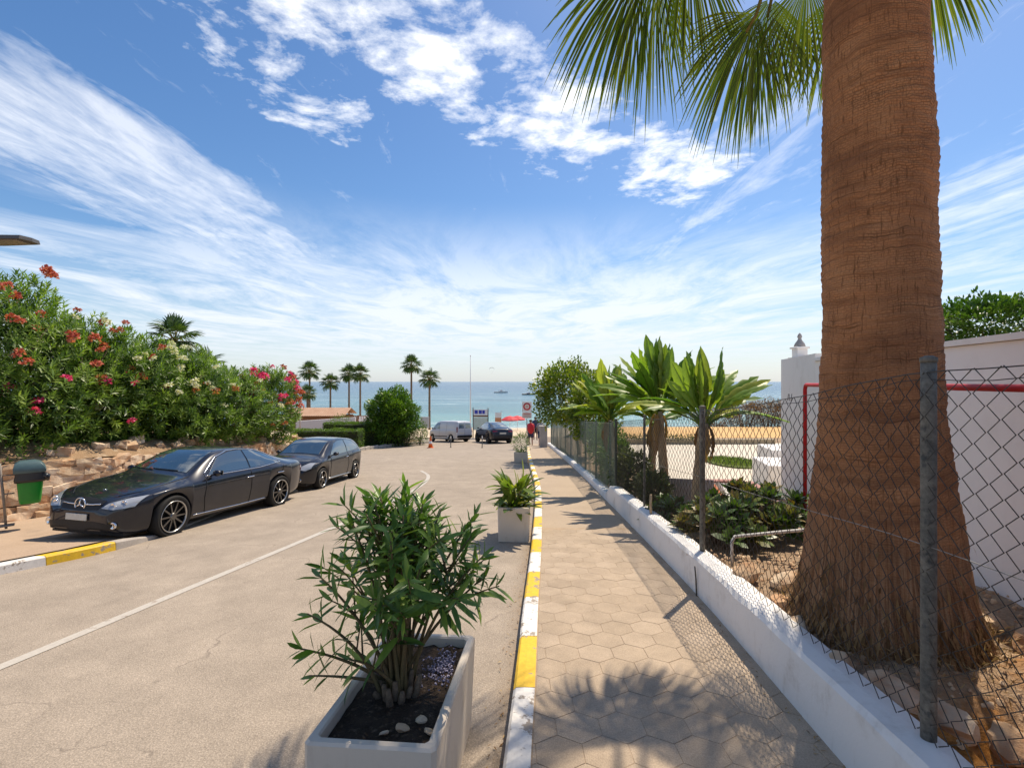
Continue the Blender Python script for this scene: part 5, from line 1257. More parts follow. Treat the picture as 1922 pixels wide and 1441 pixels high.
for ax in ('L', 'R'):
    cls.patch('front_side_window', ax, [(.78,.955),(.2,.965),(-.30,.975)], [(.70,1.02),(.40,1.25),(.05,1.325),(-.30,1.335)], M_glass, .006, 16, 6)
    cls.patch('rear_side_window', ax, [(-.345,.975),(-.8,.99),(-1.28,1.02)], [(-.345,1.335),(-.7,1.30),(-1.05,1.20),(-1.28,1.07)], M_glass, .006, 14, 6)
    cls.line('window_trim', ax, [(.86,.94),(.2,.945),(-.6,.96),(-1.36,1.02),(-1.1,1.21),(-.7,1.325),(-.2,1.36),(.1,1.345),(.45,1.25),(.86,.98)], .011, M_chrome, .004)
    cls.line('door_seam', ax, [(.88,.92),(.93,.55),(.88,.27)], .006, M_trim, .001); cls.line('door_seam', ax, [(-.32,.94),(-.33,.6),(-.30,.27)], .006, M_trim, .001); cls.line('door_seam', ax, [(-1.35,.95),(-1.25,.72)], .006, M_trim, .001)
    cls.line('sill_strip', ax, [(1.15,.29),(0,.275),(-.85,.29)], .010, M_chrome, .0)
    for x in (-.16, -1.12):
        cls.line('door_handle', ax, [(x,.80),(x-.2,.805)], .013, M_chrome, .02)
    cls.patch('headlight', 'F', [(.40,.60),(.60,.585),(.80,.62)] if ax == 'L' else [(-.40,.60),(-.60,.585),(-.80,.62)], [(.47,.67),(.66,.735),(.84,.775)] if ax == 'L' else [(-.47,.67),(-.66,.735),(-.84,.775)], M_lens, .006, 12, 6)
    sg = 1 if ax == 'L' else -1
    for yy, zz, rr in ((.56,.645,.045),(.68,.68,.05)):
        h, n = cls.hit('F', sg*yy, zz); mb = MB(); mb.lathe([(rr,0),(rr,.012),(rr*.8,.016),(rr*.5,.006),(0,.004)], (h.x, h.y, h.z), 16, 'x'); mb.build('headlight_lens', M_chrome, cls.root, True)
    h, n = cls.hit('F', sg*.62, .345); mb = MB(); mb.lathe([(.058,-.02),(.058,.014),(.045,.018),(.03,.008),(0,.006)], (h.x, h.y, h.z), 18, 'x'); mb.build('fog_light', M_chrome, cls.root, True)
    cls.patch('tail_light', 'B', [(sg*.45,.70),(sg*.8,.74)], [(sg*.5,.86),(sg*.78,.88)], M_red, .006, 8, 4)
cls.patch('grille', 'F', [(-.35,.575),(0,.555),(.35,.575)], [(-.40,.70),(0,.735),(.40,.70)], M_trim, .004, 16, 6)
for zz in (.64,): 
    cls.line('grille_bar', 'F', [(-.36,zz+.01),(-.09,zz)], .013, M_chrome, .014); cls.line('grille_bar', 'F', [(.09,zz),(.36,zz+.01)], .013, M_chrome, .014)
h, n = cls.hit('F', 0, .645); mb = MB(); rr = .098
mb.tube([(h.x+.022, rr*math.cos(2*math.pi*k/28), h.z+rr*math.sin(2*math.pi*k/28)) for k in range(29)], .0105, 8, False)
for k in range(3):
    a = math.pi/2 + k*2*math.pi/3; mb.tube([(h.x+.028, 0, h.z), (h.x+.022, rr*math.cos(a), h.z+rr*math.sin(a))], [.017, .005], 6)
mb.build('star_badge', M_chrome, cls.root, True)
cls.patch('lower_intake', 'F', [(-.55,.25),(0,.235),(.55,.25)], [(-.62,.36),(-.3,.40),(.3,.40),(.62,.36)], M_trim, .003, 18, 4)
h, n = cls.hit('F', 0, .47); mb = MB(); mb.box((h.x+.02, -.0, h.z-.01), (.018, .40, .10), 0, 1, .004); mb.build('number_plate', M_plate, cls.root)
cls.line('bonnet_seam', 'T', [(1.12,.72),(1.6,.74),(2.0,.66),(2.2,.45)], .006, M_trim, .001); cls.line('bonnet_seam', 'T', [(1.12,-.72),(1.6,-.74),(2.0,-.66),(2.2,-.45)], .006, M_trim, .001)
for ysh in (.1, -.45): cls.line('wiper', 'F', [(ysh-.25,1.045),(ysh+.3,1.03)], .008, M_trim, .014)
h, n = cls.hit('T', 2.05, 0); mb = MB(); mb.lathe([(.03,0),(.03,.006),(0,.009)], (h.x, h.y, h.z), 14); mb.build('bonnet_emblem', M_chrome, cls.root, True)
cls.mirrors(.70, .93, .16, M_black)

# --- small black hatchback behind it
S = dict(top=[(-2.03,.62),(-1.98,.98),(-1.85,1.15),(-1.5,1.36),(-1.0,1.43),(-.4,1.455),(.1,1.43),(.45,1.34),(.85,1.13),(1.15,.98),(1.4,.92),(1.7,.82),(1.92,.68),(2.03,.50)],
    belt=[(-2.03,.58),(-1.9,.93),(-1.3,.97),(-.4,.94),(.4,.91),(.95,.88),(1.4,.83),(1.75,.73),(1.95,.58),(2.03,.44)],
    wb=[(-2.03,.55),(-1.95,.72),(-1.75,.82),(-1.3,.855),(-.4,.845),(.5,.845),(1.2,.86),(1.6,.82),(1.85,.68),(1.97,.53),(2.03,.38)],
    wt=[(-2.03,.42),(-1.8,.60),(-1.4,.60),(-.6,.60),(.1,.60),(.6,.63),(1.0,.69),(1.4,.68),(1.75,.56),(2.03,.27)],
    low=[(-2.03,.38),(-1.85,.26),(1.7,.2),(2.03,.26)], axles=(1.24, -1.27), arch=.36, wr=.315, under=.17, half=.83, crown=.05)
f, r, hd, pt = car_place((-6.42, 14.3), (-6.26, 16.8)); mid = f.lerp(r, 1.24/2.51)
hb = Car('parked_car', 'small black hatchback parked behind the black saloon with the star badge', (mid.x, mid.y, mid.z), hd, S, M_black2); hb.root.rotation_euler = (-.02, pt, hd)
hb.wheels(1.50, .21, .315, .23, M_rimd, M_rims, 5, .06)
hb.patch('windscreen', 'F', [(-.58,1.0),(0,1.03),(.58,1.0)], [(-.52,1.36),(0,1.385),(.52,1.36)], M_glass, .008, 18, 8)
for ax, sg in (('L', 1), ('R', -1)):
    hb.patch('front_side_window', ax, [(.68,.955),(0,.965),(-.50,.985)], [(.60,1.03),(.25,1.28),(-.1,1.36),(-.50,1.365)], M_glass, .006, 14, 6)
    hb.patch('rear_side_window', ax, [(-.56,.99),(-1.0,1.01),(-1.45,1.06)], [(-.56,1.365),(-.9,1.35),(-1.2,1.28),(-1.45,1.14)], M_glass, .006, 12, 6)
    hb.patch('headlight', 'F', [(sg*.46,.62),(sg*.62,.60),(sg*.72,.66)], [(sg*.48,.72),(sg*.62,.80),(sg*.76,.80)], M_lens, .008, 10, 6)
    hb.line('door_seam', ax, [(.72,.92),(.75,.5),(.70,.28)], .006, M_trim, .001); hb.line('door_seam', ax, [(-.55,.97),(-.62,.6),(-.55,.28)], .006, M_trim, .001)
    hb.line('door_handle', ax, [(-.35,.83),(-.52,.84)], .013, M_chrome, .02); hb.line('sill_strip', ax, [(.82,.27),(-.85,.27)], .02, M_rims, .0)
    hb.patch('tail_light', 'B', [(sg*.5,.80),(sg*.66,.80)], [(sg*.5,.98),(sg*.62,.98)], M_red, .006, 6, 4)
    h, n = hb.hit('F', sg*.5, .34); mb = MB(); mb.lathe([(.05,-.02),(.05,.014),(.03,.01),(0,.006)], (h.x, h.y, h.z), 16, 'x'); mb.build('fog_light', M_chrome, hb.root, True)
hb.patch('grille', 'F', [(-.06,.40),(.06,.40)], [(-.15,.70),(.15,.70)], M_trim, .006, 8, 6); hb.patch('lower_intake', 'F', [(-.45,.25),(.45,.25)], [(-.42,.34),(.42,.34)], M_trim, .004, 14, 4)
h, n = hb.hit('F', -.28, .45); mb = MB(); mb.box((h.x+.02, -.3, h.z), (.018, .40, .10), .15, 1, .004); mb.build('number_plate', M_plate, hb.root)
hb.patch('rear_window', 'B', [(-.5,1.08),(.5,1.08)], [(-.45,1.30),(.45,1.30)], M_glass, .006, 10, 5)
hb.mirrors(.58, .94, .15, M_black2)

# --- white panel van, seen from behind its left side
S = dict(top=[(-2.19,.62),(-2.17,1.55),(-2.08,1.76),(-1.8,1.81),(-.8,1.83),(.2,1.83),(.7,1.76),(1.1,1.50),(1.45,1.20),(1.65,1.08),(1.95,.95),(2.12,.75),(2.19,.5)],
    belt=[(-2.19,.60),(-2.15,1.04),(-1.5,1.06),(.3,1.05),(1.2,1.02),(1.65,.97),(1.95,.84),(2.12,.66),(2.19,.45)],
    wb=[(-2.19,.78),(-2.12,.86),(-1.9,.895),(-1,.905),(.5,.905),(1.3,.90),(1.75,.83),(2.0,.70),(2.12,.58),(2.19,.4)],
    wt=[(-2.19,.66),(-2.1,.70),(-1.8,.73),(0,.73),(.7,.70),(1.2,.74),(1.65,.76),(1.95,.64),(2.19,.3)],
    low=[(-2.19,.36),(-2.0,.27),(1.9,.24),(2.19,.3)], axles=(1.38, -1.35), arch=.37, wr=.32, under=.2, half=.87, crown=.06)
def far_car(px, py, d, ang, cls_args):
    x, y, _ = at(px, py, d); return (x, y, road_z(x, y))
vx, vy, vz = far_car(843, 0, 42.5, 0, None)
van = Car('panel_van', 'white panel van parked at the end of the road beside the dark blue car', (vx, vy, vz), math.atan2(.72, -.70), S, M_white); van.root.rotation_euler = (.05, .055, math.atan2(.72, -.70))
van.wheels(1.56, .2, .32, .2, M_rims, M_rims, 8, .05)
van.patch('windscreen', 'F', [(-.68,1.16),(.68,1.16)], [(-.6,1.68),(.6,1.68)], M_glass, .008, 12, 6)
for ax, sg in (('L', 1), ('R', -1)):
    van.patch('cab_window', ax, [(1.22,1.10),(.28,1.10)], [(1.15,1.22),(.75,1.62),(.28,1.64)], M_glass, .006, 12, 5)
    van.line('door_seam', ax, [(.22,1.68),(.22,.36)], .006, M_trim, .001); van.line('door_seam', ax, [(-.75,1.68),(-.75,.70)], .006, M_trim, .001); van.line('side_rubbing_strip', ax, [(.95,.5),(-.9,.5)], .035, M_trim, .0)
    van.patch('tail_light', 'B', [(sg*.76,.85),(sg*.85,.85)], [(sg*.74,1.30),(sg*.80,1.30)], M_red, .008, 4, 6)
    van.patch('rear_door_window', 'B', [(sg*.08,1.18),(sg*.62,1.18)], [(sg*.08,1.60),(sg*.58,1.60)], M_glass, .006, 8, 5)
van.line('door_seam', 'B', [(0,1.72),(0,.5)], .006, M_trim, .001); van.patch('rear_bumper', 'B', [(-.78,.40),(.78,.40)], [(-.78,.60),(.78,.60)], M_trim, .03, 10, 3)
h, n = van.hit('B', .3, .8); mb = MB(); mb.box((h.x-.015, .3, .80), (.02, .5, .11)); mb.build('number_plate', M_plate, van.root)
van.mirrors(1.15, 1.10, .16, M_trim)
# --- dark blue sloping-backed car
S = dict(top=[(-2.4,.66),(-2.37,1.0),(-2.25,1.16),(-1.7,1.36),(-1.0,1.58),(-.4,1.665),(.2,1.66),(.6,1.54),(1.05,1.24),(1.3,1.14),(1.8,1.04),(2.15,.90),(2.36,.66),(2.4,.5)],
    belt=[(-2.4,.62),(-2.3,1.02),(-1.6,1.12),(-.5,1.10),(.5,1.07),(1.1,1.04),(1.8,.95),(2.15,.80),(2.4,.45)],
    wb=[(-2.4,.70),(-2.32,.84),(-2.1,.92),(-1.5,.97),(-.5,.95),(.6,.95),(1.4,.97),(1.9,.90),(2.2,.74),(2.4,.45)],
    wt=[(-2.4,.55),(-2.2,.68),(-1.7,.62),(-.8,.60),(.2,.62),(.7,.68),(1.2,.78),(1.8,.76),(2.2,.58),(2.4,.33)],
    low=[(-2.4,.42),(-2.2,.3),(2.1,.27),(2.4,.34)], axles=(1.47, -1.46), arch=.42, wr=.375, under=.23, half=.93, crown=.05)
ux, uy, uz = far_car(925, 0, 39.5, 0, None); ha = math.atan2(.93, -.36)
suv = Car('parked_car', 'dark blue sloping-backed car seen from behind beside the white van', (ux, uy, uz), ha, S, M_navy); suv.root.rotation_euler = (.03, .065, ha)
suv.wheels(1.68, .27, .375, .26, M_rimd, M_rimd, 10, .03)
suv.patch('rear_window', 'B', [(-.58,1.17),(.58,1.17)], [(-.48,1.56),(.48,1.56)], M_glass, .008, 12, 6); suv.patch('windscreen', 'F', [(-.66,1.2),(.66,1.2)], [(-.55,1.6),(.55,1.6)], M_glass, .008, 12, 6)
for ax, sg in (('L', 1), ('R', -1)):
    suv.patch('side_window', ax, [(.8,1.13),(-.3,1.15),(-1.5,1.22)], [(.72,1.22),(.3,1.54),(-.5,1.58),(-1.1,1.46),(-1.5,1.30)], M_glass, .006, 16, 5)
    suv.patch('tail_light', 'B', [(sg*.45,.93),(sg*.82,.90)], [(sg*.45,1.02),(sg*.80,1.04)], M_red, .008, 8, 3); suv.line('door_seam', ax, [(-.3,1.12),(-.32,.4)], .005, M_trim, .001)
h, n = suv.hit('B', 0, .80); mb = MB(); mb.box((h.x-.015, 0, .82), (.02, .52, .11)); mb.build('number_plate', M_plate, suv.root)
suv.patch('rear_bumper', 'B', [(-.72,.44),(.72,.44)], [(-.75,.6),(.75,.6)], M_trim, .012, 10, 3); suv.mirrors(.75, 1.10, .18, M_navy)
# ------------------------------------------------------------------ right-hand garden: paving, walls, house
M_terr = plaster('terrace_paving', (0.64, 0.565, 0.45), (0.5, 0.42, 0.30), .3, .8)
M_court = mottled('orange_sand', (0.60, 0.36, 0.14), (0.68, 0.44, 0.20), .5, .95, None, 15, .01, .2)
M_redtile = mottled('terracotta', (0.40, 0.11, 0.055), (0.55, 0.20, 0.10), 5, .8)
sheet('terrace', [4.6, 7, 9, 11, 14, 18], [12.6, 16, 20, 25.2], lambda x, y: -3.20, M_terr, smooth=False)
sheet('sand_court', [6, 10, 14, 18, 26], [25.4, 30, 35], lambda x, y: -3.27 - .0*(y-25), M_court, smooth=False)
M_pink = plaster('house_wall', (0.83, 0.79, 0.76), (0.55, 0.48, 0.42), .3, .9)
house = empty('white_house', (4.6, 6.4, -2.2), 0, 'white rendered house end with small chimney behind the palm trunk', 'house'); house.location = (0, 0, 0)
A, B = (3.62, 2.6), (6.02, 9.6)      # near garden wall of the house
wd = Vector((B[0]-A[0], B[1]-A[1])); wl = wd.length; wd.normalize(); wn = Vector((wd.y, -wd.x))
def wallbox(p, q_, th, z0, z1, z1b=None):
    """upright slab from p to q (left face on that line), thickness to the right"""
    d = Vector((q_[0]-p[0], q_[1]-p[1])).normalized(); n = Vector((d.y, -d.x))*th; z1b = z1 if z1b is None else z1b; mb = MB()
    c = [(p[0], p[1]), (q_[0], q_[1]), (q_[0]+n.x, q_[1]+n.y), (p[0]+n.x, p[1]+n.y)]
    vs = [(x, y, z0) for x, y in c] + [(c[0][0], c[0][1], z1), (c[1][0], c[1][1], z1b), (c[2][0], c[2][1], z1b), (c[3][0], c[3][1], z1)]
    mb.add(vs, [(3,2,1,0),(4,5,6,7),(0,1,5,4),(1,2,6,5),(2,3,7,6),(3,0,4,7)]); return mb
A0 = (A[0]-wd.x*4, A[1]-wd.y*4)
wallbox(A0, B, .35, -3.6, 0.27, 0.40).build('wall', M_pink, house)
mb = wallbox((A0[0]-wn.x*.05, A0[1]-wn.y*.05), (B[0]-wn.x*.05, B[1]-wn.y*.05), .45, 0.275, 0.33, .46); mb.v = [(x, y, z+(0.13*(((x-A0[0])*wd.x+(y-A0[1])*wd.y)/(wl+4)) if i < 4 else 0)) for i, (x, y, z) in enumerate(mb.v)]
mb.build('coping', M_plaster, house)
# end block with tapering chimney breast
C = (6.03, 9.62); Dp = (6.9, 12.4)
wallbox(C, Dp, 4.0, -3.6, .56).build('wall', M_plaster, house)
mb = MB(); cx, cy = 7.06, 11.9
for z0, z1, w0, w1 in ((-3.4, -.25, .42, .38), (-.25, .60, .38, .26)):
    vs = [(cx-w/2 + (w/2)*0, cy-.3, z) if False else None for w, z in ()]
    vs = [(cx-w0*.55, cy-.35, z0), (cx+w0*.5, cy-.35, z0), (cx+w0*.5, cy+.35, z0), (cx-w0*.55, cy+.35, z0), (cx-w1*.5, cy-.25, z1), (cx+w1*.55, cy-.25, z1), (cx+w1*.55, cy+.25, z1), (cx-w1*.5, cy+.25, z1)]
    mb.add(vs, [(3,2,1,0),(4,5,6,7),(0,1,5,4),(1,2,6,5),(2,3,7,6),(3,0,4,7)])
ch = mb.build('chimney', M_plaster, house)
mb = MB(); mb.box((cx+.02, cy, .70), (.25, .25, .22), 0, 1, .01); mb.box((cx+.02, cy, .83), (.32, .32, .05), 0, 1, .01); mb.build('chimney_shaft', M_plaster, ch)
mb = MB(); mb.lathe([(.13, .855), (.11, .93), (.05, 1.02), (.035, 1.06), (.055, 1.10), (.04, 1.15), (.015, 1.19), (0, 1.2)], (cx+.02, cy, 0), 14); mb.build('chimney_cap', mottled('grey_cap', (0.30, .28, .27), (.4, .37, .35), 6, .9), ch, True)
# white side wall and steps in front of the house
low = empty('garden_parapet', (0, 0, 0), 0, 'low white parapet with dark red coping between the shrubs and the terrace', 'wall')
pp = [(4.95, 13.3, -2.78), (6.25, 13.1, -2.74), (5.12, 8.8, -2.42)]
for (x0, y0, z0), (x1, y1, z1) in zip(pp, pp[1:]):
    wallbox((x1, y1), (x0, y0), .22, -3.7, z1, z0).build('parapet_wall', M_plaster, low)
    mb = wallbox((x1, y1), (x0, y0), .26, z0+.005, z1+.05, z0+.05); mb.v = [(x, y, (z1 if i in (0, 3) else z0)+.004 if i < 4 else z) for i, (x, y, z) in enumerate(mb.v)]; mb.build('coping', mottled('red_coping', (.36, .16, .13), (.44, .24, .20), 6, .8), low)
blk = empty('white_block', (7.55, 13.6, -3.2), 0, 'white stepped block at the foot of the house by the terrace', 'steps')
mb = MB(); mb.box((.75, .9, .40), (1.6, 1.7, .8), R(-12), 1, .02); mb.build('step', M_plaster, blk); mb = MB(); mb.box((1.6, 2.6, .50), (1.3, 1.6, 1.0), R(-12), 1, .02); mb.build('step', M_plaster, blk)
# oval of grass in the terrace and its edging
ov = MB(); ov.lathe([(1.12, -.02), (1.12, .05), (1.0, .07), (0, .08)], (0, 0, 0), 40); lawn = ov.build('grass_island', mottled('lawn_soil', (.10, .13, .03), (.16, .19, .05), 5, .95)); lawn.location = (8.65, 19.0, -3.2); lawn.scale = (.82, 1.15, 1); lawn['kind'] = 'structure'
n = 2600; a = rng.uniform(0, 6.28, n); rr = np.sqrt(rng.random(n))*1.06; P = np.stack([8.65+rr*np.cos(a)*.82, 19+rr*np.sin(a)*1.15, np.full(n, -3.13)], 1)
M_grass = leaf_mat('grass_blade', (.07, .12, .02), (.14, .20, .03), (.25, .29, .06), .5, .3)
tag(scatter('grass', LEAF2_V, LEAF2_F, P, rng.normal(0, .4, (n, 3))+[0, 0, 1.], rng.normal(0, 1, (n, 3)), rng.uniform(.05, .12, n), M_grass, W=rng.uniform(.06, .12, n)), 'short grass of the oval island in the white terrace', 'grass', None, 'stuff')
tb = empty('terrace_edging', (9, 24.9, -3.2), 0, 'low dark planted edging at the far side of the white terrace', 'border')
mb = MB(); mb.box((0, 0, .12), (9.0, .3, .26), 0, 1, .03); mb.build('kerb', mottled('edging_stone', (.34, .27, .17), (.45, .36, .24), 2, .9), tb)
n = 900; P = np.stack([rng.uniform(-4.4, 1, n), rng.uniform(-.3, .1, n), rng.uniform(.2, .45, n)], 1)
o = scatter('ground_cover', LEAF2_V, LEAF2_F, P, rng.normal(0, .7, (n, 3))+[0, 0, .7], rng.normal(0, 1, (n, 3)), rng.uniform(.1, .2, n), M_olive, tb, W=rng.uniform(.12, .3, n)); o['kind'] = 'stuff'
# red pipe frame
M_redp = paint_mat('red_paint', (.50, .012, .018), .66, (.30, .05, .04))
rf = empty('red_pipe_frame', (4.06, 6.7, garden_z(4.06, 6.7)), 0, 'bright red metal pipe frame in front of the white house wall', 'frame'); rf.location = (0, 0, 0)
fz = garden_z(4.06, 6.7)
mb = MB(); mb.tube([(4.06, 6.7, fz-.15), (4.06, 6.7, -.11), (4.055, 6.68, -.065), (4.03, 6.62, -.045)], .025, 12); mb.build('upright', M_redp, rf, True)
mb = MB(); mb.tube([(4.03, 6.62, -.045), (3.55, 4.7, -.042), (3.05, 2.7, -.04), (2.75, 1.5, -.04)], .025, 12); mb.build('crossbar', M_redp, rf, True)
mb = MB(); mb.tube([(2.75, 1.5, -2.2), (2.75, 1.5, -.04)], .025, 12); mb.build('upright', M_redp, rf, True)
mb = MB(); pz = garden_z(2.7, 5.0)
mb.tube([(2.30, 5.05, pz-.05), (2.30, 5.06, pz+.22), (2.34, 5.08, pz+.27), (2.9, 5.15, pz+.30), (3.5, 5.3, pz+.30), (3.54, 5.3, pz+.25), (3.55, 5.3, pz-.1)], .018, 8)
tag(mb.build('bent_pipe', plain('grey_pipe', (.5, .48, .45), .5), None, True), 'bent grey pipe arching over the earth beside the palm foot', 'pipe')
# grey corrugated panel behind the second post
mb = MB(); rows = []
for k in range(61):
    t = k/60; rows.append([(lerp(3.15, 4.0, t), 9.8+.018*math.sin(t*60*math.pi/2*1.0)*1.0 - .2*t, z) for z in (-3.0, -1.95)])
mb.grid(rows); o = mb.build('corrugated_sheet', plain('grey_sheet', (.42, .40, .40), .6), None); sd_ = o.modifiers.new('s', 'SOLIDIFY'); sd_.thickness = .01
tag(o, 'upright grey corrugated sheet among the plants behind the fence', 'sheet')

# ------------------------------------------------------------------ shrubs behind the fence
M_succ = leaf_mat('succulent_leaf', (.04, .08, .016), (.09, .15, .026), (.28, .15, .05), .4, .2)
M_dry = leaf_mat('dry_brush', (.10, .05, .02), (.22, .12, .05), (.36, .22, .11), .8, .15, .2)
def rosette_shrub(c, rad, nros, label, seed):
    z0 = garden_z(c[0], c[1]); root = empty('rosette_shrub', (c[0], c[1], z0), 0, label, 'shrub', 'dark rosette shrubs beyond the fence'); g = np.random.default_rng(seed)
    Ps, Ds, Us, Ss, Vs = [], [], [], [], []
    for k in range(nros):
        d = unit(g.normal(size=3)); d[2] = abs(d[2])*.8+.1; cc = d*np.array(rad)*g.uniform(.6, 1.05); ax = unit(d*.6+np.array([0, 0, .8])); u = unit(np.cross(ax, [.3, .9, .1])); v = np.cross(ax, u); tint = g.random()**1.5
        for j in range(16):
            a = j*2.4; t = j/16; Ds.append((u*math.cos(a)+v*math.sin(a))*(1-.7*t)+ax*(.35+.8*t)); Ps.append(cc); Us.append(ax); Ss.append(g.uniform(.16, .27)*(1-.3*t)); Vs.append(min(1, max(0, tint*.8+g.normal(0, .12))))
    o = scatter('foliage', OVAL_V, OVAL_F, np.array(Ps), np.array(Ds), np.array(Us), np.array(Ss), M_succ, root, False, np.array(Vs), np.array(Ss)*.8); o['kind'] = 'stuff'
    mb = MB()
    for k in range(7): mb.tube([(0, 0, -.1), (rad[0]*.5*math.cos(k), rad[1]*.5*math.sin(k), rad[2]*.7)], [.04, .02], 6)
    mb.build('stems', M_bark, root, True)
rosette_shrub((3.1, 6.5), (.62, .7, .62), 62, 'dark green rosette shrub directly left of the palm trunk', 1)
rosette_shrub((2.62, 6.2), (.42, .7, .48), 40, 'dark rosette shrub close behind the second fence post', 2)
rosette_shrub((3.75, 7.0), (.62, .6, .66), 55, 'red-tinged rosette shrub at the foot of the red pipe', 3)
rosette_shrub((2.55, 7.6), (.35, .6, .42), 30, 'low rosette shrub under the paddle-leaved trees', 4)
# heap of terracotta roof tiles beyond the shrubs
tp_ = MB(); k = 0
th = empty('roof_tiles', (4.25, 8.9, -2.62), 0, 'small heap of orange and white clay tiles behind the rosette shrubs', 'tiles')
tm = MB(); rows = []
for i in range(7):
    a = math.pi*i/6; rows.append([(.07*math.cos(a), 0, .05*math.sin(a)), (.055*math.cos(a), .4, .04*math.sin(a))])
tm.grid(rows); tme = [tm.mesh('clay_tile', M_redtile, True), tm.mesh('clay_tile', M_plaster, True)]
for r_i in range(3):
    for k in range(6):
        o = link('clay_tile', tme[(k+r_i) % 3 == 2], None, th); o.location = (-.45+k*.15, r_i*.28, .16*r_i + .02*(k % 2)); o.rotation_euler = (.5, rnd.uniform(-.05, .05), rnd.uniform(-.08, .08))
mb = MB(); mb.box((0, .3, -.25), (1.1, .8, .45)); mb.build('pier', M_plaster, th)

# paddle-leaved strelitzia trees
M_paddle = leaf_obj_mat('paddle_leaf', [(0.0, (.09, .17, .022)), (.45, (.18, .28, .034)), (.8, (.29, .37, .045)), (1.0, (.42, .42, .07))], .4, .4)
M_oldleaf = leaf_obj_mat('dry_paddle', [(0.0, (.20, .10, .04)), (1.0, (.34, .20, .08))], .8, .2)
def paddle_mesh(name, m, wid, droop, slits, seed):
    q = random.Random(seed); mb = MB(); n = 16
    for sd in (-1, 1):
        rows = []
        for i in range(n+1):
            s = i/n; w = wid*(math.sin(math.pi*min(1, (s*.97+.03)**.82))**.72)*(1 if i < n else .03); z = -droop*s*s; cut = 1-(.55*q.random() if q.random() < slits else 0)
            rows.append([(0, .0+s, z), (sd*w*.5*cut, s+.02*0, z+.07*w/wid*.5*1.2), (sd*w*cut, s+.03, z+.02-.04*q.random())])
        mb.grid(rows)
    mb.tube([(0, s, -droop*s*s-.006) for s in (0, .3, .6, .95)], [.016, .012, .008, .003], 5)
    return mb.mesh(name, m, True)
PAD = [paddle_mesh('leaf', M_paddle, w, d, sl, i) for i, (w, d, sl) in enumerate(((.155, .10, .3), (.17, .28, .45), (.15, .5, .5), (.16, .05, .2)))]
PADD = paddle_mesh('dead_leaf', M_oldleaf, .13, .6, .5, 9)
def strelitzia(base, crown_z, nleaf, L, label, seed, lean=(0, 0), dead=5, rz=0):
    z0 = garden_z(*base); root = empty('paddle_leaf_tree', (base[0], base[1], z0), 0, label, 'tree', 'paddle-leaved trees behind the fence'); q = random.Random(seed); H = crown_z-z0
    mb = MB(); mb.tube([(lean[0]*t*t, lean[1]*t*t, -.2+(H+.2)*t) for t in [k/12 for k in range(13)]], [lerp(.10, .075, k/12)*(1+.09*(k % 2)) for k in range(13)], 10); mb.build('trunk', mottled('strelitzia_trunk', (.34, .22, .12), (.50, .36, .22), 6, .9, None, 40, .01, .5, kind='Object') if 'strelitzia_trunk' not in MATS else MATS['strelitzia_trunk'], root, True)
    top = Vector((lean[0], lean[1], H))
    for k in range(nleaf):
        sgn = -1 if k % 2 else 1; t = (k//2)/max(1, nleaf/2-1); e = lerp(R(88), R(30), t)+q.uniform(-.1, .1); az = rz + (0 if sgn > 0 else math.pi) + q.uniform(-.75, .75)
        D = Vector((math.cos(az)*math.cos(e), math.sin(az)*math.cos(e), math.sin(e))); l1 = L*q.uniform(.22, .45); ll = L*q.uniform(.9, 1.2)
        p1 = top + Vector((0, 0, -.10*t)) ; p2 = p1 + D*l1 + Vector((0, 0, .05))
        o = link('leaf', PAD[min(2, int(t*3)) if q.random() < .8 else 3], None, root)
        D2 = (D + Vector((0, 0, -.05-.12*t))).normalized(); U = Vector((q.uniform(-.7, .7), q.uniform(-.9, .1), 1 if e < 1.2 else .2))
        o.matrix_local = Matrix.Translation(p2) @ orient(D2, U) @ Matrix.Diagonal((ll, ll, ll, 1))
        st = MB(); st.tube([p1, p1.lerp(p2, .5)+Vector((0, 0, .03)), p2], [.03, .022, .012], 6); so__ = st.build('stalk', M_paddle, root, True)
    for k in range(dead):
        az = q.uniform(0, 6.28); D = Vector((math.cos(az)*.5, math.sin(az)*.5, -.85)); o = link('dead_leaf', PADD, None, root); ll = L*q.uniform(.45, .7)
        o.matrix_local = Matrix.Translation(top+Vector((math.cos(az)*.08, math.sin(az)*.08, -.05))) @ orient(D, (math.cos(az), math.sin(az), .3)) @ Matrix.Diagonal((ll, ll, ll, 1))
    return root
strelitzia((3.15, 9.9), -.62, 30, .98, 'tallest paddle-leaved tree in the middle of the row behind the fence', 3, (-.12, .1), 4, .2)
strelitzia((3.12, 8.2), -.72, 24, .80, 'paddle-leaved tree with a leaning trunk just left of the second post', 5, (.18, .1), 5, .1)
strelitzia((2.68, 12.0), -.95, 24, .95, 'leftmost paddle-leaved tree beside the round-headed tree', 8, (-.25, .1), 6, .5)
strelitzia((3.2, 11.2), -1.0, 18, .85, 'small paddle-leaved tree half hidden behind the tallest one', 12, (.1, 0), 5, .9)
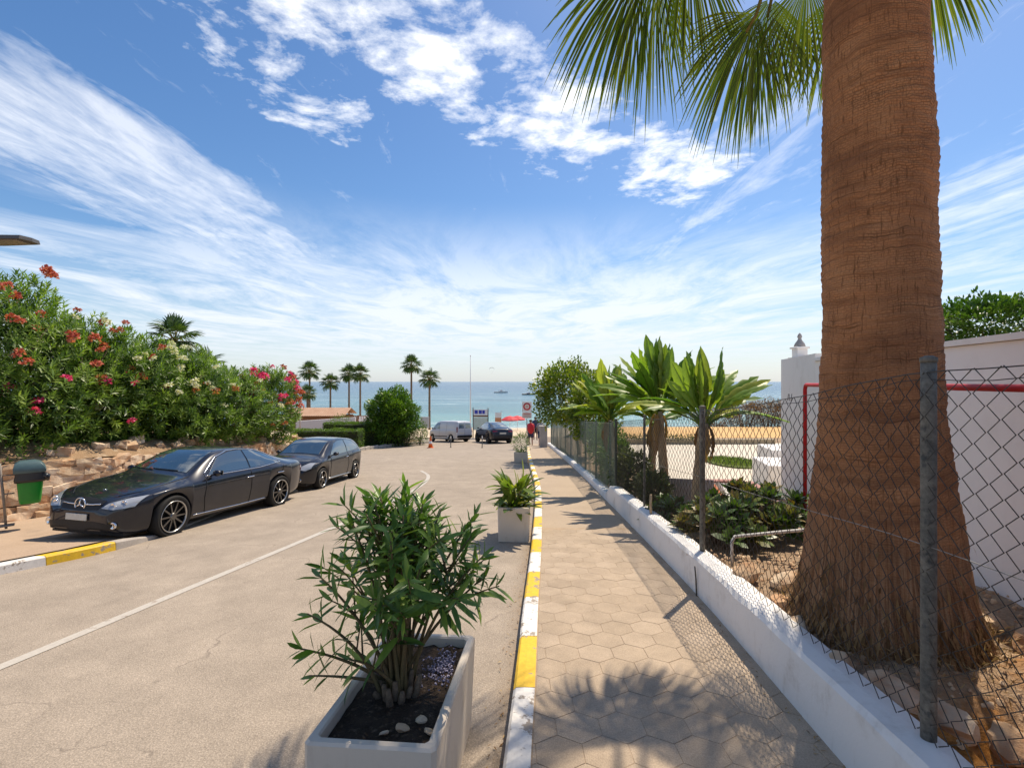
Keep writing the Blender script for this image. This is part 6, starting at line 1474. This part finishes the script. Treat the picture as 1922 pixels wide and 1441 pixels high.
# round-headed tree over the pavement, with leafy fill below
M_ficus = leaf_mat('ficus_leaf', (.05, .085, .012), (.13, .19, .02), (.34, .32, .03), .38, .35)
cx, cy, cz = at(1066, 742, 21.5)
def tree(name, c, rad, n, m, label, zg, base, size, seed, lump=.25, wscale=1.0, trunk_r=.07, shell=.5, group=None, limbs=5):
    r_, off = leafy_ball(name, c, rad, n, m, label, 'tree', size, 'oval', lump, seed, zg, group, shell, wscale=wscale)
    r_.location = (c[0], c[1], zg); b = Vector((base[0]-c[0], base[1]-c[1], -.1)); ctr = Vector((0, 0, c[2]-zg)); mb = MB()
    fork = b.lerp(ctr, .55); mb.tube([b, b.lerp(fork, .5)+Vector((.04, 0, 0)), fork], [trunk_r*1.2, trunk_r, trunk_r*.85], 9)
    q = random.Random(seed)
    for k in range(limbs):
        a = k*6.28/limbs+q.uniform(-.4, .4); e = ctr + Vector((rad[0]*.65*math.cos(a), rad[1]*.65*math.sin(a), rad[2]*q.uniform(-.1, .55))); mb.tube([fork, fork.lerp(e, .5)+Vector((0, 0, .12)), e], [trunk_r*.65, trunk_r*.4, trunk_r*.15], 6)
    mb.build('trunk', M_bark, r_, True); return r_
tree('round_tree', (cx, cy, cz), (1.45, 1.5, 1.42), 9000, M_ficus, 'round-headed yellow-green tree overhanging the far pavement', garden_z(3, 21.5) if False else -3.5, (cx+.55, cy), (.10, .19), 4, .42, .85, .07, .5)
x, y, z = at(1112, 762, 17.5)
r_, off = leafy_ball('leafy_shrub', (x, y, z-.15), (.9, 1.1, 1.2), 4600, M_ficus, 'rounded yellow-green shrub between the round tree and the paddle leaves', 'shrub', (.09, .17), 'oval', .3, 14, None, None, .5)
mb = MB(); [mb.tube([(0, 0, -.3), (.5*math.cos(k*1.3), .5*math.sin(k*1.3), 1.4)], [.04, .015], 6) for k in range(5)]; mb.build('stems', M_bark, r_, True)
for i, (px, py, d, rad, mm, lab) in enumerate([(1095, 830, 15.5, (.6, 2.2, .75), M_bush, 'dark green shrub pressed against the green fence'), (1180, 890, 11.0, (.4, .8, .55), M_olive, 'grey-green undergrowth at the foot of the paddle-leaved trees'), (1225, 925, 9.6, (.28, .6, .42), M_olive, 'dark undergrowth behind the short wooden stake'), (1150, 862, 13.0, (.4, 1.0, .7), M_hedge, 'leafy green shrub behind the first green fence post')]):
    x, y, z = at(px, py, d); x = max(x, wall_x(d)+WT+rad[0]*.85)
    r_, off = leafy_ball('fence_shrub', (x, y, z), rad, 2600, mm, lab, 'shrub', (.08, .16), 'lance', .3, 20+i, None, 'undergrowth along the fence', .35, wscale=1.7)
    mb = MB(); [mb.tube([(0, 0, -.8), (rad[0]*.5*math.cos(k*1.3), rad[1]*.5*math.sin(k*1.3), rad[2]*1.3)], [.04, .015], 6) for k in range(5)]; mb.build('stems', M_bark, r_, True)
# dry brown scrub between the court and the sea
for i, (px, w, ty) in enumerate([(1345, 3.2, 765), (1400, 2.6, 752), (1440, 2.6, 748), (1478, 2.8, 752)]):
    x, y, _ = at(px, 0, 36.5); zt = (716-ty)/908*36.5; zb = -3.6
    r_, off = leafy_ball('dry_scrub', (x, y, (zt+zb)/2), (w*.62, 1.3, (zt-zb)/2), 3800, M_dry, ['brown dry scrub showing behind the leaning paddle-leaved tree', 'brown dry scrub in the middle beyond the orange sand', 'tallest brown dry scrub beyond the orange sand', 'brown dry scrub beside the house wall beyond the orange sand'][i], 'scrub', (.1, .25), 'lance', .3, 30+i, None, 'dry scrub above the beach', .4, wscale=.9)
    mb = MB(); [mb.tube([(0, 0, -.5), (w*.4*math.cos(k*.9), .7*math.sin(k*.9), (zt-zb)*.9)], [.04, .012], 5) for k in range(8)]; mb.build('stems', M_bark, r_, True)
sheet('scrub_bank', [5, 9, 14, 20, 30, 60], [34.8, 38, 44, 52, 60], lambda x, y: -3.4 - (y-34.8)*.16, M_earth)
# dark green tree over the house wall
x, y, z = at(1870, 620, 15.5)
tree('umbrella_tree', (x, y, z+.05), (2.5, 1.6, 1.0), 9000, leaf_mat('pine_leaf', (.02, .055, .008), (.06, .13, .016), (.13, .21, .025), .45, .25), 'dark green spreading tree above the white house wall', -3.2, (x+.4, y), (.12, .22), 17, .35, .7, .14, .5)

# ------------------------------------------------------------------ palms and buildings by the beach on the left
M_ptrunk = mottled('far_palm_trunk', (.13, .095, .065), (.22, .165, .115), 3, .9, kind='Object')
def small_fan(seed, nseg=18):
    V, F, var = fan_blade((0, 0, 0), (0, 1, 0), (0, 0, 1), 1.0, nseg, 95, seed, .35, 5); return np_mesh('frond', np.array([tuple(v) for v in V]), np.array(F), M_pf, False, np.array(var))
M_pf = leaf_mat('far_palm_blade', (.02, .045, .012), (.04, .085, .018), (.10, .15, .03), .45, .25)
SF = [small_fan(i) for i in range(4)]
def far_palm(px, cyp, d, zg, R_, label, r=.16, seed=0, n=30, lean=0.0):
    x, y, z = at(px, cyp, d); root = empty('palm_tree', (x, y, zg), 0, label, 'palm tree', 'palms along the beach'); H = z-zg; q = random.Random(seed)
    mb = MB(); mb.tube([(lean*math.sin(t*3), 0, -.3+(H+.3)*t) for t in [k/8 for k in range(9)]], [r*1.25]+[lerp(r*1.05, r*.8, k/7) for k in range(8)], 9); mb.build('trunk', M_ptrunk, root, True)
    top = Vector((lean*math.sin(3), 0, H))
    st = MB()
    for k in range(n):
        e = R(lerp(80, -38, (k+.5)/n)+q.uniform(-8, 8)); a = k*2.4+q.uniform(-.3, .3); D = Vector((math.cos(a)*math.cos(e), math.sin(a)*math.cos(e), math.sin(e)))
        tip = top + D*R_*.5; o = link('frond', SF[k % 4], None, root); s = R_*q.uniform(.5, .66); o.matrix_local = Matrix.Translation(tip) @ orient(D+Vector((0, 0, -.2)), (0, 0, 1) if abs(e) < 1.2 else (math.cos(a), math.sin(a), .1)) @ Matrix.Diagonal((s, s, s, 1))
        st.tube([top, tip], .018*R_, 4)
    st.build('stalks', M_petiole, root); return root
bz = lambda d: beach_z(0, d)
far_palm(581, 698, 74, bz(74), 1.75, 'fan palm furthest left in the beach row, taller than the one at its foot', seed=1)
far_palm(577, 739, 66, bz(66)-.3, 1.35, 'short fan palm standing below the leftmost beach palm', seed=2)
far_palm(620, 719, 78, bz(78), 1.7, 'lower fan palm between the leftmost palm and the close pair', seed=3)
far_palm(655, 703, 80, bz(80), 1.75, 'left one of the close pair of beach palms', seed=4)
far_palm(676, 703, 77, bz(77), 1.75, 'right one of the close pair of beach palms', seed=5)
far_palm(772, 687, 70, bz(70), 1.7, 'tallest beach palm rising behind the round bush', seed=6)
far_palm(806, 712, 68, bz(68), 1.65, 'beach palm just left of the white van, lower than its neighbour', seed=7)
far_palm(547, 716, 70, bz(70)-.2, 1.4, 'beach palm half hidden by the last pink oleander', seed=8)
far_palm(328, 640, 25, -3.2, 1.35, 'fan palm rising behind the middle of the oleander hedge', .14, 9, 26)
far_palm(383, 690, 22, -3.2, .95, 'low pale fan palm peeping over the oleander hedge', .12, 10, 18)
# terracotta-roofed beach bar, timber fence and white wall
bar = empty('beach_bar', (-24.5, 62, -6.4), 0, 'low beach bar with tiled roof and brown timber walls behind the white wall', 'building')
M_wood = mottled('brown_boards', (.17, .075, .035), (.26, .125, .06), 2, .85); M_rt = mottled('far_tiles', (.42, .25, .16), (.52, .34, .23), 1.5, .9)
mb = MB(); mb.box((0, 0, .9), (7.0, 4, 2.4)); mb.build('wall', M_wood, bar)
for k in range(18):
    mb = MB(); mb.box((-3.4+k*.4, -2.03, .9), (.36, .05, 2.3)); mb.build('plank', M_wood, bar)
mb = MB(); rows = []
for k in range(57):
    xx = -3.9+7.8*k/56; b = .05*abs(math.sin(k*math.pi/2)); rows.append([(xx, -2.5, 2.15+b), (xx, 0, 3.05+b), (xx, 2.5, 2.15+b)])
mb.grid(rows); mb.build('roof', M_rt, bar)
rp = MB(); rp.box((-4.4, -2.4, 1.0), (1.2, .3, 2.6)); rp.build('red_panel', plain('red_panel', (.50, .06, .05), .6), bar)
tf_ = empty('timber_fence', (-18.6, 60, -6.3), 0, 'brown timber fence between the beach bar and the close pair of palms', 'fence')
for k in range(26):
    mb = MB(); mb.box((-2.6+k*.3, 0, .95+.03*(k % 3)), (.26, .05, 2.3)); mb.build('board', M_wood, tf_)
mb = MB(); [mb.box((1.1, .06, zz), (7.8, .06, .12)) for zz in (.4, 1.5)]; mb.build('rail', M_wood, tf_)
# white garden wall and lamp post
wz = -4.9
mb = MB(); [mb.add(*((lambda m_: (m_.v, m_.f))(wallbox((-20.5, 46.0), (-15.2, 47.0), .3, -6.2, -3.75, -3.45))))]
mb.add(*((lambda m_: (m_.v, m_.f))(wallbox((-20.5, 46.0-.3), (-15.2, 47.0-.3), .9, -6.2, -3.9, -3.6)))) if False else None
tag(mb.build('garden_wall', plaster('far_white_wall', (.74, .72, .72), (.6, .56, .52), .2, .5), None), 'long white garden wall behind the clipped hedges', 'wall')
mb = MB(); x, y, z = at(563, 780, 44); mb.tube([(x, y, -5.6), (x, y, -1.9)], [.09, .06], 8); mb.lathe([(.02, 0), (.16, .05), (.18, .2), (.05, .3), (0, .31)], (x, y, -1.95), 10)
tag(mb.build('garden_lamp', plain('pale_post', (.55, .47, .42), .6), None, True), 'thin pale lamp post standing in front of the white garden wall', 'lamp post')
# white fence panels behind the bush
mb = MB(); x, y, z = at(688, 775, 58); [mb.box((x-.8+k*.28, y, -5.1), (.2, .04, 1.9)) for k in range(7)]; mb.box((x, y+.03, -4.6), (2.0, .03, .1)); 
tag(mb.build('picket_panel', plain('white_paint', (.75, .75, .78), .5), None), 'short white slatted panel behind the round bush', 'fence')

# ------------------------------------------------------------------ signs, cone, bollards
M_signw = plain('sign_white', (.78, .77, .75), .5, grain=.04); M_signr = plain('sign_red', (.52, .03, .035), .5, grain=.04); M_steel = plain('grey_steel', (.30, .30, .30), .45, .5, .5); M_blue = plain('sign_blue', (.03, .05, .42), .5, grain=.05)
sx, sy, sz = at(989, 768, 31.0); szg = road_z(sx, sy)
sg = empty('road_sign', (sx, sy, szg), 0, 'white road sign board with a red ring at the end of the road', 'road sign'); zc = sz-szg
mb = MB(); mb.tube([(0, .03, -.1), (0, .03, zc+.5)], .03, 8); mb.build('post', M_steel, sg, True)
mb = MB(); mb.box((0, 0, zc+.16), (.62, .03, .66), 0, 1, .006); mb.build('board', M_signw, sg)
mb = MB(); mb.lathe([(.15, -.030), (.15, -.018), (.24, -.018), (.24, -.030), (.15, -.030)], (0, 0, zc+.18), 32, 'y', False); mb.build('red_ring', M_signr, sg, True)
mb = MB(); mb.lathe([(.0, -.026), (.10, -.026), (.10, -.017)], (0, 0, zc+.18), 24, 'y'); mb.build('disc', plain('sign_tan', (.62, .50, .38), .5), sg)
mb = MB(); mb.box((0, 0, zc-.38), (.60, .03, .36), 0, 1, .006); mb.build('lower_plate', plain('sign_pink', (.68, .54, .48), .5, grain=.1), sg)
for k in range(3): mb = MB(); mb.box((0, -.02, zc-.28-.1*k), (.44-.06*(k % 2), .006, .035)); mb.build('text_bar', M_signr if k == 0 else plain('sign_grey%d' % k, (.42, .36, .34), .5), sg)
bx0, by0, bz0 = at(902, 790, 46.5); gz = -5.5
ib = empty('information_board', (bx0, by0, gz), 0, 'beach information board with a blue and white top between van and dark car', 'sign')
for xx in (-.72, .72): mb = MB(); mb.tube([(xx, 0, -.1), (xx, 0, 3.0)], .045, 8); mb.build('post', M_trim, ib, True)
mb = MB(); mb.box((0, 0, 2.55), (1.40, .04, .55)); mb.build('top_panel', M_signw, ib)
for xx, w in ((-.42, .3), (-.05, .24), (.30, .22), (.12, .06)): mb = MB(); mb.box((xx, -.024, 2.58), (w, .01, .34)); mb.build('blue_letter_block', M_blue, ib)
mb = MB(); mb.box((0, -.01, 2.18), (1.42, .06, .16)); mb.build('brown_rail', M_wood, ib)
mb = MB(); mb.box((0, 0, 1.45), (1.36, .04, 1.2)); mb.build('map_panel', mottled('map_print', (.62, .66, .62), (.45, .60, .50), 3.5, .6, (.6, .45, .3), 20, .001, .2, kind='Object'), ib)
bx1, by1, bz1 = at(935, 786, 48.5)
ob_ = empty('small_sign', (bx1, by1, -5.5), 0, 'small sign with an orange lower half on a post behind the dark car', 'sign')
mb = MB(); mb.tube([(.3, .03, -.1), (.3, .03, 2.6)], .03, 8); mb.build('post', M_steel, ob_, True); mb = MB(); mb.box((0, 0, 2.15), (.62, .03, .5)); mb.build('upper_board', M_signw, ob_); mb = MB(); mb.box((0, 0, 1.62), (.62, .03, .54)); mb.build('lower_board', plain('sign_orange', (.58, .25, .12), .5), ob_)
wp_x, wp_y, _ = at(797, 790, 41); mb = MB(); mb.box((wp_x, wp_y, -3.45), (.75, .05, .95), 0, 1, .01); mb.tube([(wp_x-.2, wp_y+.04, -5.3), (wp_x-.2, wp_y+.04, -3.1)], .03, 6); mb.tube([(wp_x+.2, wp_y+.04, -5.3), (wp_x+.2, wp_y+.04, -3.1)], .03, 6)
tag(mb.build('notice_board', M_signw, None), 'plain white notice board on two posts left of the white van', 'notice board')
cx_, cy_, _ = at(808, 840, 33.5); cz_ = road_z(cx_, cy_)
cone = empty('traffic_cone', (cx_, cy_, cz_), 0, 'orange traffic cone on the asphalt by the round bush', 'traffic cone'); M_cone = plain('cone_orange', (.72, .16, .035), .5)
mb = MB(); mb.box((0, 0, .02), (.42, .42, .045), 0, 1, .015); mb.build('base', M_cone, cone); mb = MB(); mb.lathe([(.16, .04), (.04, .80), (.03, .82), (0, .82)], n=20); mb.build('cone_body', M_cone, cone, True); mb = MB(); mb.lathe([(.122, .30), (.093, .48)], n=20, cap=False); mb.build('white_band', M_signw, cone, True)
for i, (px, py, d, lab) in enumerate([(846, 846, 33.5, 'thin dark bollard on the asphalt in front of the van'), (905, 846, 32.5, 'thin dark bollard with pale top in front of the dark blue car')]):
    x, y, _ = at(px, py, d); z = road_z(x, y); b_ = empty('bollard', (x, y, z), 0, lab, 'bollard', 'thin bollards before the parked cars'); mb = MB(); mb.lathe([(.07, 0), (.07, .02), (.03, .03), (.03, .85), (.0, .86)], n=12); mb.build('post', M_trim, b_, True); mb = MB(); mb.lathe([(.033, .62), (.033, .80)], n=12, cap=False); mb.build('reflective_band', M_signw, b_, True)
# flagpole, boats, kite
x, y, z = at(883, 668, 62); mb = MB(); mb.tube([(x, y, -7), (x, y, z)], [.09, .04], 8); mb.lathe([(.06, 0), (.08, .05), (0, .12)], (x, y, z), 8); tag(mb.build('flagpole', plain('pale_grey_pole', (.62, .64, .66), .5), None, True), 'tall thin pale flagpole by the beach against the sky', 'flagpole')
def boat(x, y, L, label, hullm, name='motor_boat'):
    r_ = empty(name, (x, y, -9), 0, label, 'boat'); mb = MB(); rows = []
    for i in range(13):
        t = i/12; w = L*.16*(1-max(0, (t-.45)/.55)**2.2)+.02; rows.append([(L*(t-.5), -w, L*(.085+.05*t*t)), (L*(t-.5), -w*.8, 0), (L*(t-.5), 0, -.2), (L*(t-.5), w*.8, 0), (L*(t-.5), w, L*(.085+.05*t*t))])
    mb.grid(rows); mb.build('hull', hullm, r_, True)
    mb = MB(); mb.grid([[rr[0], rr[4]] for rr in rows]); mb.build('deck', M_signw, r_); mb = MB(); mb.box((-.02*L, 0, L*.15), (L*.3, L*.2, L*.12), 0, .75, .02*L); mb.build('cabin', M_signw, r_); mb = MB(); mb.box((L*.06, 0, L*.165), (L*.16, L*.19, L*.05), 0, .85); mb.build('cabin_window', M_glass, r_)
boat((940-961)/908*388, 388, 11, 'white motor boat far out on the sea', M_signw); boat((992-961)/908*330, 330, 9, 'dark motor boat far out, partly behind the round-headed tree', M_trim)
x, y, z = at(923, 692, 260); kt = empty('kite', (x, y, z), 0, 'small dark kite flying over the sea', 'kite'); mb = MB(); rows = []
for i in range(9):
    a = lerp(-1.1, 1.1, i/8); rows.append([(1.5*math.sin(a), -.3, 1.5*math.cos(a)-.8), (1.5*math.sin(a), .3, 1.4*math.cos(a)-.8)])
mb.grid(rows); kc = mb.build('canopy', plain('kite_cloth', (.10, .12, .15), .7), kt, True); kc.modifiers.new('s', 'SOLIDIFY').thickness = .06
mb = MB(); [mb.tube([(sx_, 0, -.2), (0, 0, -3)], .006, 4) for sx_ in (-1.3, 0, 1.3)]; mb.build('lines', M_trim, kt)
# red parasols on the sand
for i, (px, d, lab) in enumerate([(957, 58, 'red beach parasol nearest the dark blue car'), (971, 62, 'red beach parasol beside the walking people')]):
    x, y, _ = at(px, 0, d); z = beach_z(x, y); pr = empty('beach_parasol', (x, y, z), 0, lab, 'parasol', 'red parasols on the beach'); mb = MB(); mb.tube([(0, 0, -.2), (0, 0, 1.75)], .025, 6); mb.build('pole', M_signw, pr, True)
    mb = MB(); mb.lathe([(0, 1.85), (.5, 1.72), (1.0, 1.42), (1.02, 1.30)], n=10, cap=False); c_ = mb.build('canopy', plain('parasol_red%d' % i, (.62, .05, .06), .7), pr); c_.modifiers.new('s', 'SOLIDIFY').thickness = .02

# ------------------------------------------------------------------ people walking down to the beach
M_skin = plain('skin', (.42, .24, .16), .55, grain=.05); M_hair = plain('dark_hair', (.03, .02, .015), .6)
def person(x, y, z, label, h, top_m, leg_m, phase, rz, arm=.25, bulky=1.0):
    root = empty('person', (x, y, z), rz, label, 'person', 'people walking to the beach'); k = h/1.75; me = bpy.data.meshes.new('body'); s = phase
    J = {'pel': (0, 0, .95), 'spi': (0, .01, 1.15), 'che': (0, .0, 1.34), 'nec': (0, .01, 1.50), 'hea': (0, .0, 1.60), 'crn': (0, .0, 1.70),
         'shL': (-.17, 0, 1.42), 'elL': (-.235, -.06*s, 1.14), 'wrL': (-.24, .12*s+.04, .90), 'haL': (-.24, .15*s+.05, .82), 'shR': (.17, 0, 1.42), 'elR': (.235, .06*s, 1.14), 'wrR': (.24, -.12*s+.04, .90), 'haR': (.24, -.15*s+.05, .82),
         'hiL': (-.09, 0, .90), 'knL': (-.10, .14*s, .50), 'anL': (-.10, .02+.16*s, .08), 'toL': (-.11, .15+.16*s, .03), 'hiR': (.09, 0, .90), 'knR': (.10, -.08*s, .50), 'anR': (.10, -.26*s, .10), 'toR': (.11, .12-.26*s, .04)}
    rad = {'pel': .15, 'spi': .14, 'che': .16, 'nec': .06, 'hea': .095, 'crn': .075, 'shL': .07, 'shR': .07, 'elL': .045, 'elR': .045, 'wrL': .032, 'wrR': .032, 'haL': .035, 'haR': .035, 'hiL': .095, 'hiR': .095, 'knL': .062, 'knR': .062, 'anL': .042, 'anR': .042, 'toL': .035, 'toR': .035}
    E = [('pel','spi'),('spi','che'),('che','nec'),('nec','hea'),('hea','crn'),('che','shL'),('shL','elL'),('elL','wrL'),('wrL','haL'),('che','shR'),('shR','elR'),('elR','wrR'),('wrR','haR'),('pel','hiL'),('hiL','knL'),('knL','anL'),('anL','toL'),('pel','hiR'),('hiR','knR'),('knR','anR'),('anR','toR')]
    nm = list(J); me.from_pydata([Vector(J[n])*k for n in nm], [(nm.index(a), nm.index(b)) for a, b in E], []); o = link('body', me, None, root)
    o.modifiers.new('skin', 'SKIN'); sv = me.skin_vertices[0].data
    for i, n in enumerate(nm):
        r = rad[n]*k*(bulky if n in ('pel', 'spi', 'che') else 1); sv[i].radius = (r, r*.8 if n in ('pel', 'spi', 'che') else r); sv[i].use_root = (n == 'pel')
    o.modifiers.new('sub', 'SUBSURF').render_levels = 2; me.materials.append(M_skin)
    def lathe_cloth(name, prof, m, c=(0, 0)):
        mb = MB(); mb.lathe([(r*k, zz*k) for r, zz in prof], (c[0]*k, c[1]*k, 0), 16); q_ = mb.build(name, m, root, True); q_.scale = (1.12*bulky, .82*bulky, 1); q_.modifiers.new('s', 'SOLIDIFY').thickness = .008; return q_
    lathe_cloth('shirt', [(.165, .93), (.165, 1.10), (.178, 1.30), (.17, 1.42), (.10, 1.49), (.075, 1.51)], top_m)
    for sd, sh, el in ((-1, 'shL', 'elL'), (1, 'shR', 'elR')):
        mb = MB(); a, b = Vector(J[sh])*k, Vector(J[el])*k; mb.tube([a+Vector((-sd*.05, 0, .01)), a.lerp(b, .3), a.lerp(b, .8)], [.085*k, .078*k, .07*k], 10); mb.build('sleeve', top_m, root, True)
    for hi, kn in (('hiL', 'knL'), ('hiR', 'knR')):
        mb = MB(); a, b = Vector(J[hi])*k, Vector(J[kn])*k; mb.tube([a+Vector((0, 0, .07)), a, a.lerp(b, .5), a.lerp(b, .95)], [.115*k, .118*k, .105*k, .095*k], 12); mb.build('shorts_leg', leg_m, root, True)
    mb = MB(); rows = []
    for i in range(7):
        ph = math.pi/2*i/6*1.15; rows.append([(.118*k*math.sin(ph)*math.cos(a), -.012+.125*k*math.sin(ph)*math.sin(a), 1.655*k+.10*k*math.cos(ph)) for a in [2*math.pi*j/14 for j in range(15)]])
    mb.grid(rows); mb.build('hair', M_hair, root, True)
    for fx_ in ('toL', 'toR'):
        mb = MB(); t = Vector(J[fx_])*k; mb.box((t.x, t.y-.06, .02 if fx_ == 'toL' else t.z), (.09, .26, .035), 0, .9, .01); mb.build('sandal', M_trim, root)
    return root
def ppos(px, d): x, y, _ = at(px, 0, d); return x, y, pave_z(min(d, 33))-.02*(d > 31) if x > kerb_x(min(d, 35)) else road_z(x, y)
x, y, z = ppos(996, 33.0); pA = person(x, y, z, 'person in red carrying a red bundle on the back, walking to the beach', 1.75, plain('red_shirt', (.50, .03, .035), .8), plain('dark_shorts', (.05, .05, .10), .8), 1, 0)
mb = MB(); rows = []
for i in range(11):
    t = i/10; w = math.sin(math.pi*(t*.94+.03))**.5; rows.append([(.23*w*math.cos(a), -.30+.13*w*math.sin(a), .82+.70*t) for a in [2*math.pi*j/16 for j in range(17)]])
mb.grid(rows); o = mb.build('red_bundle', plain('red_nylon', (.62, .02, .03), .45)); o.location = (x, y, z); smooth_mesh(o.data); tag(o, 'rounded bright red bundle on the back of the walking person', 'bag')
x, y, z = ppos(1015, 32.2); person(x, y, z, 'person in a grey top with bare arms walking beside the grey pillar', 1.78, plain('grey_shirt', (.30, .30, .31), .8), plain('navy_shorts', (.03, .04, .08), .8), -1, 0)
mb = MB(); mb.lathe([(0, 0), (.13, .02), (.15, .2), (.11, .36), (.05, .40), (0, .41)], n=14); o = mb.build('green_bag', plain('green_cloth', (.015, .11, .06), .7), None, True); o.location = (x+.24, y-.02, z+.44); tag(o, 'dark green bag hanging from the hand of the person in grey', 'bag')
x, y, z = ppos(1005, 36.0); person(x, y, z, 'person in dark blue clothes partly hidden between the other two walkers', 1.72, plain('blue_shirt', (.04, .05, .13), .8), plain('black_shorts', (.02, .02, .025), .8), .7, 0)

# ------------------------------------------------------------------ dry leaf bits along the gutter and the wall foot
n = 260; gy_ = rng.uniform(1.8, 9.0, n); side = rng.random(n) < .6
gx_ = np.where(side, np.array([kerb_x(v) for v in gy_])-.17-np.abs(rng.normal(0, .06, n)), np.array([wall_x(v) for v in gy_])-.02-np.abs(rng.normal(0, .05, n)))
P = np.stack([gx_, gy_, np.where(side, -(1.97+SL*gy_)+.012, -(1.84+SL*gy_)+.010)], 1)
tag(scatter('leaf_litter', LEAF2_V, LEAF2_F, P, rng.normal(0, 1, (n, 3))*[1, 1, .15], np.tile([.05, .1, 1.], (n, 1)), rng.uniform(.015, .05, n), M_straw, W=rng.uniform(.03, .07, n)), 'dry leaf bits blown along the gutter and the foot of the wall', 'litter', None, 'stuff')
